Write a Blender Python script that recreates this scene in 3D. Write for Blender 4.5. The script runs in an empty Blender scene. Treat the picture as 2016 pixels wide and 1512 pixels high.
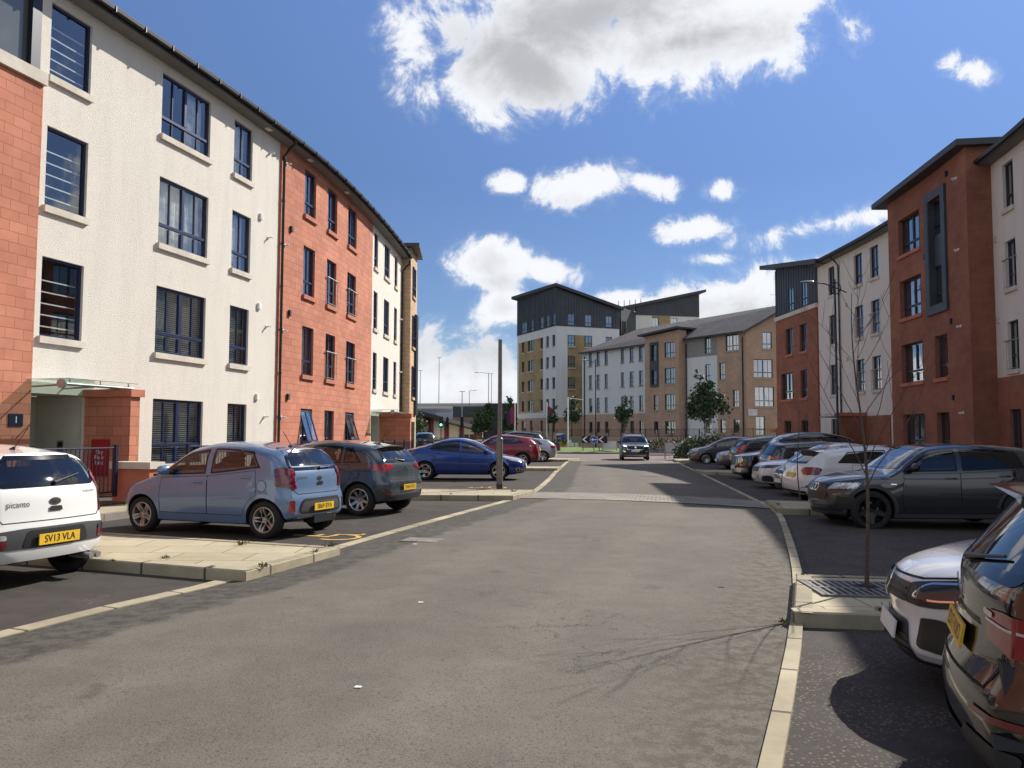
import bpy, bmesh, math, random
from math import sin, cos, pi, radians, hypot, atan2
from mathutils import Vector, Matrix
from mathutils.bvhtree import BVHTree
random.seed(7)
SC = bpy.context.scene
COL = SC.collection

# ---------------------------------------------------------------- camera
cam = bpy.data.objects.new('camera', bpy.data.cameras.new('camera'))
COL.objects.link(cam)
cam.data.sensor_width = 36.0
cam.data.lens = 36.0 * 1600 / 2016
cam.data.clip_end = 3000
cam.data.clip_start = 0.05
PITCH = math.atan((855.5 - 756) / 1600)
cam.matrix_world = (Matrix.Translation((0, 0, 1.6)) @ Matrix.Rotation(pi / 2 + PITCH, 4, 'X')
                    @ Matrix.Rotation(radians(0.2), 4, 'Z'))
SC.camera = cam
# ---------------------------------------------------------------- light
SC.view_settings.view_transform = 'Standard'
SC.view_settings.look = 'None'
SC.view_settings.gamma = 1
SC.view_settings.exposure = 1.0
SUN_AZ, SUN_EL = radians(48), radians(36.5)      # azimuth from +Y towards +X
sd = Vector((sin(SUN_AZ) * cos(SUN_EL), cos(SUN_AZ) * cos(SUN_EL), sin(SUN_EL)))
sl = bpy.data.lights.new('sun', 'SUN')
sl.energy = 3.45
sl.angle = radians(0.5)
sl.color = (1, 0.95, 0.87)
sun = bpy.data.objects.new('sun', sl)
COL.objects.link(sun)
sun.rotation_mode = 'QUATERNION'
sun.rotation_quaternion = sd.to_track_quat('Z', 'Y')

# ---------------------------------------------------------------- world: sky with procedural clouds
wd = bpy.data.worlds.new('World')
SC.world = wd
wd.use_nodes = True
NT = wd.node_tree
for n in list(NT.nodes):
    NT.nodes.remove(n)


def nd(nt, typ, **kw):
    n = nt.nodes.new(typ)
    for k, v in kw.items():
        if k.startswith('i_'):
            n.inputs[int(k[2:])].default_value = v
        else:
            setattr(n, k, v)
    return n


def mth(nt, op, a, b=None, c=None, clamp=False):
    n = nt.nodes.new('ShaderNodeMath')
    n.operation = op
    n.use_clamp = clamp
    for i, v in enumerate((a, b, c)):
        if v is None:
            continue
        if isinstance(v, (int, float)):
            n.inputs[i].default_value = v
        else:
            nt.links.new(v, n.inputs[i])
    return n.outputs[0]


def sstep(nt, lo, hi, x):
    n = nt.nodes.new('ShaderNodeMapRange')
    n.interpolation_type = 'SMOOTHSTEP'
    n.inputs[1].default_value = lo
    n.inputs[2].default_value = hi
    nt.links.new(x, n.inputs[0])
    return n.outputs[0]


sky = nd(NT, 'ShaderNodeTexSky', sky_type='NISHITA', sun_disc=False, sun_elevation=SUN_EL,
         sun_rotation=SUN_AZ, air_density=1.0, dust_density=0.08, ozone_density=2.6, altitude=600)
tc = nd(NT, 'ShaderNodeTexCoord')
sp = nd(NT, 'ShaderNodeSeparateXYZ')
NT.links.new(tc.outputs['Generated'], sp.inputs[0])
yy = mth(NT, 'MAXIMUM', sp.outputs[1], 0.08)
uu = mth(NT, 'DIVIDE', sp.outputs[0], yy)
vv = mth(NT, 'DIVIDE', sp.outputs[2], yy)
cmb = nd(NT, 'ShaderNodeCombineXYZ')
NT.links.new(uu, cmb.inputs[0])
NT.links.new(vv, cmb.inputs[1])
UV = cmb.outputs[0]


def blob(u, v, ru, rv, rot=0.0, w=1.0):
    m = nd(NT, 'ShaderNodeMapping', vector_type='TEXTURE')
    m.inputs[1].default_value = (u, v, 0)
    m.inputs[2].default_value = (0, 0, radians(rot))
    m.inputs[3].default_value = (ru, rv, 1)
    NT.links.new(UV, m.inputs[0])
    g = nd(NT, 'ShaderNodeTexGradient', gradient_type='SPHERICAL')
    NT.links.new(m.outputs[0], g.inputs[0])
    o = g.outputs[1]
    return o if w == 1 else mth(NT, 'MULTIPLY', o, w)


def union(lst):
    o = lst[0]
    for b in lst[1:]:
        o = mth(NT, 'MAXIMUM', o, b)
    return o


BL = [  # u (east), v (up) of each cloud on the sky ahead, half sizes, tilt
    (.145, .505, .34, .125, 8), (.27, .54, .20, .13, 15), (.0, .475, .15, .12, -25), (.10, .58, .30, .12, 0), (-.07, .60, .19, .07, 0, .8),
    (-.13, .49, .06, .12, 10, .72), (-.22, .58, .05, .04, 0, .6),
    (.085, .309, .105, .048, 8), (.0, .312, .045, .026, 0, .75), (.175, .312, .070, .024, -12, .72), (.258, .304, .040, .025, 0, .72),
    (.232, .258, .070, .030, 8, .78), (.25, .218, .052, .018, 0, .72),
    (-.02, .210, .098, .050, 0), (.045, .203, .075, .036, -10), (-.005, .157, .075, .042, 0, .85),
    (.27, .168, .19, .060, 5, .9), (.16, .165, .12, .026, -4, .7), (.36, .19, .16, .05, 8, .8),
    (.40, .266, .24, .030, 12, .62), (.47, .28, .16, .022, 10, .6), (.575, .462, .055, .034, 0, .66), (.43, .515, .035, .05, 0, .66),
    (-.08, .085, .22, .08, 0, .62), (-.03, .05, .3, .07, 0, .7), (-.35, .05, .3, .06, 0, .8), (.5, .06, .5, .1, 0, .9),
    (1.5, .42, .45, .22, 10, .9), (2.3, .75, .7, .3, 0, .95), (3.6, .5, .8, .3, 0, .95), (1.0, .95, .3, .14, 0, .8), (-.5, .75, .5, .1, 20, .7), (.9, .7, .3, .3, 0, .9), (-.9, .5, .3, .25, 0, .9), (.2, 1.2, .6, .35, 20, .9)]
mask = union([blob(*b) for b in BL])
nz = nd(NT, 'ShaderNodeTexNoise', noise_dimensions='2D')
nz.inputs['Scale'].default_value = 13
nz.inputs['Detail'].default_value = 9
nz.inputs['Roughness'].default_value = 0.66
nz.inputs['Distortion'].default_value = 0.25
NT.links.new(UV, nz.inputs['Vector'])
nzl = nd(NT, 'ShaderNodeTexNoise', noise_dimensions='2D')
nzl.inputs['Scale'].default_value = 4.5
nzl.inputs['Detail'].default_value = 4
NT.links.new(UV, nzl.inputs['Vector'])
dens = mth(NT, 'ADD', mask, mth(NT, 'MULTIPLY', mth(NT, 'SUBTRACT', nz.outputs[0], 0.5), 1.45))
dens = mth(NT, 'ADD', dens, mth(NT, 'MULTIPLY', mth(NT, 'SUBTRACT', nzl.outputs[0], 0.5), 0.35))
soft = mth(NT, 'MULTIPLY', sstep(NT, 0.10, 0.62, dens), 0.38)
frontd = mth(NT, 'MULTIPLY', mth(NT, 'ADD', mth(NT, 'MULTIPLY', sstep(NT, 0.27, 0.50, dens), 0.62), soft), sstep(NT, 0.02, 0.14, mask))
# generic broken cloud for the half of the sky behind
n3 = nd(NT, 'ShaderNodeTexNoise')
n3.inputs['Scale'].default_value = 2.6
n3.inputs['Detail'].default_value = 8
NT.links.new(tc.outputs['Generated'], n3.inputs['Vector'])
backd = sstep(NT, 0.45, 0.59, n3.outputs[0])
isf = sstep(NT, 0.1, 0.3, sp.outputs[1])
mixd = nd(NT, 'ShaderNodeMix')
NT.links.new(isf, mixd.inputs[0])
NT.links.new(backd, mixd.inputs[2])
NT.links.new(frontd, mixd.inputs[3])
density = mth(NT, 'MULTIPLY', mixd.outputs[0], sstep(NT, -0.02, 0.02, sp.outputs[2]))
# thick cores of the clouds are grey underneath, the rims are white
grey = union([blob(.09, .525, .23, .085, 12), blob(.0, .47, .13, .075, -25), blob(.22, .50, .2, .05, 8, .75), blob(-.01, .19, .11, .025, 0, .35),
              blob(.29, .15, .2, .045, 0, .55), blob(-.05, .10, .2, .05, 0, .55), blob(.0, .03, .3, .04, 0, .4), blob(.08, .292, .12, .025, 5, .3)])
gn = mth(NT, 'ADD', grey, mth(NT, 'MULTIPLY', mth(NT, 'SUBTRACT', nz.outputs[0], 0.5), 1.1))
greyf = mth(NT, 'MULTIPLY', sstep(NT, 0.05, 0.95, gn), sstep(NT, 0.0, 0.25, grey))
ccol = nd(NT, 'ShaderNodeMix', data_type='RGBA')
ccol.inputs[6].default_value = (.47, .48, .50, 1)
ccol.inputs[7].default_value = (.255, .26, .275, 1)
body = mth(NT, 'MULTIPLY', sstep(NT, 0.55, 1.15, dens), 0.42)
body = mth(NT, 'MULTIPLY', body, sstep(NT, .40, .62, nzl.outputs[0]))
NT.links.new(mth(NT, 'MAXIMUM', greyf, body), ccol.inputs[0])
bg1 = nd(NT, 'ShaderNodeBackground')
bg1.inputs[1].default_value = 0.064
el = nd(NT, 'ShaderNodeValToRGB')       # clear, dry air: less milky towards the horizon than the model gives
for p_, c_ in ((0.0, (.62, .66, .74)), (.12, (.52, .57, .68)), (.30, (.60, .65, .80)), (.50, (.94, .98, 1.16))):
    e_ = el.color_ramp.elements[0] if p_ == 0 else el.color_ramp.elements.new(p_)
    e_.position = p_
    e_.color = (*c_, 1)
el.color_ramp.elements[-1].position = 1.0
el.color_ramp.elements[-1].color = (1, 1, 1.08, 1)
NT.links.new(sp.outputs[2], el.inputs[0])
hs = nd(NT, 'ShaderNodeMix', data_type='RGBA', blend_type='MULTIPLY')
hs.inputs[0].default_value = 1
NT.links.new(sky.outputs[0], hs.inputs[6])
NT.links.new(el.outputs[0], hs.inputs[7])
NT.links.new(hs.outputs[2], bg1.inputs[0])
bg2 = nd(NT, 'ShaderNodeBackground')
bg2.inputs[1].default_value = 1.0
NT.links.new(ccol.outputs[2], bg2.inputs[0])
mx = nd(NT, 'ShaderNodeMixShader')
NT.links.new(density, mx.inputs[0])
NT.links.new(bg1.outputs[0], mx.inputs[1])
NT.links.new(bg2.outputs[0], mx.inputs[2])
wo = nd(NT, 'ShaderNodeOutputWorld')
NT.links.new(mx.outputs[0], wo.inputs[0])

# ---------------------------------------------------------------- materials
MATS = {}


def mat(name, col=(.5, .5, .5), rough=.6, metal=0., spec=.5, coat=0., var=0., vscale=3., bump=0., bscale=60., col2=None, bdist=.01,
        emit=None, det=6., trans=0.):
    if name in MATS:
        return MATS[name]
    m = bpy.data.materials.new(name)
    m.use_nodes = True
    nt = m.node_tree
    p = nt.nodes['Principled BSDF']
    p.inputs['Base Color'].default_value = (*col, 1)
    p.inputs['Roughness'].default_value = rough
    p.inputs['Metallic'].default_value = metal
    p.inputs['Specular IOR Level'].default_value = spec
    if coat:
        p.inputs['Coat Weight'].default_value = coat
        p.inputs['Coat Roughness'].default_value = .03
    if trans:
        p.inputs['Transmission Weight'].default_value = trans
    if emit:
        p.inputs['Emission Color'].default_value = (*col, 1)
        p.inputs['Emission Strength'].default_value = emit
    if var or bump:
        t = nd(nt, 'ShaderNodeTexCoord')
    if var:
        n = nd(nt, 'ShaderNodeTexNoise')
        n.inputs['Scale'].default_value = vscale
        n.inputs['Detail'].default_value = det
        n.inputs['Roughness'].default_value = .65
        nt.links.new(t.outputs['Object'], n.inputs['Vector'])
        mx = nd(nt, 'ShaderNodeMix', data_type='RGBA')
        c2 = col2 or tuple(c * (1 - var) for c in col)
        mx.inputs[6].default_value = (*c2, 1)
        mx.inputs[7].default_value = (*[min(1, c * (1 + (0 if col2 else var))) for c in col], 1)
        nt.links.new(sstep(nt, .3, .7, n.outputs[0]), mx.inputs[0])
        nt.links.new(mx.outputs[2], p.inputs['Base Color'])
    if bump:
        n = nd(nt, 'ShaderNodeTexNoise')
        n.inputs['Scale'].default_value = bscale
        n.inputs['Detail'].default_value = 4
        nt.links.new(t.outputs['Object'], n.inputs['Vector'])
        b = nd(nt, 'ShaderNodeBump')
        b.inputs['Strength'].default_value = bump
        b.inputs['Distance'].default_value = bdist
        nt.links.new(n.outputs[0], b.inputs['Height'])
        nt.links.new(b.outputs[0], p.inputs['Normal'])
    MATS[name] = m
    return m


def block_mat(name, c1, c2, mortar, bw=.45, bh=.225, ms=.006, rough=.9, stain=.25, bump=.6):
    """coursed block masonry laid out in metres along the wall (UV = run, height)"""
    m = bpy.data.materials.new(name)
    m.use_nodes = True
    nt = m.node_tree
    p = nt.nodes['Principled BSDF']
    p.inputs['Roughness'].default_value = rough
    p.inputs['Specular IOR Level'].default_value = .25
    uv = nd(nt, 'ShaderNodeUVMap')
    b = nd(nt, 'ShaderNodeTexBrick', offset=.5)
    b.inputs['Scale'].default_value = 1
    b.inputs['Brick Width'].default_value = bw
    b.inputs['Row Height'].default_value = bh
    b.inputs['Mortar Size'].default_value = ms
    b.inputs['Mortar Smooth'].default_value = .1
    b.inputs['Bias'].default_value = -.1
    b.inputs['Color1'].default_value = (*c1, 1)
    b.inputs['Color2'].default_value = (*c2, 1)
    b.inputs['Mortar'].default_value = (*mortar, 1)
    nt.links.new(uv.outputs[0], b.inputs['Vector'])
    n = nd(nt, 'ShaderNodeTexNoise')
    n.inputs['Scale'].default_value = .55
    n.inputs['Detail'].default_value = 7
    n.inputs['Roughness'].default_value = .7
    nt.links.new(uv.outputs[0], n.inputs['Vector'])
    mx = nd(nt, 'ShaderNodeMix', data_type='RGBA', blend_type='MULTIPLY')
    mx.inputs[0].default_value = 1
    r = nd(nt, 'ShaderNodeMapRange')
    r.inputs[1].default_value = .3
    r.inputs[2].default_value = .7
    r.inputs[3].default_value = 1 - stain
    r.inputs[4].default_value = 1 + stain * .5
    nt.links.new(n.outputs[0], r.inputs[0])
    nt.links.new(b.outputs[0], mx.inputs[6])
    nt.links.new(r.outputs[0], mx.inputs[7])
    nt.links.new(mx.outputs[2], p.inputs['Base Color'])
    n2 = nd(nt, 'ShaderNodeTexNoise')
    n2.inputs['Scale'].default_value = 25
    n2.inputs['Detail'].default_value = 5
    nt.links.new(uv.outputs[0], n2.inputs['Vector'])
    h = mth(nt, 'SUBTRACT', mth(nt, 'MULTIPLY', n2.outputs[0], .5), b.outputs[1])
    bp = nd(nt, 'ShaderNodeBump')
    bp.inputs['Strength'].default_value = bump
    bp.inputs['Distance'].default_value = .006
    nt.links.new(h, bp.inputs['Height'])
    nt.links.new(bp.outputs[0], p.inputs['Normal'])
    MATS[name] = m
    return m


def render_mat(name, col, scale=48, bump=.95, stain=.1):
    """roughcast wet-dash render with faint run stains"""
    m = bpy.data.materials.new(name)
    m.use_nodes = True
    nt = m.node_tree
    p = nt.nodes['Principled BSDF']
    p.inputs['Roughness'].default_value = .95
    p.inputs['Specular IOR Level'].default_value = .2
    uv = nd(nt, 'ShaderNodeUVMap')
    mp = nd(nt, 'ShaderNodeMapping')
    mp.inputs[3].default_value = (2.2, .35, 1)
    nt.links.new(uv.outputs[0], mp.inputs[0])
    n = nd(nt, 'ShaderNodeTexNoise')
    n.inputs['Scale'].default_value = 1
    n.inputs['Detail'].default_value = 8
    n.inputs['Roughness'].default_value = .7
    nt.links.new(mp.outputs[0], n.inputs['Vector'])
    n4 = nd(nt, 'ShaderNodeTexNoise')
    n4.inputs['Scale'].default_value = 18
    n4.inputs['Detail'].default_value = 5
    nt.links.new(uv.outputs[0], n4.inputs['Vector'])
    mx = nd(nt, 'ShaderNodeMix', data_type='RGBA')
    mx.inputs[6].default_value = (*[c * (1 - stain * 1.6) for c in col], 1)
    mx.inputs[7].default_value = (*col, 1)
    f = mth(nt, 'ADD', mth(nt, 'MULTIPLY', n.outputs[0], .65), mth(nt, 'MULTIPLY', n4.outputs[0], .35))
    nt.links.new(sstep(nt, .36, .56, f), mx.inputs[0])
    nt.links.new(mx.outputs[2], p.inputs['Base Color'])
    v = nd(nt, 'ShaderNodeTexNoise')
    v.inputs['Scale'].default_value = scale
    v.inputs['Detail'].default_value = 3
    v.inputs['Roughness'].default_value = .6
    nt.links.new(uv.outputs[0], v.inputs['Vector'])
    bp = nd(nt, 'ShaderNodeBump')
    bp.inputs['Strength'].default_value = bump
    bp.inputs['Distance'].default_value = .02
    nt.links.new(v.outputs[0], bp.inputs['Height'])
    nt.links.new(bp.outputs[0], p.inputs['Normal'])
    MATS[name] = m
    return m


def glass_mat(name, tint=(.55, .6, .6), gloss=.16, rough=.015):
    """thin pane: lets you look in, mirrors the sky more at grazing angles"""
    m = bpy.data.materials.new(name)
    m.use_nodes = True
    nt = m.node_tree
    for n in list(nt.nodes):
        nt.nodes.remove(n)
    o = nd(nt, 'ShaderNodeOutputMaterial')
    t = nd(nt, 'ShaderNodeBsdfTransparent')
    t.inputs[0].default_value = (*tint, 1)
    g = nd(nt, 'ShaderNodeBsdfGlossy')
    g.inputs['Roughness'].default_value = rough
    g.inputs[0].default_value = (.95, .97, 1, 1)
    lw = nd(nt, 'ShaderNodeLayerWeight')
    lw.inputs[0].default_value = .5
    f = mth(nt, 'ADD', mth(nt, 'MULTIPLY', mth(nt, 'POWER', lw.outputs[1], 4.0), .85), gloss + .05, clamp=True)
    mx = nd(nt, 'ShaderNodeMixShader')
    nt.links.new(f, mx.inputs[0])
    nt.links.new(t.outputs[0], mx.inputs[1])
    nt.links.new(g.outputs[0], mx.inputs[2])
    nt.links.new(mx.outputs[0], o.inputs[0])
    MATS[name] = m
    return m


# walls
RENDER = render_mat('white_roughcast', (.715, .665, .585), stain=.055)
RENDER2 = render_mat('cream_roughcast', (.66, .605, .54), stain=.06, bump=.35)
RENDER3 = render_mat('pale_render', (.66, .66, .64), stain=.05, bump=.2)
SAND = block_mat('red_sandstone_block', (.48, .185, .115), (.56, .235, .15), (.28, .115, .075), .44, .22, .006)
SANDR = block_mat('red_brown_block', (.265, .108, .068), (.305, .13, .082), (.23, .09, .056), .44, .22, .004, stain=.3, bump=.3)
BUFF = block_mat('buff_block', (.52, .36, .22), (.60, .43, .275), (.25, .19, .13), .44, .22, .008)
BUFF2 = block_mat('buff_brick', (.45, .30, .20), (.52, .36, .25), (.34, .25, .18), .30, .10, .006, stain=.2)
GOLD = block_mat('golden_brick', (.36, .265, .135), (.44, .33, .18), (.28, .21, .13), .30, .10, .006, stain=.3)
PAVE = block_mat('buff_paving', (.42, .365, .245), (.48, .42, .29), (.22, .18, .12), .9, .6, .010, rough=.85, stain=.3, bump=.3)
KERB = block_mat('buff_kerb', (.40, .345, .235), (.46, .40, .275), (.12, .10, .07), .9, .9, .018, rough=.85, stain=.5, bump=.3)
KERBD = block_mat('grey_kerb', (.30, .27, .22), (.33, .30, .25), (.12, .11, .09), .9, .9, .012, rough=.85, stain=.4, bump=.3)
SETT = block_mat('granite_setts', (.28, .26, .22), (.40, .37, .31), (.11, .10, .085), .2, .1, .012, rough=.85, stain=.3, bump=1)
SILL = mat('pale_cast_stone', (.56, .50, .42), .9, var=.12, vscale=2)
SILLR = mat('red_cast_stone', (.42, .15, .09), .9, var=.15, vscale=2)
SILLB = mat('buff_cast_stone', (.42, .31, .21), .9, var=.12, vscale=2)
ZINC = mat('dark_zinc', (.062, .068, .076), .55, .3, var=.15, vscale=.8)
SLATE = block_mat('roof_slate', (.17, .155, .145), (.21, .19, .18), (.09, .085, .08), .3, .2, .01, rough=.8)
SOFFIT = mat('grey_soffit', (.17, .165, .16), .7, var=.1, vscale=1.5)
FASCIA = mat('dark_fascia', (.045, .05, .055), .55)
PVC = mat('black_pipe', (.012, .012, .015), .4)
FRAME = mat('navy_frame', (.012, .022, .075), .35, .1)
FRAMED = mat('dark_frame', (.016, .020, .032), .4, .1)
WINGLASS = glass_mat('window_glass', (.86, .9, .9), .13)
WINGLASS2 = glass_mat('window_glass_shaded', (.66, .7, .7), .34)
DARKROOM = mat('dark_room', (.05, .048, .045), .9)
CURTAIN = mat('net_curtain', (.72, .72, .68), .9, var=.2, vscale=6)
BLIND = mat('slat_blind', (.62, .63, .62), .7)
STEEL = mat('galvanised_steel', (.36, .36, .35), .4, .8, var=.2, vscale=6)
GREYSTEEL = mat('painted_grey_steel', (.16, .155, .145), .5, .3, var=.15, vscale=5)
NAVY = mat('navy_painted_steel', (.009, .014, .042), .4, .2)
CREAMPAINT = mat('cream_porch_wall', (.50, .47, .41), .9, var=.08, vscale=2)
DOORB = mat('dark_door', (.012, .014, .02), .35)
WHITE = mat('white_plastic', (.75, .74, .70), .5)
OFFW = mat('white_board', (.62, .61, .58), .6, var=.12, vscale=3)
BLACK = mat('black_plastic', (.012, .012, .013), .45)
RED = mat('red_enamel', (.32, .015, .015), .45)
BARK = mat('bark', (.085, .06, .046), .9, var=.35, vscale=25, bump=.5, bscale=80)
LEAF = mat('dark_leaf', (.028, .055, .02), .6, var=.4, vscale=3)
LEAFL = mat('light_leaf', (.075, .12, .03), .6, var=.4, vscale=3)
GRASS = mat('lawn', (.12, .18, .03), .9, var=.35, vscale=9, bump=.6, bscale=90)
GRASSD = mat('rough_grass', (.10, .12, .035), .9, var=.4, vscale=6, bump=.6, bscale=90)
SOIL = mat('planting_soil', (.09, .065, .045), .95, var=.4, vscale=6, bump=.5)
YELLOW = mat('ochre_marking', (.52, .33, .09), .85, var=.35, vscale=9)
CHROME = mat('chrome', (.75, .75, .76), .12, 1.)


def asphalt(name, base, warm, patch=.25, gran=1., dirt=False, pebbles=0):
    m = bpy.data.materials.new(name)
    m.use_nodes = True
    nt = m.node_tree
    p = nt.nodes['Principled BSDF']
    p.inputs['Roughness'].default_value = .92
    p.inputs['Specular IOR Level'].default_value = .3
    t = nd(nt, 'ShaderNodeTexCoord')
    O = t.outputs['Object']

    def noise(sc, de=4, ro=.6):
        n = nd(nt, 'ShaderNodeTexNoise')
        n.inputs['Scale'].default_value = sc
        n.inputs['Detail'].default_value = de
        n.inputs['Roughness'].default_value = ro
        nt.links.new(O, n.inputs['Vector'])
        return n.outputs[0]
    big = noise(.35, 6, .65)
    mid = noise(2.2, 6, .7)
    fine = noise(85, 3, .7)
    f = mth(nt, 'ADD', mth(nt, 'MULTIPLY', sstep(nt, .34, .64, big), patch * 1.1), mth(nt, 'MULTIPLY', sstep(nt, .32, .66, mid), patch * .9))
    f = mth(nt, 'ADD', f, mth(nt, 'ADD', mth(nt, 'MULTIPLY', sstep(nt, .36, .50, fine), .55 * gran), mth(nt, 'MULTIPLY', sstep(nt, .60, .72, noise(55, 2, .5)), .30 * gran)))
    mr = nd(nt, 'ShaderNodeMapRange')
    mr.inputs[1].default_value = 0
    mr.inputs[2].default_value = 1.3
    mr.inputs[3].default_value = .42
    mr.inputs[4].default_value = 1.45
    nt.links.new(f, mr.inputs[0])
    mx = nd(nt, 'ShaderNodeMix', data_type='RGBA', blend_type='MULTIPLY')
    mx.inputs[0].default_value = 1
    mx.inputs[6].default_value = (*[base * w for w in warm], 1)
    nt.links.new(mr.outputs[0], mx.inputs[7])
    out = mx.outputs[2]
    if dirt:   # darker broken strip and loose dirt, driven by UV x = distance from the kerb
        uv = nd(nt, 'ShaderNodeUVMap')
        s = nd(nt, 'ShaderNodeSeparateXYZ')
        nt.links.new(uv.outputs[0], s.inputs[0])
        wob = mth(nt, 'ADD', s.outputs[0], mth(nt, 'MULTIPLY', mth(nt, 'SUBTRACT', mid, .5), .55))
        ck = mth(nt, 'ABSOLUTE', mth(nt, 'SUBTRACT', noise(.9, 7, .62), .5))
        ck = mth(nt, 'MULTIPLY', mth(nt, 'LESS_THAN', ck, .0035), sstep(nt, .50, .60, noise(.23, 3, .5)))
        spot = mth(nt, 'MULTIPLY', sstep(nt, .66, .74, noise(1.7, 3, .5)), .35)
        m0 = nd(nt, 'ShaderNodeMix', data_type='RGBA')
        nt.links.new(mth(nt, 'MAXIMUM', mth(nt, 'MULTIPLY', ck, .75), spot), m0.inputs[0])
        nt.links.new(out, m0.inputs[6])
        m0.inputs[7].default_value = (.03, .028, .025, 1)
        out = m0.outputs[2]
        pit = mth(nt, 'MULTIPLY', sstep(nt, .60, .70, noise(46, 2, .55)), .55)
        m9 = nd(nt, 'ShaderNodeMix', data_type='RGBA')
        nt.links.new(pit, m9.inputs[0])
        nt.links.new(out, m9.inputs[6])
        m9.inputs[7].default_value = (.03, .026, .022, 1)
        out = m9.outputs[2]
        uv0 = nd(nt, 'ShaderNodeUVMap')
        s0 = nd(nt, 'ShaderNodeSeparateXYZ')
        nt.links.new(uv0.outputs[0], s0.inputs[0])
        lane = mth(nt, 'ABSOLUTE', mth(nt, 'SUBTRACT', mth(nt, 'ABSOLUTE', mth(nt, 'SUBTRACT', s0.outputs[0], 3.0)), .95))
        lane = mth(nt, 'SUBTRACT', 1, sstep(nt, .1, .55, lane))        # tyre-polished tracks
        m8 = nd(nt, 'ShaderNodeMix', data_type='RGBA', blend_type='MULTIPLY')
        nt.links.new(mth(nt, 'MULTIPLY', lane, mth(nt, 'ADD', .25, mth(nt, 'MULTIPLY', mid, .5))), m8.inputs[0])
        nt.links.new(out, m8.inputs[6])
        m8.inputs[7].default_value = (1.22, 1.22, 1.22, 1)
        out = m8.outputs[2]
        left = mth(nt, 'SUBTRACT', 1, sstep(nt, .75, .95, wob))
        crack = mth(nt, 'MULTIPLY', left, sstep(nt, .40, .62, noise(6.5, 6, .75)))
        m2 = nd(nt, 'ShaderNodeMix', data_type='RGBA')
        nt.links.new(mth(nt, 'ADD', mth(nt, 'MULTIPLY', left, .40), mth(nt, 'MULTIPLY', crack, .42)), m2.inputs[0])
        nt.links.new(out, m2.inputs[6])
        m2.inputs[7].default_value = (.028, .027, .024, 1)
        right = mth(nt, 'MULTIPLY', sstep(nt, -1.15, -.2, mth(nt, 'ADD', mth(nt, 'MULTIPLY', s.outputs[1], -1), mth(nt, 'MULTIPLY', mth(nt, 'SUBTRACT', mid, .5), .6))),
                    sstep(nt, .42, .60, noise(9, 5, .7)))
        m3 = nd(nt, 'ShaderNodeMix', data_type='RGBA')
        nt.links.new(mth(nt, 'MULTIPLY', right, .8), m3.inputs[0])
        nt.links.new(m2.outputs[2], m3.inputs[6])
        m3.inputs[7].default_value = (.075, .06, .042, 1)
        out = m3.outputs[2]
    if pebbles:  # pale and pink chippings worn into the surfacing of the bays
        v = nd(nt, 'ShaderNodeTexVoronoi')
        v.inputs['Scale'].default_value = 38
        nt.links.new(O, v.inputs['Vector'])
        pk = mth(nt, 'MULTIPLY', mth(nt, 'LESS_THAN', v.outputs['Distance'], .36), sstep(nt, pebbles, pebbles + .12, noise(1.3, 5, .7)))
        sep = nd(nt, 'ShaderNodeSeparateXYZ')
        nt.links.new(v.outputs['Color'], sep.inputs[0])
        pk = mth(nt, 'MULTIPLY', pk, mth(nt, 'GREATER_THAN', sep.outputs[0], .35))
        m4 = nd(nt, 'ShaderNodeMix', data_type='RGBA')
        nt.links.new(pk, m4.inputs[0])
        nt.links.new(out, m4.inputs[6])
        m4.inputs[7].default_value = (.17, .115, .088, 1)
        out = m4.outputs[2]
    nt.links.new(out, p.inputs['Base Color'])
    b = nd(nt, 'ShaderNodeBump')
    b.inputs['Strength'].default_value = .7
    b.inputs['Distance'].default_value = .006
    nt.links.new(fine, b.inputs['Height'])
    nt.links.new(b.outputs[0], p.inputs['Normal'])
    MATS[name] = m
    return m


ROADM = asphalt('road_asphalt', .122, (1.11, 1., .81), .20, dirt=True)
BAYM = asphalt('bay_asphalt', .037, (1.18, 1., .86), .45, pebbles=.56)
BAYR = asphalt('chipped_bay_asphalt', .042, (1.14, 1., .89), .45, pebbles=.42)
JUNC = asphalt('red_brown_asphalt', .14, (1.25, .98, .90), .3)
GRND = asphalt('old_asphalt', .06, (1.05, 1., .94), .3)

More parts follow.
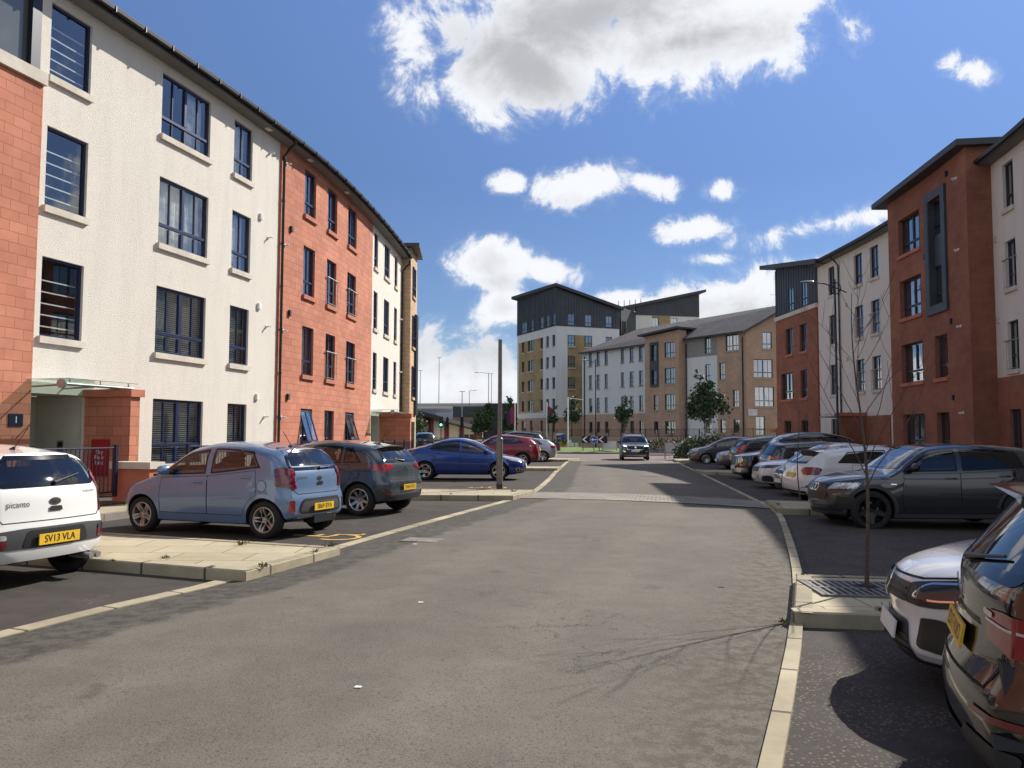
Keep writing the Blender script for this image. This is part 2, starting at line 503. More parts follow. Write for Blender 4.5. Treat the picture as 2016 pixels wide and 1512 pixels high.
# ---------------------------------------------------------------- mesh helpers
class MB:
    """collects faces, then links them as ONE mesh object"""

    def __init__(s):
        s.v, s.f, s.m, s.uv = [], [], [], []

    def face(s, pts, m=0, uv=None):
        i = len(s.v)
        s.v += [tuple(p) for p in pts]
        s.f.append(tuple(range(i, i + len(pts))))
        s.m.append(m)
        s.uv.append(uv)

    def mesh(s, v, f, m=0):
        i = len(s.v)
        s.v += [tuple(p) for p in v]
        for q in f:
            s.f.append(tuple(i + k for k in q))
            s.m.append(m)
            s.uv.append(None)

    def box(s, c, d, M=None, m=0, tilt=None):
        x, y, z = (k / 2 for k in d)
        P = [Vector((a * x, b * y, e * z)) for e in (-1, 1) for a, b in ((-1, -1), (1, -1), (1, 1), (-1, 1))]
        if tilt is not None:
            P = [tilt @ p for p in P]
        P = [p + Vector(c) for p in P]
        if M is not None:
            P = [M @ p for p in P]
        s.mesh(P, [(3, 2, 1, 0), (4, 5, 6, 7), (0, 1, 5, 4), (1, 2, 6, 5), (2, 3, 7, 6), (3, 0, 4, 7)], m)

    def prism(s, poly, z0, z1, m=0, uvs=1.0):
        """poly: list of (x, y)  -> extruded in z, uv in metres"""
        n = len(poly)
        a = sum(poly[i][0] * poly[(i + 1) % n][1] - poly[(i + 1) % n][0] * poly[i][1] for i in range(n))
        zt = list(z1) if isinstance(z1, (list, tuple)) else [z1] * n
        if a < 0:
            poly, zt = poly[::-1], zt[::-1]
        s.face([(p[0], p[1], z) for p, z in zip(poly, zt)], m, [(p[0], p[1]) for p in poly])
        s.face([(p[0], p[1], z0) for p in poly[::-1]], m, [(p[0], p[1]) for p in poly[::-1]])
        L = 0
        for i in range(n):
            p, q = poly[i], poly[(i + 1) % n]
            d = hypot(q[0] - p[0], q[1] - p[1])
            s.face([(p[0], p[1], z0), (q[0], q[1], z0), (q[0], q[1], zt[(i + 1) % n]), (p[0], p[1], zt[i])], m,
                   [(L, z0), (L + d, z0), (L + d, zt[i]), (L, zt[i])])
            L += d

    def tube(s, pts, r, n=8, m=0, cap=True):
        pts = [Vector(p) for p in pts]
        R = r if isinstance(r, (list, tuple)) else [r] * len(pts)
        rings = []
        prev = None
        for i, p in enumerate(pts):
            d = (pts[min(i + 1, len(pts) - 1)] - pts[max(i - 1, 0)]).normalized()
            u = d.orthogonal().normalized() if prev is None else (prev - d * prev.dot(d)).normalized()
            prev = u
            w = d.cross(u)
            rings.append([p + (u * cos(2 * pi * k / n) + w * sin(2 * pi * k / n)) * R[i] for k in range(n)])
        V = [q for g in rings for q in g]
        F = [(i * n + k, i * n + (k + 1) % n, (i + 1) * n + (k + 1) % n, (i + 1) * n + k) for i in range(len(pts) - 1) for k in range(n)]
        if cap:
            F += [tuple(range(n))[::-1], tuple((len(pts) - 1) * n + k for k in range(n))]
        s.mesh(V, F, m)

    def lathe(s, prof, n=24, M=None, m=0, axis='z'):
        """prof: (radius, height) pairs; profile may be open"""
        V = []
        for r, h in prof:
            for k in range(n):
                a = 2 * pi * k / n
                p = Vector((r * cos(a), r * sin(a), h)) if axis == 'z' else Vector((r * cos(a), h, r * sin(a)))
                V.append(M @ p if M is not None else p)
        F = [(i * n + k, i * n + (k + 1) % n, (i + 1) * n + (k + 1) % n, (i + 1) * n + k) for i in range(len(prof) - 1) for k in range(n)]
        s.mesh(V, F, m)

    def data(s, name, mats, smooth=None):
        me = bpy.data.meshes.new(name)
        me.from_pydata(s.v, [], s.f)
        if not isinstance(mats, (list, tuple)):
            mats = [mats]
        for q in mats:
            me.materials.append(q)
        me.polygons.foreach_set('material_index', s.m)
        if any(u is not None for u in s.uv):
            L = me.uv_layers.new(name='UVMap')
            k = 0
            dat = []
            for f, u in zip(s.f, s.uv):
                for j in range(len(f)):
                    dat += list(u[j]) if u is not None else [0., 0.]
            L.data.foreach_set('uv', dat)
        if smooth is not None:
            me.polygons.foreach_set('use_smooth', [True] * len(me.polygons))
            if smooth < 180:
                me.set_sharp_from_angle(angle=radians(smooth))
        me.update()
        return me

    def build(s, name, mats, parent=None, smooth=None, M=None):
        return link(name, s.data(name, mats, smooth), parent, M)


def link(name, me, parent=None, M=None):
    o = bpy.data.objects.new(name, me)
    COL.objects.link(o)
    if parent is not None:
        o.parent = parent
    if M is not None:
        o.matrix_local = M
    return o


def tag(o, label=None, cat=None, group=None, kind=None):
    for k, v in (('label', label), ('category', cat), ('group', group), ('kind', kind)):
        if v:
            o[k] = v
    return o


def empty(name, loc=(0, 0, 0), rz=0., label=None, cat=None, group=None):
    o = bpy.data.objects.new(name, None)
    COL.objects.link(o)
    o.empty_display_size = .2
    o.location = loc
    o.rotation_euler = (0, 0, rz)
    return tag(o, label, cat, group)


def copy_tree(o, parent=None):
    c = o.copy()
    COL.objects.link(c)
    if parent is not None:
        c.parent = parent
    for ch in KIDS.get(o.name, ()) or [q for q in COL.objects if q.parent == o]:
        copy_tree(ch, c)
    return c


KIDS = {}


def structure(o):
    return tag(o, kind='structure')


TXT = {}


def text_geo(s, size=1.0, cx=True):
    """letter outlines as a flat mesh: (verts 2-D, faces)"""
    if s not in TXT:
        cu = bpy.data.curves.new('t', 'FONT')
        cu.body = s
        cu.align_x = 'CENTER'
        cu.align_y = 'CENTER'
        cu.resolution_u = 3
        ob = bpy.data.objects.new('t', cu)
        COL.objects.link(ob)
        dg = bpy.context.evaluated_depsgraph_get()
        me = bpy.data.meshes.new_from_object(ob.evaluated_get(dg))
        TXT[s] = ([(v.co.x, v.co.y) for v in me.vertices], [tuple(p.vertices) for p in me.polygons])
        bpy.data.objects.remove(ob)
        bpy.data.curves.remove(cu)
        bpy.data.meshes.remove(me)
    V, F = TXT[s]
    return [(x * size, y * size) for x, y in V], F


# ---------------------------------------------------------------- paths (walls and kerbs that bend)
class Path:
    def __init__(s, ctrl, side=1, n=8):
        P = [(2 * ctrl[0][0] - ctrl[1][0], 2 * ctrl[0][1] - ctrl[1][1])] + list(ctrl) + [(2 * ctrl[-1][0] - ctrl[-2][0], 2 * ctrl[-1][1] - ctrl[-2][1])]
        out = []
        for i in range(1, len(P) - 2):
            for k in range(n):
                t = k / n
                out.append(tuple(.5 * (2 * P[i][c] + (P[i + 1][c] - P[i - 1][c]) * t + (2 * P[i - 1][c] - 5 * P[i][c] + 4 * P[i + 1][c] - P[i + 2][c]) * t * t
                                       + (3 * P[i][c] - P[i - 1][c] - 3 * P[i + 1][c] + P[i + 2][c]) * t ** 3) for c in (0, 1)))
        out.append(tuple(ctrl[-1]))
        s.p = out
        s.S = [0]
        for a, b in zip(out, out[1:]):
            s.S.append(s.S[-1] + math.dist(a, b))
        s.len = s.S[-1]
        s.side = side          # +1: street lies to the right of the direction of travel

    def at(s, t, off=0., z=None):
        i = 0
        while i < len(s.S) - 2 and s.S[i + 1] < t:
            i += 1
        (x0, y0), (x1, y1) = s.p[i], s.p[i + 1]
        L = s.S[i + 1] - s.S[i]
        u = (t - s.S[i]) / L
        tx, ty = (x1 - x0) / L, (y1 - y0) / L
        nx, ny = (ty * s.side, -tx * s.side)
        q = (x0 + (x1 - x0) * u + nx * off, y0 + (y1 - y0) * u + ny * off)
        return q if z is None else (q[0], q[1], z)

    def frame(s, t, off=0., z=0.):
        a, b = Vector(s.at(t - .3)), Vector(s.at(t + .3))
        d = (b - a).normalized()
        n = Vector((d.y * s.side, -d.x * s.side, 0))
        X = Vector((n.y, -n.x, 0))
        p = s.at(t)
        M = Matrix.Identity(4)
        for i in range(3):
            M[i][0], M[i][1], M[i][2] = X[i], n[i], (0, 0, 1)[i]
        M.translation = Vector((p[0] + n.x * off, p[1] + n.y * off, z))
        return M

    def cuts(s, a, b, extra=(), step=1.2):
        c = {a, b} | {e for e in extra if a < e < b}
        n = max(1, int((b - a) / step))
        c |= {a + (b - a) * k / n for k in range(n)}
        c = sorted(c)
        r = [c[0]]
        for v in c[1:]:
            if v - r[-1] > 1e-4:
                r.append(v)
        return r


def straight(a, b, side=1):
    return Path([a, b], side, 1)


def wall(name, path, s0, s1, z0, z1, holes, material, parent, off=0., reveal=.14, top=None, thick=.3, revmat=None):
    """wall face along the path with rectangular openings (s0, s1, z0, z1) and their reveals"""
    b = MB()
    sc = path.cuts(s0, s1, [v for h in holes for v in h[:2]])
    zc = sorted({z0, z1} | {v for h in holes for v in h[2:4] if z0 < v < z1})

    def inside(sm, zm):
        return any(h[0] < sm < h[1] and h[2] < zm < h[3] for h in holes)
    for a, c in zip(sc, sc[1:]):
        for e, f in zip(zc, zc[1:]):
            if inside((a + c) / 2, (e + f) / 2):
                continue
            ta = tb = f
            if top and f == z1:
                ta, tb = top(a), top(c)
            b.face([path.at(a, off, e), path.at(c, off, e), path.at(c, off, tb), path.at(a, off, ta)], 0,
                   [(a, e), (c, e), (c, tb), (a, ta)])
    for h in holes:
        r = h[4] if len(h) > 4 else reveal
        a, c, e, f = h[:4]
        e, f = max(e, z0), min(f, z1)
        for q in ((a, 1), (c, 1)):
            b.face([path.at(q[0], off, e), path.at(q[0], off - r, e), path.at(q[0], off - r, f), path.at(q[0], off, f)], 1,
                   [(0, e), (r, e), (r, f), (0, f)])
        for zz in (e, f):
            b.face([path.at(a, off, zz), path.at(c, off, zz), path.at(c, off - r, zz), path.at(a, off - r, zz)], 1,
                   [(a, 0), (c, 0), (c, r), (a, r)])
    # ends and back, so the wall has a thickness
    for q in (s0, s1):
        t = top(q) if top else z1
        b.face([path.at(q, off, z0), path.at(q, off - thick, z0), path.at(q, off - thick, t), path.at(q, off, t)], 0, [(0, z0), (thick, z0), (thick, t), (0, t)])
    return b.build(name, [material, revmat or material], parent)


def sweep(path, s0, s1, prof, b, m=0, step=1.2, closed=False, uv=True):
    """prof: (offset, z) points swept along the path"""
    sc = path.cuts(s0, s1, step=step)
    pr = list(prof) + ([prof[0]] if closed else [])
    D = [0]
    for p, q in zip(pr, pr[1:]):
        D.append(D[-1] + math.dist(p, q))
    for a, c in zip(sc, sc[1:]):
        for k in range(len(pr) - 1):
            p, q = pr[k], pr[k + 1]
            b.face([path.at(a, *p), path.at(c, *p), path.at(c, *q), path.at(a, *q)], m,
                   [(a, D[k]), (c, D[k]), (c, D[k + 1]), (a, D[k + 1])] if uv else None)
    if closed and len(prof) > 2:
        for q in (s0, s1):
            b.face([path.at(q, *p) for p in prof], m, [(p[0], p[1]) for p in prof])


# ---------------------------------------------------------------- windows (frame, pane, lining, sill)
WM = {}


def window_mesh(w, h, kind, fm):
    k = (round(w, 2), round(h, 2), kind, fm.name)
    if k in WM:
        return WM[k]
    f = MB()
    fw, d = .055, .07

    def bar(x, z, bw, bh, dd=d):
        f.box((x, 0, z), (bw, dd, bh))
    for x in (-w / 2 + fw / 2, w / 2 - fw / 2):
        bar(x, h / 2, fw, h)
    for z in (fw / 2, h - fw / 2):
        bar(0, z, w - 2 * fw, fw)
    if kind != 'stair':
        tz = h * .30
        bar(0, tz, w - 2 * fw, .075, d + .012)
        if w > 1.25:
            bar(0, (h + tz) / 2 - .01, .09, h - tz - .14, d + .008)
            bar(0, tz / 2 + .005, .09, tz - .15, d + .008)
            for x in (-w / 4 - .01, w / 4 + .01):
                bar(x, (h + tz) / 2 - .01, .03, h - tz - .14, d - .02)
                bar(x, tz / 2 + .005, .03, tz - .15, d - .02)
        else:
            bar(0, (h + tz) / 2 - .01, .03, h - tz - .14, d - .02)
            bar(0, tz / 2 + .005, .03, tz - .15, d - .02)
    p = MB()
    a_, c_ = w / 2 - fw + .005, h - fw + .005
    p.face([(-a_, -.008, fw - .005), (a_, -.008, fw - .005), (a_, -.008, c_), (-a_, -.008, c_)])
    WM[k] = (f.data('window', fm), p)
    return WM[k]


LIN = {}


def lining_mesh(w, h, style):
    """what hangs or stands behind the pane"""
    k = (round(w, 2), round(h, 2), style)
    if k in LIN:
        return LIN[k]
    b = MB()
    rnd = random.Random(hash(k) & 1023 if False else int(w * 100 + h * 10 + len(style)))
    if style == 'shallow':
        b.box((0, -.25, h / 2), (w - .02, .02, h - .02), m=0)
        LIN[k] = b.data('lining', [DARKROOM])
        return LIN[k]
    # the room behind: back, sides, ceiling
    b.box((0, -1.3, h / 2), (w + .6, .02, h + .4), m=0)
    b.box((0, -.7, h + .16), (w + .6, 1.2, .02), m=0)
    b.box((0, -.7, -.16), (w + .6, 1.2, .02), m=0)
    for x in (-1, 1):
        b.box((x * (w / 2 + .29), -.7, h / 2), (.02, 1.2, h + .3), m=0)
    if style == 'curtain' or style == 'half':
        span = w * (1 if style == 'curtain' else .36)
        n = max(6, int(span / .035))
        x0 = -w / 2 + .02
        pts = [(x0 + (span - .04) * i / n, -.22 + .025 * (i % 2) + rnd.uniform(-.006, .006)) for i in range(n + 1)]
        for p, q in zip(pts, pts[1:]):
            b.face([(p[0], p[1], .02), (q[0], q[1], .02), (q[0], q[1], h - .02), (p[0], p[1], h - .02)], 1)
    elif style == 'blind':
        n = int(h / .055)
        for i in range(n):
            b.box((0, -.16, h * (i + .5) / n), (w - .06, .042, .004), m=2, tilt=Matrix.Rotation(radians(38), 3, 'X'))
    elif style == 'stairrail':
        for i in range(5):
            b.box((0, -.09, h * (.14 + .145 * i)), (w - .08, .02, .028), m=2)
        for i in range(int(w / .11)):
            b.box((-w / 2 + .06 + .11 * i, -.5, h * .14), (.02, .02, h * .28), m=3)
    LIN[k] = b.data('lining', [DARKROOM, CURTAIN, BLIND, PVC])
    return LIN[k]


def window(path, s0, s1, z0, z1, parent, off=0., fm=None, glass=None, style='dark', kind='std', sill=None, depth=.10, juliet=False, open_=0.):
    fm = fm or FRAME
    glass = glass or WINGLASS
    w, h = abs(s1 - s0), z1 - z0
    M = path.frame((s0 + s1) / 2, off - depth, z0)
    fme, pmb = window_mesh(w, h, kind, fm)
    o = link('window', fme, parent, M)
    pk = ('pane', round(w, 2), round(h, 2), glass.name)
    if pk not in WM:
        WM[pk] = pmb.data('pane', glass)
    link('pane', WM[pk], o)
    if style:
        link('blind' if style == 'blind' else 'curtain' if style in ('curtain', 'half') else 'room', lining_mesh(w, h, style), o)
    if sill:
        sk = ('sill', round(w, 2), sill.name)
        if sk not in WM:
            b = MB()
            b.box((0, depth + .03 - .02, -.075), (w + .10, .14, .15))
            b.box((0, depth / 2 - .015, -.012), (w - .004, depth + .0, .03))
            WM[sk] = b.data('sill', sill)
        link('sill', WM[sk], o)
    if juliet:
        jk = ('rail', round(w, 2))
        if jk not in WM:
            b = MB()
            b.tube([(-w / 2 - .1, depth + .07, h * .60), (w / 2 + .1, depth + .07, h * .60)], .024)
            for x in (-w / 2 + .02, 0, w / 2 - .02):
                b.tube([(x, depth + .07, h * .02), (x, depth + .07, h * .60)], .012, 6)
            b.tube([(-w / 2 - .04, depth + .07, h * .03), (w / 2 + .04, depth + .07, h * .03)], .012, 6)
            for x in (-w / 2 - .06, w / 2 + .06):
                b.tube([(x, depth - .01, h * .6), (x, depth + .07, h * .6)], .014, 6)
            WM[jk] = b.data('juliet_rail', STEEL)
        link('juliet_rail', WM[jk], o)
    if open_:
        b = MB()
        T = Matrix.Translation((0, .045, h - .06)) @ Matrix.Rotation(open_, 4, 'X')
        hh = h * .68
        for x in (-w / 2 + .07, w / 2 - .07, 0):
            b.box((x, 0, -hh / 2), (.05 if x else .03, .04, hh), T)
        for z in (-.03, -hh + .03):
            b.box((0, 0, z), (w - .1, .042, .055), T)
        b.box((0, 0, -hh / 2), (w - .16, .008, hh - .1), T, m=1)
        b.build('open_sash', [fm, glass], o)
    return o


def pipe(name, path, s, off, z0, z1, parent, r=.045, swan=None):
    b = MB()
    pts = [path.at(s, off, z0), path.at(s, off, z1)]
    if swan:
        pts += [path.at(s + .02, off + swan[0] * .5, z1 + .28), path.at(s + .02, off + swan[0], z1 + .42), path.at(s + .02, off + swan[0], z1 + .62)]
    b.tube(pts, r, 8)
    k = z0 + .6
    while k < z1:
        p = path.at(s, off, k)
        b.tube([(p[0], p[1], k - .03), (p[0], p[1], k + .03)], r + .015, 8)
        k += 1.45
    return b.build(name, PVC, parent, smooth=50)


def vents(path, lst, parent, m, off=0.):
    for s, z in lst:
        b = MB()
        b.box((0, .035, 0), (.14, .07, .20))
        for i in range(3):
            b.box((0, .075, -.06 + i * .06), (.12, .012, .02), tilt=Matrix.Rotation(.5, 3, 'X'))
        b.build('vent', m, parent, M=path.frame(s, off, z))


def spouts(path, lst, parent, off=0.):
    for s, z in lst:
        b = MB()
        b.tube([(0, 0, 0), (0, .08, .01), (0, .17, -.02)], .026, 8)
        b.tube([(-.03, .05, -.02), (.09, .09, -.05)], .018, 6)
        b.tube([(0, 0, 0), (0, .02, 0)], .06, 10)
        b.build('flue_spout', WHITE, parent, M=path.frame(s, off, z), smooth=50)

# ---------------------------------------------------------------- ground, road, kerbs
KL = Path([(-7.6, -4), (-3.98, 6.43), (-3.55, 7.56), (-2.92, 9.15), (-2.43, 11.3), (-1.2, 15.7), (0.01, 19.87), (0.62, 22.4), (1.33, 28.5), (1.95, 35), (2.42, 39.4), (3.45, 49.2)], 1, 4)
KR = Path([(-2.1, -4), (1.22, 4.02), (1.67, 5.15), (2.35, 6.9), (3.25, 9.45), (4.4, 13.2), (5.45, 16.9), (5.84, 19.4), (6.95, 27.6), (8.2, 37), (9.5, 47)], -1, 4)

b = MB()
R = 900
b.face([(-R, -60, -.42), (R, -60, -.42), (R, R * 1.5, -.42), (-R, R * 1.5, -.42)])
structure(b.build('ground', GRND))

# carriageway: strips between the two kerbs, UV = distance from either kerb
b = MB()
NS, NC = 60, 12
rows = []
for i in range(NS + 1):
    t = i / NS
    l, r = KL.at(KL.len * t), KR.at(KR.len * t)
    w = math.dist(l, r)
    rows.append([((l[0] + (r[0] - l[0]) * k / NC, l[1] + (r[1] - l[1]) * k / NC, .012 + .05 * sin(pi * k / NC) - .05 * (k / NC) * 0), (w * k / NC, w * (1 - k / NC))) for k in range(NC + 1)])
for A, B_ in zip(rows, rows[1:]):
    for k in range(NC):
        q = (A[k], A[k + 1], B_[k + 1], B_[k])
        b.face([p[0] for p in q], 0, [p[1] for p in q])
structure(b.build('road', ROADM, smooth=180))

# junction and ring road beyond
b = MB()
b.prism([(-45, 49), (9.5, 47.02), (60, 47), (60, 90), (40, 90), (-45, 118)], -.3, -.008)
structure(b.build('junction_road', JUNC))
b = MB()
b.prism([(3.45, 49.0), (9.45, 46.8), (9.5, 47.4), (3.5, 49.6)], -.1, .03)
structure(b.build('road_edge_strip', KERB))

# sett band across the road
b = MB()
rowsS = []
for t in range(13):
    k = t / 12
    a = Vector((.17, 20.5)).lerp(Vector((5.95, 17.6)), k)
    c = Vector((.68, 22.5)).lerp(Vector((6.2, 19.6)), k)
    zz = .020 + .05 * sin(pi * k)
    rowsS.append(((a.x, a.y, zz), (c.x, c.y, zz), k * 6.4))
for p, q in zip(rowsS, rowsS[1:]):
    b.face([p[0], q[0], q[1], p[1]], 0, [(p[2], 0), (q[2], 0), (q[2], 2.2), (p[2], 2.2)])
structure(b.build('sett_band', SETT))
b = MB()
for e in (0, 1):
    for p, q in zip(rowsS, rowsS[1:]):
        d = .09 if e == 0 else -.09
        b.face([(p[e][0] - .03, p[e][1] - d, p[e][2] + .004), (q[e][0] - .03, q[e][1] - d, q[e][2] + .004), (q[e][0], q[e][1] + d * .4, q[e][2] + .006), (p[e][0], p[e][1] + d * .4, p[e][2] + .006)], 0,
               [(p[2], 0), (q[2], 0), (q[2], .15), (p[2], .15)])
structure(b.build('sett_edge', KERB))


# parking bays: level on the left, falling away from the road on the right
def strip(name, path, s0, s1, prof, m):
    bb = MB()
    sweep(path, s0, s1, prof, bb)
    return structure(bb.build(name, m))


strip('parking_bay', KL, 0, KL.len, [(.02, -.2), (.02, .0), (-6.3, .0), (-12, .0)], BAYM)
strip('parking_bay', KR, 0, KR.len, [(.02, -.2), (.02, .0), (-5.8, -.12), (-9.5, -.12)], BAYR)
# flush kerb lines beside the carriageway
strip('kerb', KL, 0, KL.len, [(.03, -.1), (.03, .022), (-.14, .024), (-.14, -.1)], KERB)
strip('kerb', KR, 0, KR.len, [(.02, -.1), (.02, .034), (-.085, .035), (-.085, -.1)], KERB)


def island(name, poly, z0, z1, kerb_edges, zfar=None):
    """raised build-out: paving with a kerb round the named edges"""
    bb = MB()
    zt = [z1, z1, zfar if zfar is not None else z1, zfar if zfar is not None else z1]
    bb.prism(poly, z0, zt)
    o = structure(bb.build(name, PAVE))
    kb = MB()
    cx, cy = sum(p[0] for p in poly) / 4, sum(p[1] for p in poly) / 4
    for i in kerb_edges:
        p, q = Vector(poly[i]), Vector(poly[(i + 1) % 4])
        d = (q - p).normalized()
        n = Vector((-d.y, d.x))
        if n.dot(Vector((cx, cy)) - p) < 0:
            n = -n
        L = (q - p).length
        za, zb = zt[i] + .005 + .0018 * i, zt[(i + 1) % 4] + .005 + .0018 * i
        e = -n * .012
        a, c = p + e - d * .01, q + e + d * .01
        a2, c2 = p + n * .14, q + n * .14
        kb.face([(*a, za - .014), (*c, zb - .014), (*c, z0), (*a, z0)], 0, [(0, .1), (L, .1), (L, .3), (0, .3)])
        kb.face([(*(a + n * .014), za), (*(c + n * .014), zb), (*c, zb - .014), (*a, za - .014)], 0, [(0, .08), (L, .08), (L, .1), (0, .1)])
        kb.face([(*(a + n * .014), za), (*(c + n * .014), zb), (*c2, zb), (*a2, za)], 0, [(0, .3), (L, .3), (L, .45), (0, .45)])
    structure(kb.build('kerb', KERB))
    return o


def isl(a, bb, n, length):
    """a, bb: corners on the road side (near, far); n: direction away from the road"""
    n = Vector(n).normalized()
    return [a, bb, tuple(Vector(bb) + n * length), tuple(Vector(a) + n * length)]


NL1, NL2 = (-.934, .358), (-.994, .05)
ISL = [isl((-2.86, 8.86), (-2.26, 10.75), NL1, 8.2), isl((.03, 19.75), (.60, 21.95), NL2, 7.6), isl((2.00, 35.9), (2.32, 38.2), NL2, 8.2)]
for p in ISL:
    island('build_out', p, -.1, .12, (0, 1, 3))
island('build_out', isl((3.35, 48.5), (4.3, 51.5), NL2, 9), -.1, .12, (0, 1, 3))
NR = (1, -.05)
ISR = [isl((2.38, 6.92), (3.05, 8.78), NR, 7.5), isl((5.40, 16.6), (5.85, 18.75), (1, .03), 6.5), isl((7.65, 33.0), (7.95, 35.4), (1, .0), 6.5)]
for p in ISR:
    island('build_out', p, -.25, .12, (0, 1, 3), zfar=-.02)
island('build_out', isl((9.6, 47.6), (10.3, 52), (1, .0), 8), -.25, .12, (0, 1, 3))

# pavements along the buildings
strip('pavement', KL, 0, KL.len, [(-5.9, -.1), (-5.9, .125), (-8.05, .14)], PAVE)
strip('kerb', KL, 0, KL.len, [(-5.74, -.1), (-5.74, .13), (-5.9, .131)], KERBD)
strip('pavement', KR, 0, KR.len, [(-6.0, -.3), (-6.0, .0), (-8.3, .02)], PAVE)
strip('kerb', KR, 0, KR.len, [(-5.84, -.3), (-5.84, .0), (-6.0, .004)], KERBD)

# ---------------------------------------------------------------- terrace on the left (curved)
LP = Path([(-13.2, 6), (-12.0, 10.5), (-9.99, 17.9), (-8.93, 21.8), (-8.25, 24.6), (-7.35, 29), (-6.75, 34), (-6.3, 40.7), (-6.15, 47), (-6.4, 54), (-7.5, 62)], 1)
SO = LP.S[8]          # start of the measured run
Ls = lambda v: v + SO
strip('planting_bed', LP, 0, Ls(45), [(-.05, .20), (2.1, .17), (2.1, -.1)], SOIL)

bl = empty('apartment_terrace', (0, 0, 0), 0, 'curved white roughcast and red sandstone block terrace on the sunny side of the street', 'building')
ROW = [(.80, 2.49), (3.68, 5.42), (6.53, 8.30), (9.42, 11.08)]
STAIR = [(Ls(7.08), Ls(8.25), *ROW[k]) for k in (1, 2, 3)]
BIG = [(Ls(10.68), Ls(12.75), *ROW[k]) for k in range(4)]
SMA = [(Ls(13.95), Ls(15.0), *ROW[k]) for k in range(4)]
PORCH = (Ls(6.82), Ls(8.36), .12, 2.45, 1.3)
WTOP = 11.36
wall('white_wall', LP, Ls(6.82), Ls(16.72), .1, WTOP, STAIR + BIG + SMA + [PORCH], RENDER, bl, revmat=RENDER)
R1 = [(Ls(18.58), Ls(19.6), *ROW[k]) for k in range(4)]
R2 = [(Ls(20.8), Ls(21.88), *ROW[k]) for k in range(4)]
R3 = [(Ls(23.3), Ls(24.56), *ROW[k]) for k in range(4)]
wall('red_wall', LP, Ls(16.72), Ls(27.35), .1, WTOP + .05, R1 + R2 + R3, SAND, bl, off=.02, reveal=.15)
W1 = [(Ls(27.75), Ls(28.55), *ROW[k]) for k in (1, 2, 3)]
W2 = [(Ls(29.98), Ls(31.3), *ROW[k]) for k in (1, 2, 3)]
W3 = [(Ls(32.65), Ls(33.5), *ROW[k]) for k in (1, 2, 3)]
PORCH2 = (Ls(27.55), Ls(29.2), .12, 2.45, 1.3)
wall('white_wall', LP, Ls(27.35), Ls(34.9), .1, WTOP, W1 + W2 + W3 + [PORCH2], RENDER, bl)
wall('white_wall', LP, Ls(34.9), Ls(46), .1, WTOP, [], RENDER, bl)
# near red bay with glazed top storey
wall('red_wall', LP, Ls(-9), Ls(6.82), .1, 9.05, [], SAND, bl, off=.12)
b = MB()
sweep(LP, Ls(-9), Ls(6.86), [(.0, 9.05), (.20, 9.05), (.20, 9.32), (.0, 9.34)], b, closed=True)
b.build('coping', SILL, bl)
b = MB()
sweep(LP, Ls(-9), Ls(6.80), [(-.12, 9.32), (-.12, 12.2)], b)
sweep(LP, Ls(-9), Ls(6.82), [(-.10, 11.1), (-.02, 11.1), (-.02, 12.2)], b, m=1)
for s in [-2.6 + 1.15 * k for k in range(9)]:
    for w_ in (.05,):
        M = LP.frame(Ls(s), -.10, 9.32)
        b.box((0, .03, 1.4), (w_, .08, 2.8), M, m=1)
M = LP.frame(Ls(6.70), -.08, 9.32)
b.box((0, .04, 1.4), (.24, .10, 2.8), M, m=1)
b.build('glazed_top_storey', [mat('reflective_glazing', (.10, .11, .11), .06, .0, spec=1.), FRAMED], bl)

STY = random.Random(3)
styl = {}
for i, h in enumerate(STAIR):
    window(LP, *h, bl, kind='stair', style='stairrail', sill=SILL)
for k, h in enumerate(BIG):
    window(LP, *h, bl, style=['blind', 'blind', 'curtain', 'half'][k], sill=SILL)
for k, h in enumerate(SMA):
    window(LP, *h, bl, style=['blind', 'blind', 'curtain', 'curtain'][k], sill=SILL)
for c, colm in enumerate((R1, R2, R3)):
    for k, h in enumerate(colm):
        fr = c and k in (1, 2)
        window(LP, *h, bl, off=.02, style=['half', 'curtain', 'half', 'curtain'][(k + c) % 4] if not fr else 'dark', sill=SILLR, juliet=bool(fr), depth=.12,
               open_=radians(17) if (k == 0 and c in (0, 2)) else 0)
for c, colm in enumerate((W1, W2, W3)):
    for k, h in enumerate(colm):
        window(LP, *h, bl, style=['half', 'dark', 'curtain'][(k + c) % 3], sill=SILL)

# eaves: soffit, fascia, gutter and slate slope
E0, E1 = Ls(6.82), Ls(35.2)
b = MB()
sweep(LP, E0, E1, [(-.02, 11.34), (.40, 11.40)], b)
b.build('soffit', SOFFIT, bl)
b = MB()
sweep(LP, E0, E1, [(.40, 11.36), (.43, 11.36), (.43, 11.60), (.40, 11.60)], b, closed=True)
b.build('fascia', FASCIA, bl)
b = MB()
sweep(LP, E0, E1, [(.435, 11.50), (.46, 11.44), (.52, 11.42), (.57, 11.45), (.58, 11.53), (.55, 11.53), (.52, 11.47), (.47, 11.49), (.46, 11.53)], b, closed=True)
for k in range(28):
    s = E0 + .5 + k
    q = LP.frame(s, .51, 11.47)
    b.box((0, 0, 0), (.03, .17, .14), q)
b.build('gutter', PVC, bl)
b = MB()
sweep(LP, E0, E1, [(.50, 11.56), (.50, 11.60), (-4.6, 13.9), (-9.5, 11.5), (-9.5, 11.3)], b)
b.build('roof', SLATE, bl)
b = MB()
sweep(LP, Ls(-9), Ls(6.9), [(.50, 12.2), (.50, 12.42), (-8, 13.2), (-8, 12.2)], b, closed=True)
b.build('flat_roof', FASCIA, bl)
b = MB()
for s in (15.6, 18.6, 22.5):
    b.box((0, 0, 0), (.26, .16, .04), LP.frame(Ls(s), .2, 11.36))
b.build('soffit_vent', WHITE, bl)
pipe('downpipe', LP, Ls(16.86), .09, .1, 10.9, bl, swan=(.38,))
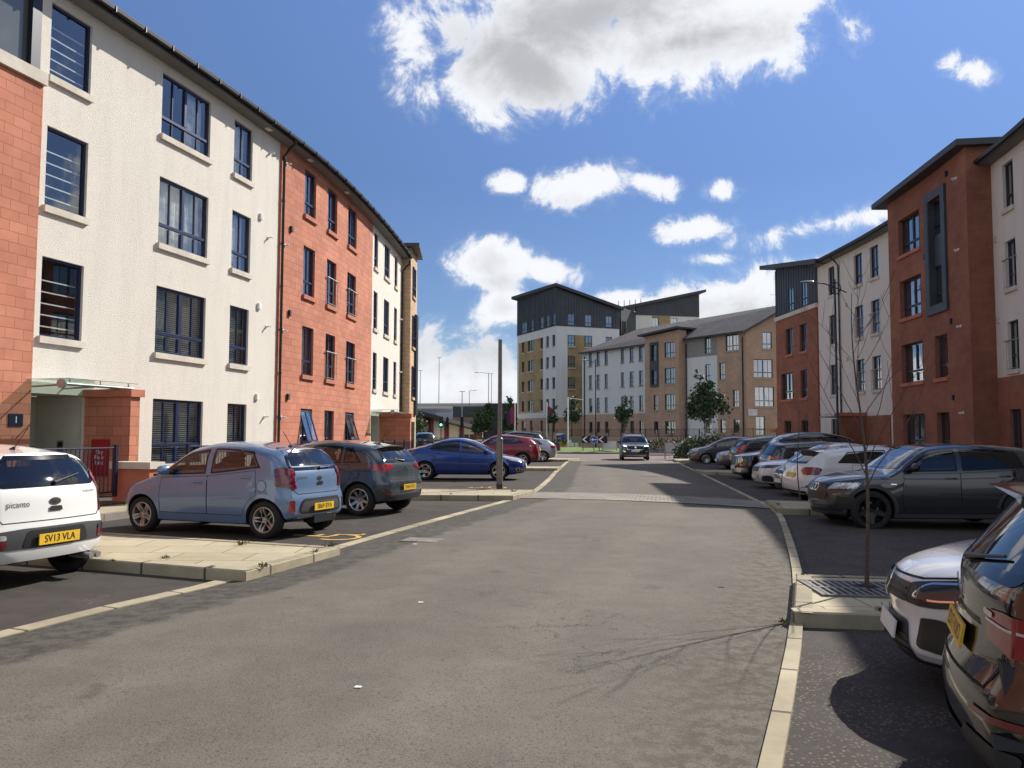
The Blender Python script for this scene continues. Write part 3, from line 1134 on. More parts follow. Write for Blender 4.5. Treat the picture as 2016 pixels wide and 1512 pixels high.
pipe('downpipe', LP, Ls(34.75), .07, .1, 10.6, bl, swan=(.38,))
vents(LP, [(Ls(15.55), z) for z in (2.75, 5.62, 8.5)], bl, WHITE)
vents(LP, [(Ls(17.55), z) for z in (2.85, 5.7, 8.6)], bl, PVC, .02)
spouts(LP, [(Ls(16.05), z) for z in (2.15, 5.05, 7.95, 10.75)], bl)
spouts(LP, [(Ls(17.15), z) for z in (2.15, 5.05, 7.95, 10.75)], bl, .02)
spouts(LP, [(Ls(34.5), z) for z in (5.0, 7.9)], bl)


def porch(path, s, parent, off=0., wallm=None, cap=None, L=1.25, ht=2.42, th=.30, gs=1.9, side=1, door=True):
    """entrance recess with a projecting block wall, a glass canopy and a dark door"""
    M = path.frame(s, off, .1)
    k = -path.side * side
    pw = MB()
    a, c = path.at(s, off), path.at(s + th, off)
    a2, c2 = path.at(s, off + L), path.at(s + th, off + L)
    pw.prism([a, c, c2, a2], .1, ht)
    w = pw.build('porch_wall', wallm or SAND, parent)
    cp = MB()
    f = .07
    cp.prism([path.at(s - f, off + .002), path.at(s + th + f, off + .002), path.at(s + th + f, off + L + f), path.at(s - f, off + L + f)], ht + .002, ht + .17)
    cp.build('cap', cap or SILLR, w)
    cn = MB()
    s0 = s - 1.55 * side
    for z, mm, e in ((2.72, 0, 0),):
        cn.prism([path.at(s0 - .15, off + .03), path.at(s0 + gs, off + .03), path.at(s0 + gs, off + 1.15), path.at(s0 - .15, off + 1.15)], z, z + .014, 0)
    o = cn.build('canopy', glass_mat('canopy_glass', (.72, .85, .80), .12), parent)
    fr = MB()
    fr.tube([path.at(s0 - .15, off + 1.0, 2.62), path.at(s0 + gs, off + 1.0, 2.62)], .035, 8)
    for q in (.05, .9, 1.75, gs - .15):
        fr.tube([path.at(s0 + q, off, 2.58), path.at(s0 + q, off + 1.0, 2.62)], .02, 6)
        fr.tube([path.at(s0 + q, off + 1.0, 2.62), path.at(s0 + q, off + 1.0, 2.72)], .012, 6)
    fr.lathe([(0, -.02), (.10, -.02), (.10, .02), (0, .02)], 16, Matrix.Translation(Vector(path.at(s0 - .16, off + 1.0, 2.62))), axis='y')
    fr.build('canopy_frame', STEEL, o, smooth=50)


porch(LP, Ls(8.42), bl)
porch(LP, Ls(29.3), bl, L=1.5, gs=2.2)
for s0, s1, dw in ((6.84, 8.34, .85), (27.58, 29.18, .9)):
    b = MB()
    b.face([LP.at(Ls(s0), -1.29, .1), LP.at(Ls(s1), -1.29, .1), LP.at(Ls(s1), -1.29, 2.44), LP.at(Ls(s0), -1.29, 2.44)])
    b.build('entrance_back', CREAMPAINT, bl)
    d = MB()
    d.box((0, 0, 1.1), (.98, .06, 2.2))
    d.box((0, .035, 1.25), (.60, .01, 1.5), m=1)
    o = d.build('door', [DOORB, WINGLASS2], bl, M=LP.frame(Ls(s0 + .62), -1.24, .12))
    h = MB()
    h.tube([(.38, .06, .9), (.38, .06, 1.3)], .014, 6)
    h.build('handle', STEEL, o)
    b = MB()     # pale side of the recess
    p0, p1 = LP.at(Ls(s1) - .012, -.02), LP.at(Ls(s1) - .012, -1.28)
    b.face([(*p0, .12), (*p1, .12), (*p1, 2.44), (*p0, 2.44)])
    b.build('recess_wall', CREAMPAINT, bl)
# door-entry panel, number plate, inlet box
b = MB()
M = LP.frame(Ls(8.30), -.55, 1.2)
p = Vector(LP.at(Ls(8.325), -.55, 1.22))
b.box((0, 0, 0), (.02, .17, .42), Matrix.Translation(p) @ LP.frame(Ls(8.3)).to_3x3().to_4x4())
b.box((.012, .0, .12), (.01, .11, .1), Matrix.Translation(p) @ LP.frame(Ls(8.3)).to_3x3().to_4x4(), m=1)
tag(b.build('entry_panel', [STEEL, BLACK]), 'steel door entry panel on the pale wall inside the porch beside the dark door', 'intercom')
o = MB()
o.box((0, 0, 0), (.34, .02, .26))
np_ = tag(o.build('number_plate', NAVY, M=LP.frame(Ls(6.45), .135, 1.86)), 'small blue plate with white number 1 on red block beside the near porch', 'sign')
t = MB()
V, F = text_geo('1', .2)
t.mesh([(-x, .013, y) for x, y in V], F)
t.build('numeral', WHITE, np_)
b = MB()
MP = LP.frame(Ls(8.55))
q = Vector(LP.at(Ls(8.42) - .03, .50, 1.05))
axs = Matrix(((-MP[0][1], -MP[0][0], 0, q.x), (-MP[1][1], -MP[1][0], 0, q.y), (0, 0, 1, q.z), (0, 0, 0, 1)))   # x along the porch wall, y outward
b.box((0, 0, 0), (.46, .05, .82))
ib = tag(b.build('inlet_box', RED, M=axs), 'red metal cabinet lettered Dry Riser Inlet on the shaded side of the near porch wall', 'cabinet')
t = MB()
for i, wd_ in enumerate(('Dry', 'Riser', 'Inlet')):
    V, F = text_geo(wd_, .13)
    for q_ in (.028, -.028):
        t.mesh([(-x, q_, y + .12 - .12 * i) for x, y in V], F)
t.build('lettering', WHITE, ib)

# buff stub projecting at the far end of the terrace
bs = empty('buff_stair_tower', (0, 0, 0), 0, 'narrow buff block tower with oversailing flat roof at the far end of the curved terrace', 'building')
w = MB()
w.prism([LP.at(Ls(35.0), -1.0), LP.at(Ls(35.0), .50), LP.at(Ls(37.7), .52), LP.at(Ls(37.7), -1.0)], .1, 12.0)
w.build('wall', BUFF, bs)
b = MB()
b.prism([LP.at(Ls(34.65), -1.2), LP.at(Ls(34.65), 1.0), LP.at(Ls(38.2), .80), LP.at(Ls(38.2), -1.2)], 12.0, 12.2)
b.build('roof', FASCIA, bs)
for k in (1, 2, 3):
    window(LP, Ls(35.7), Ls(36.9), *ROW[k], bs, off=.51, style='shallow', sill=SILLB, depth=-.02)
b = MB()
b.box((0, .06, 2.9), (.9, .16, 5.8), LP.frame(Ls(37.2), .50, 2.7))
b.build('oriel_frame', FRAMED, bs)
b = MB()
b.box((0, .03, 1.1), (1.0, .06, 2.1), LP.frame(Ls(36.3), .51, .15))
b.build('door', DOORB, bs)


def railing(name, path, s0, s1, off, z, label, h=1.0, gap=.11, post=1.75, m=None, group=None, thin=.009, wallh=0., wallm=None):
    r = empty(name, (*path.at((s0 + s1) / 2, off), 0), 0, label, 'railing', group)
    O = -Vector(r.location)
    T = Matrix.Translation(O)
    b = MB()
    for zz in (z + .10, z + h):
        sc = path.cuts(s0, s1, step=1.0)
        b.tube([T @ Vector(path.at(s, off, zz)) for s in sc], .018, 6)
    n = int((s1 - s0) / gap)
    for i in range(n):
        s = s0 + (i + .5) * gap
        b.tube([T @ Vector(path.at(s, off, z + .1)), T @ Vector(path.at(s, off, z + h))], thin, 4, cap=False)
    b.build('bar_panel', m or NAVY, r)
    n = max(1, int((s1 - s0) / post))
    for i in range(n + 1):
        s = s0 + (s1 - s0) * i / n
        pb = MB()
        pb.box((0, 0, h / 2 + .03), (.07, .07, h + .06))
        pb.build('post', m or NAVY, r, M=T @ path.frame(s, off, z))
    if wallh:
        b = MB()
        b2 = []
        sc = path.cuts(s0, s1, step=1.5)
        for a, c in zip(sc, sc[1:]):
            for pr in (((off + .15, z - wallh), (off + .15, z)), ((off + .15, z), (off - .15, z)), ((off - .15, z), (off - .15, z - wallh))):
                q = [T @ Vector(path.at(a, *pr[0])), T @ Vector(path.at(c, *pr[0])), T @ Vector(path.at(c, *pr[1])), T @ Vector(path.at(a, *pr[1]))]
                b.face(q, 0, [(a, pr[0][1]), (c, pr[0][1]), (c, pr[1][1]), (a, pr[1][1])])
        b.build('base_wall', wallm or BUFF2, r)
    return r


railing('garden_railing', LP, Ls(9.4), Ls(27.0), 2.05, .30, 'navy vertical bar railing in front of the white and red terrace behind the blue hatchback')
railing('garden_railing', LP, Ls(3.0), Ls(7.1), 2.05, .30, 'short navy bar railing left of the near porch behind the white hatchback')
railing('garden_railing', LP, Ls(30.0), Ls(46.0), 2.0, .30, 'dark bar railing by the buff stair tower and far porch', m=FRAMED)
# low stone pier by the porch
b = MB()
b.box((0, 0, .38), (.34, .9, .76))
o = tag(b.build('stone_pier', SILLR, M=LP.frame(Ls(7.55), 2.2, .1)), 'low red stone pier with pale cap beside the near porch', 'pier')
c = MB()
c.box((0, 0, .83), (.46, 1.02, .14))
c.build('cap', SILL, o)

# ---------------------------------------------------------------- terrace on the right (in shade)
RP = Path([(12.2, 8), (14.3, 15), (15.85, 21.5), (17.0, 27.1), (17.7, 32.5), (18.0, 39.5), (17.9, 44.5), (17.6, 50), (17.3, 55)], -1)
RO = RP.S[8]
Rs = lambda v: v + RO
ROWR = [(.93, 2.52), (3.87, 5.54), (6.68, 8.33), (9.45, 11.05)]
br = empty('apartment_terrace', (0, 0, 0), 0, 'cream render and red brown block terrace on the shaded side of the street', 'building')
strip('planting_bed', RP, 0, RP.len, [(-.05, .15), (2.2, .12), (2.2, -.2)], SOIL)
RW = 11.38
cols = [(12.43, 13.25), (9.2, 10.9), (6.5, 7.4), (2.5, 3.4), (-2.0, -1.1)]
NW = [(Rs(a), Rs(c), *ROWR[k]) for a, c in cols for k in range(4)]
wall('cream_wall', RP, 0, Rs(14.75), 3.66, RW, [h for h in NW if h[2] > 3], RENDER2, br, reveal=.16)
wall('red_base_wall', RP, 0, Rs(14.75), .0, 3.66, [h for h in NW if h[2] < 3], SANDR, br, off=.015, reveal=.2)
for i, h in enumerate(NW):
    k = i % 4
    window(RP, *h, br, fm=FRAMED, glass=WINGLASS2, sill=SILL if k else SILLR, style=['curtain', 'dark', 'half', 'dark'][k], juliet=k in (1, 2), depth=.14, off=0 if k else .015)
# red projecting bay
o = .85
RB = [(Rs(18.57), Rs(20.7), *ROWR[k]) for k in range(4)] + [(Rs(16.28), Rs(17.46), *ROWR[k]) for k in range(2)]
GF = (Rs(16.35), Rs(17.6), 6.72, 11.0)
bayroof = lambda s: 12.42
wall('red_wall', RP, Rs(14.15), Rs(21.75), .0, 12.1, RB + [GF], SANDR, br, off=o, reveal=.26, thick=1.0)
for i, h in enumerate(RB):
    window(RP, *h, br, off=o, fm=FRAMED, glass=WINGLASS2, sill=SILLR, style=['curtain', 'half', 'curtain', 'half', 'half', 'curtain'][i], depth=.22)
b = MB()
for s0, s1, z0, z1 in ((16.0, 16.35, 6.42, 11.33), (17.6, 17.95, 6.42, 11.33), (16.35, 17.6, 6.42, 6.76), (16.35, 17.6, 11.0, 11.33)):
    b.prism([RP.at(Rs(s0), o - .05), RP.at(Rs(s1), o - .05), RP.at(Rs(s1), o + .10), RP.at(Rs(s0), o + .10)], z0, z1)
for s0, s1 in ((16.345, 16.40), (17.55, 17.605)):
    b.prism([RP.at(Rs(s0), o - .27), RP.at(Rs(s1), o - .27), RP.at(Rs(s1), o + .09), RP.at(Rs(s0), o + .09)], 6.75, 11.01)
b.prism([RP.at(Rs(16.35), o - .22), RP.at(Rs(17.6), o - .22), RP.at(Rs(17.6), o - .12), RP.at(Rs(16.35), o - .12)], 8.35, 9.6)
b.build('metal_window_surround', ZINC, br)
for z0, z1 in ((6.76, 8.35), (9.6, 11.0)):
    window(RP, Rs(16.36), Rs(17.59), z0, z1, br, off=o, fm=FRAMED, glass=WINGLASS2, style='half', depth=.20)
b = MB()
q = [RP.at(Rs(13.9), o + .38), RP.at(Rs(22.6), o + .38), RP.at(Rs(22.7), -4), RP.at(Rs(13.9), -4)]
b.prism(q, 12.1, 12.33)
b.build('roof', FASCIA, br)
# second cream stretch
cA = [(Rs(24.86), Rs(25.85), *ROWR[k]) for k in (1, 2, 3)]
cB = [(Rs(26.73), Rs(27.68), *ROWR[k]) for k in (1, 2, 3)]
cC = [(Rs(30.05), Rs(30.85), *ROWR[k]) for k in range(4)]
wall('cream_wall', RP, Rs(21.75), Rs(32.25), .0, RW, cA + cB + cC + [(Rs(27.2), Rs(28.1), .93, 2.52)], RENDER2, br, reveal=.16)
for c, L_ in enumerate((cA, cB)):
    for k, h in enumerate(L_):
        window(RP, *h, br, fm=FRAMED, glass=WINGLASS2, sill=SILL, style='dark' if (k + c) % 2 else 'half', juliet=k < 2, depth=.13)
for k, h in enumerate(cC):
    window(RP, *h, br, fm=FRAMED, glass=WINGLASS2, sill=SILL, style=['curtain', 'half', 'dark', 'half'][k], depth=.13)
window(RP, Rs(27.2), Rs(28.1), .93, 2.52, br, fm=FRAMED, glass=WINGLASS2, sill=SILL, style='half', depth=.13)
porch(RP, Rs(26.6), br, wallm=SANDR, L=1.4, ht=2.6, side=-1, gs=1.9)
b = MB()
b.prism([RP.at(Rs(23.9), .004), RP.at(Rs(26.6), .004), RP.at(Rs(26.6), .06), RP.at(Rs(23.9), .06)], .05, 2.6)
b.build('entrance_wall', SANDR, br)
# far red bay with zinc top storey
fa = [(Rs(35.7), Rs(36.83), *ROWR[2]), (Rs(33.66), Rs(34.68), *ROWR[2]), (Rs(35.76), Rs(37.7), *ROWR[1]), (Rs(33.7), Rs(34.68), *ROWR[1]), (Rs(36.2), Rs(37.3), *ROWR[0]), (Rs(33.7), Rs(34.7), *ROWR[0])]
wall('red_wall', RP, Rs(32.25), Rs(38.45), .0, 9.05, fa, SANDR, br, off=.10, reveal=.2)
for i, h in enumerate(fa):
    window(RP, *h, br, off=.10, fm=FRAMED, glass=WINGLASS2, sill=SILLR, style=['half', 'dark', 'curtain', 'half', 'dark', 'half'][i], depth=.16)
b = MB()
sweep(RP, Rs(32.2), Rs(38.5), [(.0, 9.05), (.18, 9.05), (.18, 9.3), (.0, 9.32)], b, closed=True)
b.build('coping', SILL, br)
zt = lambda s: 12.55 - (Rs(38.5) - s) * .16
za = [(Rs(35.55), Rs(36.46), 9.40, 10.92), (Rs(33.55), Rs(34.42), 9.40, 10.92)]
wall('zinc_wall', RP, Rs(32.25), Rs(38.45), 9.3, 12.4, za, ZINC, br, off=.06, top=zt, reveal=.06)
b = MB()
for i in range(16):
    s = Rs(32.4) + i * .39
    t = zt(s)
    if any(h[0] - .03 < s < h[1] + .03 for h in za):
        for z0, z1 in ((9.3, 9.36), (10.96, t)):
            b.box((0, .012, (z0 + z1) / 2), (.03, .03, z1 - z0), RP.frame(s, .06, 0))
    else:
        b.box((0, .012, (9.3 + t) / 2), (.03, .03, t - 9.3), RP.frame(s, .06, 0))
b.build('standing_seams', ZINC, br)
for h in za:
    window(RP, *h, br, off=.06, fm=FRAMED, glass=WINGLASS2, style='curtain', depth=.04)
b = MB()
A = [RP.at(Rs(31.0), .7), RP.at(Rs(39.6), .7), RP.at(Rs(39.6), -7), RP.at(Rs(31.0), -7)]
zz = [zt(Rs(31.0)), zt(Rs(39.6)), zt(Rs(39.6)), zt(Rs(31.0))]
b.face([(p[0], p[1], z) for p, z in zip(A, zz)])
b.face([(p[0], p[1], z + .28) for p, z in zip(A, zz)])
for i in range(4):
    j = (i + 1) % 4
    b.face([(*A[i], zz[i]), (*A[j], zz[j]), (*A[j], zz[j] + .28), (*A[i], zz[i] + .28)])
b.build('pitched_roof', FASCIA, br)
# far gable end of the terrace
b = MB()
e = Rs(38.45)
b.face([RP.at(e, .1, 0), RP.at(e, -9, 0), RP.at(e, -9, 12), RP.at(e, .1, 12.4)], 0, [(0, 0), (9, 0), (9, 12), (0, 12)])
b.build('gable_wall', SANDR, br)
# eaves, gutters, roofs
for e0, e1 in ((0, Rs(14.7)), (Rs(21.75), Rs(32.2))):
    b = MB()
    sweep(RP, e0, e1, [(-.02, 11.36), (.42, 11.42)], b)
    b.build('soffit', SOFFIT, br)
    b = MB()
    sweep(RP, e0, e1, [(.42, 11.38), (.45, 11.38), (.45, 11.62), (.42, 11.62)], b, closed=True)
    b.build('fascia', FASCIA, br)
    b = MB()
    sweep(RP, e0, e1, [(.455, 11.52), (.48, 11.45), (.56, 11.45), (.59, 11.55), (.56, 11.55), (.53, 11.49), (.49, 11.49), (.48, 11.55)], b, closed=True)
    b.build('gutter', PVC, br)
    b = MB()
    sweep(RP, e0, e1, [(.52, 11.58), (.52, 11.62), (-4.6, 13.9), (-9.5, 11.5), (-9.5, 0)], b)
    b.build('roof', SLATE, br)
b = MB()
sweep(RP, Rs(13.9), Rs(22), [(-9.5, 0), (-9.5, 12.2)], b)
b.build('rear_wall', SANDR, br)
pipe('downpipe', RP, Rs(14.5), .10, .0, 10.9, br, swan=(.40,))
pipe('downpipe', RP, Rs(29.4), .08, .0, 10.9, br, swan=(.40,))
vents(RP, [(Rs(15.85), z) for z in (3.05, 5.95, 11.65)] + [(Rs(18.1), 8.9)], br, PVC, o)
spouts(RP, [(Rs(15.0), z) for z in (2.45, 5.65, 8.5, 11.2)], br, o)
vents(RP, [(Rs(13.9), z) for z in (5.7, 8.6)] + [(Rs(28.6), z) for z in (2.8, 5.7, 8.6)], br, SILL)
railing('garden_railing', RP, Rs(1), Rs(38), 2.2, .18, 'dark bar railing in front of the shaded right hand terrace', h=.95, m=FRAMED)

# ---------------------------------------------------------------- long building across the end of the street
BP = Path([(9.6, 108.2), (10.36, 107), (18.1, 95), (24.6, 85)], 1, 1)
BR_ = [(1.85, 3.30), (4.60, 6.40), (7.62, 9.43), (10.65, 12.40)]
bb = empty('apartment_block', (0, 0, 0), 0, 'slate roofed four storey block of buff brick and pale render facing the roundabout', 'building')
six = [(1.05, 1.78), (2.66, 3.36), (4.32, 5.02), (7.52, 8.2), (9.2, 9.98), (10.9, 11.65)]
hu = [(a, c, *BR_[k]) for a, c in six for k in (1, 2, 3)]
hb = [(a, c, *BR_[0]) for a, c in six]
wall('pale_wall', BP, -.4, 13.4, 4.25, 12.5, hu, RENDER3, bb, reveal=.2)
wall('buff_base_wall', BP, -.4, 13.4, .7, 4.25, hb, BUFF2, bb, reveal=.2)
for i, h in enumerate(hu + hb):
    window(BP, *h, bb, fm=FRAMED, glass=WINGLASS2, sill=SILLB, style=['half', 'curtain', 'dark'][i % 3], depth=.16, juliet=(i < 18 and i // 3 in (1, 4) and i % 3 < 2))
BB = [(z0 - .12, z1 - .12) for z0, z1 in BR_]
wall('buff_bay_wall', BP, 13.1, 18.77, .7, 13.35, [(16.4, 18.1, *BB[k]) for k in range(4)] + [(14.55, 15.3, *BB[1]), (14.55, 15.3, *BB[0]), (14.3, 15.25, 7.5, 12.2)], BUFF2, bb, off=1., reveal=.2, thick=1.2,
     top=lambda s: 13.3 + (s - 13.1) * .05)
for k in range(4):
    window(BP, 16.4, 18.1, *BB[k], bb, off=1., fm=FRAMED, glass=WINGLASS2, sill=SILLB, style='curtain' if k % 2 else 'half', depth=.16)
for k in (0, 1):
    window(BP, 14.55, 15.3, *BB[k], bb, off=1., fm=FRAMED, glass=WINGLASS2, sill=SILLB, style='half', depth=.16)
b = MB()
for s0, s1, z0, z1 in ((14.1, 14.35, 7.25, 12.5), (15.2, 15.45, 7.25, 12.5), (14.35, 15.2, 7.25, 7.5), (14.35, 15.2, 12.2, 12.5), (14.35, 15.2, 9.2, 10.3)):
    b.prism([BP.at(s0, .85), BP.at(s1, .85), BP.at(s1, 1.16), BP.at(s0, 1.16)], z0, z1)
b.build('metal_window_surround', ZINC, bb)
for z0, z1 in ((7.5, 9.2), (10.3, 12.2)):
    window(BP, 14.36, 15.19, z0, z1, bb, off=1., fm=FRAMED, glass=WINGLASS2, style='half', depth=.1)
b = MB()
A = [BP.at(12.5, 1.7), BP.at(19.1, 1.7), BP.at(19.1, -4), BP.at(12.5, -4)]
zq = [13.35, 13.7, 13.7, 13.35]
b.face([(*p, z) for p, z in zip(A, zq)])
b.face([(*p, z + .2) for p, z in zip(A, zq)])
for i in range(4):
    j = (i + 1) % 4
    b.face([(*A[i], zq[i]), (*A[j], zq[j]), (*A[j], zq[j] + .2), (*A[i], zq[i] + .2)])
b.build('bay_roof', FASCIA, bb)
hw = [(21.75, 22.65, *BR_[k]) for k in (0, 2)]
wall('pale_wall', BP, 18.6, 23.6, .7, 10.35, hw, RENDER3, bb, reveal=.2)
wall('grey_panel_wall', BP, 18.6, 23.6, 10.35, 12.5, [(21.75, 22.65, 10.65, 12.40)], mat('grey_panel', (.25, .24, .22), .8, var=.1), bb, off=.03, reveal=.2)
for h in hw + [(21.75, 22.65, 10.65, 12.40)]:
    window(BP, *h, bb, fm=FRAMED, glass=WINGLASS2, style='half', depth=.16)
h3 = [(24.8, 26.6, *BR_[3]), (23.85, 24.65, *BR_[2]), (25.73, 26.57, *BR_[1]), (23.9, 24.7, *BR_[0]), (25.76, 26.6, *BR_[0])]
wall('buff_wall', BP, 23.6, BP.len, .7, 12.5, h3, BUFF2, bb, off=.03, reveal=.2)
for i, h in enumerate(h3):
    window(BP, *h, bb, off=.03, fm=FRAMED, glass=WINGLASS2, sill=SILLB, style=['curtain', 'half', 'half', 'curtain', 'half'][i], depth=.16)
GP = straight((24.6, 85), (34.0, 86.2), 1)
hg = [(1.85, 2.85, 10.7, 12.5), (.8, 2.9, 7.65, 9.6), (.9, 3.0, 4.6, 6.7), (.95, 1.95, 1.6, 3.6), (5, 6.6, 7.65, 9.6), (5, 6.6, 4.6, 6.7)]
wall('gable_wall', GP, 0, GP.len, .7, 12.6, hg, BUFF2, bb, reveal=.2, top=lambda s: 12.6 + (min(s, GP.len - s)) * .56)
for i, h in enumerate(hg):
    window(GP, *h, bb, fm=FRAMED, glass=WINGLASS2, sill=SILLB, style='half' if i % 2 else 'curtain', depth=.16)
# slate roof with a hip at the far end
b = MB()
e = [BP.at(-.5, .6), BP.at(BP.len, .6)]
rdg0, rdg1 = BP.at(5.2, -5.0), BP.at(BP.len, -5.0)
bk0, bk1 = BP.at(-.5, -10.6), BP.at(BP.len, -10.6)
g1 = Vector((24.35, 84.6)); gm = Vector((29.6, 85.2)); g2 = Vector((34.4, 85.9))
ZE, ZR = 12.55, 15.55
b.face([(*e[0], ZE), (*g1, ZE + .05), (*gm, ZR + .05), (*rdg0, ZR)], 0, [(0, 0), (28, 0), (31, 6.3), (5.7, 6.3)])
b.face([(*e[0], ZE), (*rdg0, ZR), (*bk0, ZE)], 0, [(0, 0), (5.6, 6.3), (11, 0)])
b.face([(*rdg0, ZR), (*gm, ZR + .05), (*g2, ZE), (*bk0, ZE)], 0, [(0, 6.3), (26, 6.3), (26, 0), (0, 0)])
b.face([(*g1, ZE + .05), (*gm, ZR + .05), (*gm, ZR - .2), (*g1, ZE - .2)], 1)
b.face([(*gm, ZR + .05), (*g2, ZE), (*g2, ZE - .25), (*gm, ZR - .2)], 1)
b.build('roof', [SLATE, FASCIA], bb)
b = MB()
sweep(BP, -.5, 12.6, [(.5, 12.38), (.62, 12.38), (.62, 12.53), (.5, 12.53)], b, closed=True)
sweep(BP, 19.1, BP.len, [(.5, 12.38), (.62, 12.38), (.62, 12.53), (.5, 12.53)], b, closed=True)
b.build('gutter', PVC, bb)
b = MB()
sweep(BP, -.5, BP.len, [(0, 12.45), (.5, 12.42)], b)
b.build('soffit', SOFFIT, bb)
b = MB()
b.face([(*BP.at(-.4, 0), .7), (*BP.at(-.4, -10), .7), (*BP.at(-.4, -10), 12.5), (*BP.at(-.4, 0), 12.5)])
b.build('end_wall', RENDER3, bb)
pipe('downpipe', BP, .2, .1, .8, 12.0, bb, r=.07)
pipe('downpipe', BP, 19.0, .1, .8, 12.0, bb, r=.07)
pipe('downpipe', BP, 27.2, .12, .8, 12.0, bb, r=.07)
b = MB()
b.tube([(*rdg1, 15.3), (rdg1[0], rdg1[1], 17.0)], .03, 5)
b.tube([(rdg1[0] - .7, rdg1[1], 16.9), (rdg1[0] + .2, rdg1[1], 16.9)], .02, 4)
b.build('aerial', STEEL, bb)
b = MB()
b.box((0, 0, 0), (1.0, .04, .7))
sg = tag(b.build('street_name_plate', OFFW, M=GP.frame(.6, .05, 4.0)), 'white street name plate on the buff gable wall beside a downpipe', 'sign')
railing('low_railing', Path([(4, 107), (9.6, 102.5), (16.8, 91.2), (23.6, 80.6), (34, 80)], -1, 2), 0, 38, 0, 1.35, 'dark bar railing on a low buff wall before the far apartment blocks', h=.9, gap=.2, post=2.2, m=FRAMED, thin=.014, wallh=1.4)
b = MB()
b.prism([(-30, 122), (4, 107), (9.6, 102.6), (16.8, 91.3), (23.6, 80.7), (60, 80), (60, 130), (-30, 150)], -.3, .75)
structure(b.build('raised_forecourt', PAVE))

# ---------------------------------------------------------------- seven storey tower
tw = empty('corner_tower', (0, 0, 0), 0, 'six storey tower with dark zinc top and sloping roof behind the roundabout', 'building')
C0 = (5.95, 110.0)
TL = straight((.80, 121.8), C0, 1)      # left face, street to the left of travel
TR = straight(C0, (15.0, 113.2), 1)
LW = TL.len
tz = lambda k: (2.02 + 2.91 * k, 2.02 + 2.91 * k + 1.58)
Z5 = 16.45
lc = [(1.55, 2.46), (3.72, 5.56), (8.0, 8.82), (9.82, 10.78), (11.73, 12.7)]
allL = [(a, c, *tz(k)) for k in range(5) for a, c in lc]
mid0, mid1 = 0.0, 8.2
wall('golden_wall', TL, .5, 8.93, 4.7, 15.25, [h for h in allL if h[2] > 4.7 and h[1] < 8.9], GOLD, tw, reveal=.2)
wall('pale_wall', TL, 8.93, LW, 3.95, Z5, [h for h in allL if h[2] > 4.1 and h[0] > 9], RENDER3, tw, off=.03, reveal=.2)
wall('pale_wall', TL, 0, .5, 3.95, Z5, [], RENDER3, tw, off=.03)
wall('pale_band', TL, .5, 8.93, 3.95, 4.7, [], RENDER3, tw, off=.03)
wall('pale_band', TL, .5, 8.93, 15.25, Z5, [], RENDER3, tw, off=.03)
wall('buff_base_wall', TL, 0, LW, .8, 3.95, [(1.55, 3.3, 1.9, 3.6), (4.5, 5.56, 1.9, 3.6), (8.0, 8.82, 1.9, 3.6), (9.82, 10.78, 1.9, 3.6), (11.73, 12.7, 1.9, 3.6)], BUFF2, tw, off=.02, reveal=.2)
for h in [(1.55, 3.3, 1.9, 3.6), (4.5, 5.56, 1.9, 3.6), (8.0, 8.82, 1.9, 3.6), (9.82, 10.78, 1.9, 3.6), (11.73, 12.7, 1.9, 3.6)]:
    window(TL, *h, tw, fm=FRAMED, glass=WINGLASS2, style='half' if h[0] < 9 else 'shallow', depth=.16)
n_ = 0
for h in allL:
    if h[2] > 4.1:
        n_ += 1
        window(TL, *h, tw, fm=FRAMED, glass=WINGLASS2, sill=SILL, style='shallow' if h[0] > 9 else ['half', 'curtain', 'dark'][n_ % 3], depth=.16, juliet=(9.5 < h[0] < 10))
RWd = TR.len
rc = [(1.77, 2.76), (4.32, 5.36), (7.46, 8.48)]
gold_c = (2.15, 6.0)
allR = [(a, c, *tz(k)) for k in range(5) for a, c in rc]
wall('pale_wall', TR, 0, 1.72, 3.95, Z5, [], RENDER3, tw, off=.03)
wall('golden_wall', TR, 1.72, 5.4, 3.95, 15.25, [], GOLD, tw)
wall('pale_band', TR, 1.72, 5.4, 15.25, Z5, [], RENDER3, tw, off=.03)
wall('pale_wall', TR, 5.4, RWd, 3.95, Z5, [h for h in allR if h[0] > 6 and h[2] > 4], RENDER3, tw, off=.03, reveal=.2)
wall('buff_base_wall', TR, 0, RWd, .8, 4.0, [], BUFF2, tw, off=.02)
for h in allR:
    if h[2] > 3.5:
        n_ += 1
        window(TR, *h, tw, fm=FRAMED, glass=WINGLASS2, sill=SILL, style='shallow' if h[0] < 3 else ['half', 'curtain', 'dark'][n_ % 3], depth=.16 if h[0] > 6 else -.04)
# zinc storey
def ztop(x):
    return 21.75 - max(0, (x - 5.9)) * .285
zl = [(1.71, 3.4, *tz(5)), (4.9, 5.7, *tz(5)), (8.15, 9.0, *tz(5)), (10.1, 10.95, *tz(5)), (12.08, 12.97, *tz(5))]
wall('zinc_wall', TL, -.05, LW, Z5 - .05, 21.7, zl, ZINC, tw, off=.06, reveal=.1)
zr = [(a, c, *tz(5)) for a, c in rc]
wall('zinc_wall', TR, 0, RWd + .05, Z5 - .05, 21.7, zr, ZINC, tw, off=.06, reveal=.1, top=lambda s: 21.7 - s * .285)
for h in zl:
    window(TL, *h, tw, off=.06, fm=FRAMED, glass=WINGLASS2, style='shallow' if h[0] > 10 else 'curtain', depth=.06)
for h in zr:
    window(TR, *h, tw, off=.06, fm=FRAMED, glass=WINGLASS2, style='shallow' if h[0] < 3 else 'curtain', depth=.06)
b = MB()
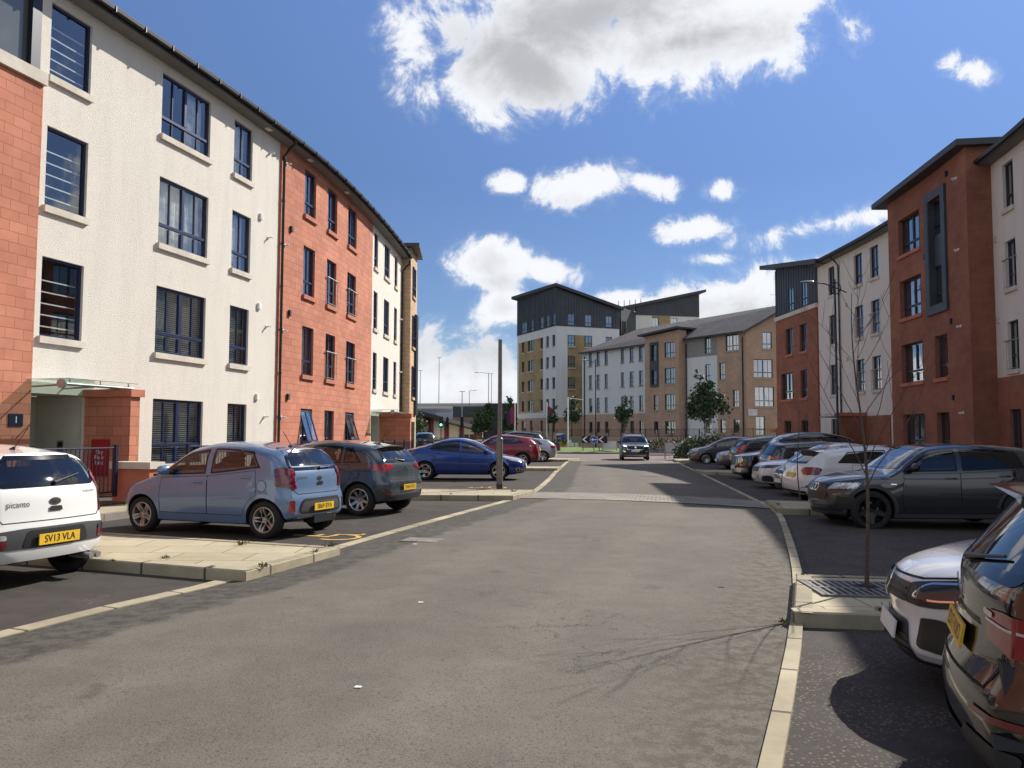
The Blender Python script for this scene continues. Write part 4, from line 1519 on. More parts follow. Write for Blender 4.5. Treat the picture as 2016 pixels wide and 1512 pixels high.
for P_, w_, zs_, tf in ((TL, LW, zl, lambda s: 21.7), (TR, RWd, zr, lambda s: 21.7 - s * .285)):
    for i in range(int(w_ / .42)):
        s = .2 + i * .42
        t = tf(s)
        rng = ((16.42, 16.5), (18.3, t)) if any(h[0] - .05 < s < h[1] + .05 for h in zs_) else ((16.42, t),)
        for z0, z1 in rng:
            b.box((0, .02, (z0 + z1) / 2), (.05, .05, z1 - z0), P_.frame(s, .06, 0))
b.build('standing_seams', ZINC, tw)
b = MB()
P4 = [Vector((.25, 122.0)), Vector((5.9, 109.3)), Vector((15.6, 112.6)), Vector((11.5, 126.0))]
P4[0] = Vector((-.15, 121.3))
zq = [22.0, 21.9, 19.1, 19.6]
b.face([(*p, z) for p, z in zip(P4, zq)])
b.face([(*p, z + .30) for p, z in zip(P4, zq)])
for i in range(4):
    j = (i + 1) % 4
    b.face([(*P4[i], zq[i] - .1), (*P4[j], zq[j] - .1), (*P4[j], zq[j] + .30), (*P4[i], zq[i] + .30)])
b.build('sloping_roof', FASCIA, tw)
b = MB()
b.prism([(1.4, 121.9), (5.9, 110.5), (14.8, 113.6), (10.5, 125.0)], .8, 18.6)
b.build('core', DARKROOM, tw)
# second, higher wing of the tower behind
t2 = empty('tower_wing', (0, 0, 0), 0, 'pale and golden tower wing with rising dark zinc roof behind the slate roof', 'building')
SP = straight((19.0, 124.0), (29.2, 126.0), 1)
h2 = [(2.62, 3.7, 17.7, 19.7), (6.4, 7.6, 17.7, 19.7), (8.4, 9.4, 17.7, 19.5)]
wall('pale_wall', SP, 0, 2.6, .8, 20.0, [], RENDER3, t2)
wall('golden_wall', SP, 2.6, 5.6, .8, 20.0, [h2[0]], GOLD, t2)
wall('pale_wall', SP, 5.6, SP.len, .8, 20.0, [(5.7, 6.75, 17.7, 19.7), h2[2]], RENDER3, t2)
for h in (h2[0], (5.7, 6.75, 17.7, 19.7), h2[2]):
    window(SP, *h, t2, fm=FRAMED, glass=WINGLASS2, style='curtain', depth=.14)
wall('zinc_wall', SP, 0, SP.len, 20.0, 21.2, [], ZINC, t2, off=.06, top=lambda s: 21.3 + s * .235)
b = MB()
for i in range(24):
    s = .2 + i * .42
    t = 21.3 + s * .235
    b.box((0, .02, (19.9 + t) / 2), (.05, .05, t - 19.9), SP.frame(s, .06, 0))
b.build('standing_seams', ZINC, t2)
b = MB()
A = [SP.at(-3.5, .7), SP.at(SP.len + .9, .7), SP.at(SP.len + .9, -9), SP.at(-3.5, -9)]
zq = [20.5, 23.9, 23.9, 20.5]
b.face([(*p, z) for p, z in zip(A, zq)])
b.face([(*p, z + .4) for p, z in zip(A, zq)])
for i in range(4):
    j = (i + 1) % 4
    b.face([(*A[i], zq[i]), (*A[j], zq[j]), (*A[j], zq[j] + .4), (*A[i], zq[i] + .4)])
b.build('rising_roof', FASCIA, t2)
b = MB()
b.prism([(16.0, 118.5), (19.0, 124.0), (19.0, 130.0), (14, 130)], .8, 20.4)
b.build('stair_link', ZINC, t2)
window(straight((16.0, 118.4), (18.9, 123.8), 1), .6, 2.2, 14.2, 18.4, t2, fm=FRAMED, glass=WINGLASS2, style='dark', depth=-.05)
b = MB()
for i in range(5):
    p = SP.at(-2.6 + .9 * i, -.5)
    b.tube([(*p, 20.9), (*p, 22.2 + .1 * i)], .06, 5)
b.build('flue', STEEL, t2)

# ---------------------------------------------------------------- cars
CARGLASS = glass_mat('car_glass', (.50, .53, .52), .03, .02)
CARDARK = glass_mat('privacy_glass', (.07, .075, .08), .0, .02)
TYRE = mat('tyre_rubber', (.014, .014, .014), .85)
ALLOY = mat('alloy_silver', (.50, .49, .47), .28, .9)
ALLOYD = mat('alloy_dark', (.03, .03, .032), .35, .6)
WELL = mat('wheel_well', (.006, .006, .006), .95)
FRIT = mat('glass_frit', (.006, .006, .007), .06)
TRIMB = mat('satin_black_trim', (.013, .013, .014), .38)
TRIMG = mat('grey_bumper_plastic', (.035, .036, .038), .6)
CABIN = mat('cabin_cloth', (.035, .034, .034), .9)
SEATM = mat('seat_cloth', (.045, .045, .047), .9)
LRED = mat('red_lamp_lens', (.33, .008, .012), .12, coat=1)
LREDD = mat('dark_red_lamp_lens', (.13, .004, .008), .1, coat=1)
LORANGE = mat('amber_lamp_lens', (.55, .16, .02), .15, coat=1)
LCLEAR = mat('clear_lamp_lens', (.52, .53, .54), .10, .35, coat=1)
LDARK = mat('smoked_lamp_lens', (.030, .033, .037), .14, .0, coat=.5)
LWHITE = mat('lit_headlamp', (.95, .97, 1.), .3, emit=2.2)
PLATEY = mat('yellow_plate', (.70, .42, .02), .5)
PLATEW = mat('white_plate', (.68, .68, .66), .5)
INK = mat('plate_ink', (.008, .008, .008), .5)
SEAM = mat('panel_gap', (.004, .004, .004), .9)


def paint(name, col, metal=.0, rough=.28):
    return mat('paint_' + name, col, rough, metal, coat=1.)


def pchip(pts):
    xs = [p[0] for p in pts]
    ys = [p[1] for p in pts]
    n = len(xs)
    h = [xs[i + 1] - xs[i] for i in range(n - 1)]
    d = [(ys[i + 1] - ys[i]) / h[i] for i in range(n - 1)]
    m = [d[0]] + [0 if d[i - 1] * d[i] <= 0 else 2 * d[i - 1] * d[i] / (d[i - 1] + d[i]) for i in range(1, n - 1)] + [d[-1]]

    def f(x):
        if x <= xs[0]:
            return ys[0]
        if x >= xs[-1]:
            return ys[-1]
        i = 0
        while x > xs[i + 1]:
            i += 1
        t = (x - xs[i]) / h[i]
        return ((1 + 2 * t) * (1 - t) ** 2 * ys[i] + t * (1 - t) ** 2 * h[i] * m[i] + t * t * (3 - 2 * t) * ys[i + 1] + t * t * (t - 1) * h[i] * m[i + 1])
    return f


def in_poly(x, y, P):
    c = False
    j = len(P) - 1
    for i in range(len(P)):
        if (P[i][1] > y) != (P[j][1] > y) and x < (P[j][0] - P[i][0]) * (y - P[i][1]) / (P[j][1] - P[i][1]) + P[i][0]:
            c = not c
        j = i
    return c


def dens(P, step=.04, closed=True):
    out = []
    n = len(P)
    for i in range(n if closed else n - 1):
        p, q = P[i], P[(i + 1) % n]
        k = max(1, int(math.dist(p, q) / step))
        out += [(p[0] + (q[0] - p[0]) * t / k, p[1] + (q[1] - p[1]) * t / k) for t in range(k)]
    if not closed:
        out.append(P[-1])
    return out


def rounded(P, r=.05, n=4):
    """round the corners of a polygon"""
    out = []
    N = len(P)
    for i in range(N):
        p, a, c = Vector(P[i]), Vector(P[i - 1]), Vector(P[(i + 1) % N])
        ra = min(r, (a - p).length * .45)
        rc = min(r, (c - p).length * .45)
        s, e = p + (a - p).normalized() * ra, p + (c - p).normalized() * rc
        for k in range(n + 1):
            t = k / n
            out.append(tuple(s * (1 - t) ** 2 + p * 2 * t * (1 - t) + e * t * t))
    return out


def inset(P, d):
    n = len(P)
    A = sum(P[i][0] * P[(i + 1) % n][1] - P[(i + 1) % n][0] * P[i][1] for i in range(n))
    sg = 1 if A > 0 else -1
    out = []
    for i in range(n):
        a, p, c = Vector(P[i - 1]), Vector(P[i]), Vector(P[(i + 1) % n])
        e1, e2 = (p - a), (c - p)
        if e1.length < 1e-6:
            e1 = e2
        if e2.length < 1e-6:
            e2 = e1
        e1.normalize()
        e2.normalize()
        nn = Vector((-(e1.y + e2.y), e1.x + e2.x)) * sg
        l = nn.length
        nn = nn / l if l > 1e-6 else nn
        out.append(tuple(p + nn * d / max(.5, (1 + e1.dot(e2)) ** .5 * .7071)))
    return out


def columns(P, step=.05, axis=0):
    """fill a polygon with a grid scanned along one axis: returns list of columns of (a, b)"""
    xs = sorted({round(p[axis], 4) for p in P})
    lo, hi = xs[0], xs[-1]
    k = max(2, int((hi - lo) / step))
    xs = sorted(set(xs) | {lo + (hi - lo) * i / k for i in range(k + 1)})
    r = [xs[0]]
    for v in xs[1:]:
        if v - r[-1] > 2e-3:
            r.append(v)
    r[-1] = hi
    cols = []
    n = len(P)
    span = max(p[1 - axis] for p in P) - min(p[1 - axis] for p in P)
    m = max(2, int(span / step))
    for i, x in enumerate(r):
        xx = x + (1e-4 if i == 0 else -1e-4 if i == len(r) - 1 else 0)
        hits = []
        for j in range(n):
            p, q = P[j], P[(j + 1) % n]
            if (p[axis] - xx) * (q[axis] - xx) <= 0 and abs(p[axis] - q[axis]) > 1e-9:
                t = (xx - p[axis]) / (q[axis] - p[axis])
                hits.append(p[1 - axis] + (q[1 - axis] - p[1 - axis]) * t)
        if not hits:
            continue
        a, b_ = min(hits), max(hits)
        cols.append([((x, a + (b_ - a) * k / m) if axis == 0 else (a + (b_ - a) * k / m, x)) for k in range(m + 1)])
    return cols


class Car:
    def __init__(s, name, label, group, S, pnt):
        s.S = S
        s.pnt = pnt
        L, W, H = S['L'], S['W'], S['H']
        s.L, s.W, s.H = L, W, H
        s.x0 = S['fo'] + S['wb'] / 2          # local x = x0 - distance from the nose
        s.root = empty(name, (0, 0, 0), 0, label, 'taxi' if name == 'taxi' else 'car', group)
        s.T, s.B = pchip(S['top']), pchip(S.get('bot', [(0, .24), (.5, .19), (L - .6, .19), (L, .30)]))
        s.belt = pchip(S['belt'])
        s.fr, s.rr = pchip(S['front']), pchip(S['rear'])
        s.hull()

    def hull(s):
        S, L, W = s.S, s.L, s.W
        NU = 104
        us = [(i / NU) for i in range(NU + 1)]
        us = sorted(set(us) | {.003, .006, .014, .986, .994, .997})
        cf, cr = S.get('cf', .30), S.get('cr', .20)
        lf, lr = S.get('lf', .55), S.get('lr', .45)
        tm = S.get('tumble', .30)
        NB, NSd, NG = 4, 13, 17
        V = []
        rings = []
        for u in us:
            xn = u * L
            T, B, bl = s.T(xn), s.B(xn), s.belt(xn)
            w = W / 2
            if xn < lf:
                t = 1 - xn / lf
                w *= 1 - cf * t ** 2.6
            if L - xn < lr:
                t = 1 - (L - xn) / lr
                w *= 1 - cr * t ** 2.8
            zs = max(B + .12, min(bl, T - .11))
            gh = T - zs
            n = 2.5 + 2.3 * min(1, max(0, (gh - .12) / .25))
            zm = B + (zs - B) * .60
            prof = [(w * .0, B), (w * .45, B), (w * .80, B), (w * .90, B + .012)]
            for k in range(NSd):
                z = B + .03 + (zs - B - .03) * k / (NSd - 1)
                if z < zm:
                    y = w * (1 - .055 * ((zm - z) / (zm - B)) ** 2.2)
                else:
                    y = w * (1 - .030 * ((z - zm) / (zs - zm)) ** 1.6)
                y += .012 * math.exp(-((z - (zs - .12)) / .035) ** 2) * min(1, xn / .5) * min(1, (L - xn) / .5)
                prof.append((y, z))
            y0 = prof[-1][0]
            for k in range(1, NG + 1):
                th = (pi / 2) * (.5 - .5 * cos(pi * k / NG))
                c_, s_ = max(0, cos(th)) ** (2 / n), sin(th) ** (2 / n)
                z = zs + gh * s_
                y = y0 * c_ * (1 - tm * max(0, z - zs))
                prof.append((y if k < NG else 0, z))
            wf = max(0, 1 - xn / (L * .25)) ** 2
            wr = max(0, (xn - L * .70) / (L * .30)) ** 1.5
            ring = []
            for y, z in prof:
                x = xn + s.fr(z) * wf + (-s.rr(z)) * wr
                q = (y / (W / 2)) ** 2
                x += S.get('bowf', .16) * q * max(0, 1 - xn / .9) ** 1.5 - S.get('bowr', .10) * q * max(0, (xn - L + .9) / .9) ** 1.5
                ring.append((s.x0 - x, y, z))
            rings.append(ring)
        m = len(rings[0])
        F = []
        for ring in rings:
            V += [Vector(p) for p in ring] + [Vector((p[0], -p[1], p[2])) for p in ring]
        for i in range(len(rings) - 1):
            a, c = i * 2 * m, (i + 1) * 2 * m
            for k in range(m - 1):
                F.append((a + k, a + k + 1, c + k + 1, c + k))
                F.append((a + m + k + 1, a + m + k, c + m + k, c + m + k + 1))
        # end caps: a fine grid across, each row at one height, gently bowed
        for i, sgn in ((0, 1), (len(rings) - 1, -1)):
            ring = rings[i]
            K = 16
            base = len(V)
            bow = S.get('bowf', .16) if sgn == 1 else S.get('bowr', .10)
            for k in range(m):
                p = ring[k]
                qe = (p[1] / (W / 2)) ** 2
                for j in range(K + 1):
                    y = p[1] * (1 - 2 * j / K)
                    q = (y / (W / 2)) ** 2
                    V.append(Vector((p[0] + (bow * (qe - q)) * sgn, y, p[2])))
            for k in range(m - 1):
                for j in range(K):
                    q = [base + k * (K + 1) + j, base + k * (K + 1) + j + 1, base + (k + 1) * (K + 1) + j + 1, base + (k + 1) * (K + 1) + j]
                    F.append(tuple(q if sgn == 1 else q[::-1]))
        bm = bmesh.new()
        vs = [bm.verts.new(v) for v in V]
        for f in F:
            try:
                bm.faces.new([vs[k] for k in f])
            except ValueError:
                pass
        bmesh.ops.remove_doubles(bm, verts=bm.verts, dist=.0008)
        bmesh.ops.dissolve_degenerate(bm, edges=bm.edges, dist=.0004)
        bmesh.ops.recalc_face_normals(bm, faces=bm.faces)
        s.bm = bm
        bm.faces.ensure_lookup_table()
        s.tree = BVHTree.FromBMesh(bm)

    # projection of flat outlines on to the body
    def proj(s, a, b, view, off, side=1):
        S = s
        if view == 'side':
            o, d = Vector((s.x0 - a, side * 3, b)), Vector((0, -side, 0))
        elif view == 'rear':
            o, d = Vector((-6, a, b)), Vector((1, 0, 0))
        elif view == 'front':
            o, d = Vector((6, a, b)), Vector((-1, 0, 0))
        else:
            o, d = Vector((s.x0 - a, b, 4)), Vector((0, 0, -1))
        h, n, _, _ = s.tree.ray_cast(o, d)
        # outlines that run past a corner stop at the corner
        k = 0
        if view == 'side':
            while (h is None or abs(h.y) < s.W * .36) and k < 30:
                k += 1
                o.x += .02 if o.x < 0 else -.02
                h, n, _, _ = s.tree.ray_cast(o, d)
        elif view in ('rear', 'front'):
            while (h is None or abs(n.x) < .22) and k < 30:
                k += 1
                o.y -= .01 if o.y > 0 else -.01
                h, n, _, _ = s.tree.ray_cast(o, d)
        if h is None:
            h2, n2, _, _ = s.tree.find_nearest(o + d * {'side': 3 - s.W / 2, 'rear': 6 - s.L / 2, 'front': 6 - s.L / 2, 'top': 3}[view])
            return h2 + n2 * off
        if n.dot(d) > 0:
            n = -n
        return h + n * off

    def shell(s, name, P, view, m, parent=None, off=.004, side=1, step=.05, axis=0, border=0., bm_=None, th=.0, sym=False):
        """thin shell of outline P lying on the body; optional dark border ring inside the outline"""
        b = MB()
        sides = (1, -1) if view == 'side' and side == 0 else (side,)
        for sd_ in sides:
            PP = [P] + ([[(-a, z) for a, z in P]] if sym else [])
            for Q in PP:
                cols = columns(Q, step, axis)
                idx = [[s.proj(a, c, view, off, sd_) for a, c in col] for col in cols]
                nrow = min(len(c) for c in idx)
                V = [v for c in idx for v in c[:nrow]]
                b.mesh(V, [(i * nrow + k, (i + 1) * nrow + k, (i + 1) * nrow + k + 1, i * nrow + k + 1) for i in range(len(idx) - 1) for k in range(nrow - 1)], 0)
                if border:
                    O = dens(Q, .05)
                    I = inset(O, border)
                    n = len(O)
                    VO = [s.proj(*p, view, off + .002, sd_) for p in O]
                    VI = [s.proj(*p, view, off + .002, sd_) for p in I]
                    b.mesh(VO + VI, [(k, (k + 1) % n, n + (k + 1) % n, n + k) for k in range(n)], 1)
        return b.build(name, [m, bm_ or FRIT] if border else m, parent or s.root, smooth=50)

    def line(s, name, P, view, m, w=.008, off=.003, side=1, parent=None, closed=False, mb=None, mi=0):
        b = mb or MB()
        D = dens(P, .04, closed)
        n = len(D)
        for sd_ in ((1, -1) if side == 0 else (side,)):
            A, C = [], []
            for i, p in enumerate(D):
                a = Vector(D[(i - 1) % n] if closed or i else D[i])
                c = Vector(D[(i + 1) % n] if closed or i < n - 1 else D[i])
                t = (c - a)
                t = t.normalized() if t.length > 1e-6 else Vector((1, 0))
                nn = Vector((-t.y, t.x)) * w / 2
                A.append(s.proj(p[0] + nn.x, p[1] + nn.y, view, off, sd_))
                C.append(s.proj(p[0] - nn.x, p[1] - nn.y, view, off, sd_))
            k = n if closed else n - 1
            b.mesh(A + C, [(i, (i + 1) % n, n + (i + 1) % n, n + i) for i in range(k)], mi)
        if mb is None:
            return b.build(name, m, parent or s.root, smooth=60)

    def text(s, name, txt, cx, cz, size, view, m, parent=None, off=.006, sx=1.):
        V, F = text_geo(txt, size)
        sg = -1 if view == 'rear' else 1
        b = MB()
        b.mesh([s.proj(cx + sg * x * sx, cz + z, view, off) for x, z in V], F)
        return b.build(name, m, parent or s.root)

    def plate(s, txt, cz, view, yellow, cx=0., off=.012, tiltfix=True):
        h = s.proj(cx, cz, view, 0)
        up = s.proj(cx, cz + .04, view, 0) - s.proj(cx, cz - .04, view, 0)
        sg = -1 if view == 'rear' else 1
        X = Vector((0, sg, 0))
        Z = up.normalized()
        N = X.cross(Z)
        M = Matrix.Identity(4)
        for i in range(3):
            M[i][0], M[i][1], M[i][2] = X[i], N[i], Z[i]
        N2 = Vector((-1, 0, 0)) if view == 'rear' else Vector((1, 0, 0))
        M.translation = h + N2 * off
        b = MB()
        b.box((0, 0, 0), (.52, .012, .111))
        o = b.build('number_plate', PLATEY if yellow else PLATEW, s.root, M=M)
        if txt:
            V, F = text_geo(txt, .107)
            t = MB()
            sgn = 1 if N.dot(N2) > 0 else -1
            t.mesh([(x * .90, .009 * sgn, z) for x, z in V], F)
            t.build('lettering', INK, o)
        return o

    def side_windows(s):
        S = s.S
        g = S['dlo']                   # xa bottom front, xb pillar, xc bottom rear, xd top rear (distances from the nose)
        xa, xb, xc, xd = g['xa'], g['xb'], g['xc'], g.get('xd', g['xc'] - .2)
        mt = g.get('mt', .105)
        top = lambda x: min(s.T(x) - mt, S['H'] - mt + .01)
        bot = lambda x: s.belt(x) + .015
        out = []
        pil = g.get('pil', .045)

        def make(x0, x1, rear):
            lo, hi = [], []
            n = 14
            for i in range(n + 1):
                x = x0 + (x1 - x0) * i / n
                if top(x) > bot(x) + .015:
                    lo.append((x, bot(x)))
                    hi.append((x, top(x)))
            if rear == 1:                     # slanted rear corner
                xe = xd
                hi = [p for p in hi if p[0] <= xe]
                if not hi or hi[-1][0] < xe - .02:
                    hi.append((xe, top(xe)))
            return rounded(lo + hi[::-1], .03, 2) if False else lo + hi[::-1]
        out.append(('window', make(xa, xb - pil, 0)))
        xq = g.get('xq')
        if xq:                               # separate quarter light behind the rear door
            out.append(('window', make(xb + pil, xq - .03, 0)))
            out.append(('window', make(xq + .03, xc, 1)))
        else:
            out.append(('window', make(xb + pil, xc, 1)))
        return [(n, p) for n, p in out if len(p) >= 4]

    def finish(s):
        """cut the window and wheel openings, then link body, lining, glass, wheels, seats"""
        S, bm = s.S, s.bm
        L, W, H = s.L, s.W, s.H
        R = S['wr']
        ra = R + S.get('gap', .05)
        wx = (S['fo'], S['fo'] + S['wb'])
        sw = s.side_windows()
        holes_s = [inset(dens(P, .08), .022) for _, P in sw] if S.get('see', True) else []
        rw = S.get('rearwin')
        ws = S.get('screen')
        holes_r = [inset(dens(rw, .08), .03)] if rw and S.get('see', True) else []
        holes_f = [inset(dens(ws, .08), .03)] if ws and S.get('see', True) else []
        kill = []
        pl = []
        zc = S.get('clad', .0)
        for f in bm.faces:
            c = f.calc_center_median()
            n = f.normal
            xn = s.x0 - c.x
            dead = False
            if abs(c.y) > W / 2 - .38:
                for w_ in wx:
                    if c.z < R + ra + .05 and min(hypot(s.x0 - v.co.x - w_, v.co.z - R) for v in f.verts) < ra + .004:
                        dead = True
            if not dead and abs(n.y) > .35:
                for P in holes_s:
                    if all(in_poly(s.x0 - v.co.x, v.co.z, P) for v in f.verts):
                        dead = True
            if not dead and holes_r and n.x < -.08 and xn > L * .62:
                for P in holes_r:
                    if all(in_poly(v.co.y, v.co.z, P) for v in f.verts):
                        dead = True
            if not dead and holes_f and n.x > .15 and c.z > s.belt(xn) - .02 and xn < L * .6:
                for P in holes_f:
                    if all(in_poly(v.co.y, v.co.z, P) for v in f.verts):
                        dead = True
            if dead:
                kill.append(f)
            else:
                f.material_index = 1 if c.z < max(s.B(xn) + .02, zc) else 0
                f.smooth = True
        bmesh.ops.delete(bm, geom=kill, context='FACES')
        me = bpy.data.meshes.new('body')
        bm.to_mesh(me)
        me.materials.append(s.pnt)
        me.materials.append(TRIMG if zc else TRIMB)
        me.set_sharp_from_angle(angle=radians(38))
        link('body', me, s.root)
        # dark lining inside the cabin
        bm.normal_update()
        lin = bmesh.new()
        mp = {}
        xcowl, xend = S['dlo']['xa'] - .25, L - .10
        for f in bm.faces:
            c = f.calc_center_median()
            xn = s.x0 - c.x
            if xcowl < xn < xend and c.z > .5:
                q = []
                for v in f.verts:
                    if v.index not in mp:
                        mp[v.index] = lin.verts.new(v.co - v.normal * .014)
                    q.append(mp[v.index])
                try:
                    lin.faces.new(q[::-1])
                except ValueError:
                    pass
        b = MB()
        lin.verts.index_update()
        b.mesh([v.co.copy() for v in lin.verts], [tuple(v.index for v in f.verts) for f in lin.faces])
        b.box((s.x0 - (xcowl + xend) / 2, 0, .50), (xend - xcowl, W - .25, .04))
        b.box((s.x0 - xcowl - .28, 0, .80), (.5, W - .28, .28))
        b.box((s.x0 - xend + .42, 0, .66), (.75, W - .35, .28))
        b.build('cabin_lining', CABIN, s.root, smooth=60)
        lin.free()
        bm.free()
        if S.get('see', True):
            xb = S['dlo']['xb']
            for y in (-.36, .36):
                s.seat(s.x0 - xb - .02, y)
            s.seat(s.x0 - xb - .86, 0, W - .45)
            st = MB()
            st.tube([(.17 * cos(a), .17 * sin(a), 0) for a in [2 * pi * k / 16 for k in range(17)]], .016, 6)
            st.build('steering_wheel', TRIMB, s.root, M=Matrix.Translation((s.x0 - xb + .62, -.36, .93)) @ Matrix.Rotation(radians(65), 4, 'Y'))
        for n_, P in sw:
            for sd_ in (1, -1):
                dk = S.get('dark_rear') and min(p[0] for p in P) > S['dlo']['xb'] - .1
                s.shell(n_, P, 'side', CARDARK if dk else CARGLASS, off=.002, side=sd_, step=.06, border=.026)
        if rw:
            s.shell('rear_window', rw, 'rear', CARDARK if S.get('dark_rear') else CARGLASS, off=.002, step=.06, border=.05)
        if ws:
            s.shell('windscreen', ws, 'front', CARGLASS, off=.002, step=.06, border=.035)
        # wheels, arch lips, wells
        wm, rm = s.wheel_mesh(R, S.get('tw', .20), S.get('spokes', 5), S.get('rim', ALLOY), S.get('rimr', .70), S.get('twin', False))
        for w_ in wx:
            for sd_ in (1, -1):
                y = sd_ * (W / 2 - S.get('tw', .20) / 2 - .012)
                M = Matrix.Translation((s.x0 - w_, y, R)) @ (Matrix.Rotation(pi, 4, 'Z') if sd_ < 0 else Matrix.Identity(4)) @ Matrix.Rotation(.4 * w_, 4, 'Y')
                o = link('wheel', wm, s.root, M)
                link('rim', rm, o)
        wel = MB()
        lw = max(.062, S.get('lip', .062))
        for w_ in wx:
            for sd_ in (1, -1):
                lip = MB()
                n = 30
                A = [-.42 + (pi + .84) * k / n for k in range(n + 1)]
                zok = lambda z: max(z, s.B(w_) + .01)
                I, O, C, D = [], [], [], []
                for a in A:
                    xi, zi = w_ + ra * cos(a), R + ra * sin(a)
                    xo, zo = w_ + (ra + lw) * cos(a), R + (ra + lw) * sin(a)
                    I.append(s.proj(xi, zok(zi), 'side', .007, sd_))
                    O.append(s.proj(xo, zok(zo), 'side', .003, sd_))
                    p = I[-1]
                    C.append(Vector((p.x, p.y - sd_ * .012, p.z)))
                    D.append(Vector((p.x, sd_ * (W / 2 - .34), p.z)))
                m_ = n + 1
                lip.mesh(I + O, [(k, k + 1, m_ + k + 1, m_ + k) for k in range(n)])
                lip.mesh(I + C, [(k, k + 1, m_ + k + 1, m_ + k) for k in range(n)])
                lip.build('arch_lip', S.get('lipm') or s.pnt, s.root, smooth=40)
                wel.mesh(C + D, [(k, k + 1, m_ + k + 1, m_ + k) for k in range(n)])
                wel.mesh(D + [Vector((s.x0 - w_, sd_ * (W / 2 - .34), R))], [(k, k + 1, m_) for k in range(n)])
        wel.box((s.x0 - L / 2, 0, .30), (L - 1.0, W - .75, .20))
        wel.build('wheel_arch', WELL, s.root)
        # mirrors
        if S.get('mirror', True):
            xa = S['dlo']['xa'] + .24
            for sd_ in (1, -1):
                zb = s.belt(xa) + .095
                p = s.proj(xa, zb - .05, 'side', 0, sd_)
                b = MB()
                n, k = 12, 8
                V = []
                for i in range(k + 1):
                    t = -1 + 2 * i / k
                    r = (1 - abs(t) ** 3) ** (1 / 3)
                    for j in range(n):
                        a = 2 * pi * j / n
                        V.append((p.x + .065 * r * cos(a) + .01 + .03 * (t * .5), p.y + sd_ * (.14 + .105 * t), zb + .078 * r * sin(a) * (1 - .1 * t)))
                b.mesh(V, [(i * n + j, i * n + (j + 1) % n, (i + 1) * n + (j + 1) % n, (i + 1) * n + j) for i in range(k) for j in range(n)])
                o = b.build('mirror', S.get('mirm') or s.pnt, s.root, smooth=60)
                a = MB()
                a.box((p.x, p.y + sd_ * .03, zb - .045), (.06, .12, .03))
                a.build('mirror_arm', TRIMB, o)
        return s

    def seat(s, x, y, w=.50):
        b = MB()

        def pad(c, d, tilt=0):
            bb = bmesh.new()
            bmesh.ops.create_cube(bb, size=1)
            for v in bb.verts:
                v.co = Vector((v.co.x * d[0], v.co.y * d[1], v.co.z * d[2]))
            bmesh.ops.bevel(bb, geom=bb.edges[:], offset=min(d) * .3, segments=2, affect='EDGES')
            Rm = Matrix.Rotation(tilt, 3, 'Y')
            bb.verts.index_update()
            b.mesh([Rm @ v.co + Vector(c) for v in bb.verts], [tuple(v.index for v in f.verts) for f in bb.faces])
            bb.free()
        z = s.S.get('seatz', .62)
        pad((x + .22, y, z - .03), (.50, w, .16))
        pad((x - .08, y, z + .30), (.13, w, .58), -.22)
        for yy in ([y] if w < .7 else [y - w * .3, y + w * .3]):
            pad((x - .18, yy, z + .66), (.09, .26, .17), -.2)
        b.build('seat', SEATM, s.root, smooth=50)

    def wheel_mesh(s, R, tw, spokes, rimm, rr, twin):
        t = MB()
        r = R * rr
        h = tw / 2
        t.lathe([(r - .02, -h * .8), (r, -h * .92), (r + .02, -h), (R - .035, -h), (R - .008, -h * .80), (R, -h * .55), (R, h * .55), (R - .008, h * .80), (R - .035, h), (r + .02, h), (r, h * .92), (r - .02, h * .8)], 36, axis='y')
        wm = t.data('wheel', TYRE, 40)
        m = MB()
        m.lathe([(r + .004, h * .90), (r - .012, h * .96), (r - .022, h * .90), (r - .026, h * .3), (r - .03, -h * .7)], 36, axis='y', m=0)
        m.lathe([(r - .01, -h * .15), (.0, -h * .15)], 28, axis='y', m=1)
        m.lathe([(R * .42, -h * .02), (R * .42, -h * .14), ], 24, axis='y', m=2)
        m.lathe([(R * .42, -h * .02), (R * .16, -h * .02)], 24, axis='y', m=2)
        m.lathe([(.0, h * .62), (.028, h * .60), (.034, h * .45), (.075, h * .50), (.085, h * .3)], 16, axis='y', m=0)
        for k in range(spokes):
            for dlt in ((-.13, .13) if twin else (0,)):
                a = 2 * pi * k / spokes
                T = Matrix.Rotation(a, 4, 'Y')
                w0, w1 = (.030, .022) if twin else (.052, .036) if spokes < 8 else (.030, .024)
                x1 = r - .014
                q = [(.05, w0, h * .56), (.05, -w0, h * .56), (x1, -w1 + dlt * x1 * .9, h * .84), (x1, w1 + dlt * x1 * .9, h * .84)]
                V = [T @ Vector((x, y_, z)) for x, z, y_ in q] + [T @ Vector((x, y_ - .035, z * 1.15)) for x, z, y_ in q]
                m.mesh(V, [(0, 1, 2, 3), (0, 4, 5, 1), (1, 5, 6, 2), (2, 6, 7, 3), (3, 7, 4, 0)], 0)
        rm = m.data('rim', [rimm, WELL, mat('brake_disc', (.16, .15, .14), .4, .9)], 35)
        return wm, rm

    def place(s, x, y, heading, z=0., roll=0.):
        """heading: direction of the nose (x, y)"""
        s.root.location = (x, y, z)
        s.root.rotation_euler = (0, 0, atan2(heading[1], heading[0]))
        return s

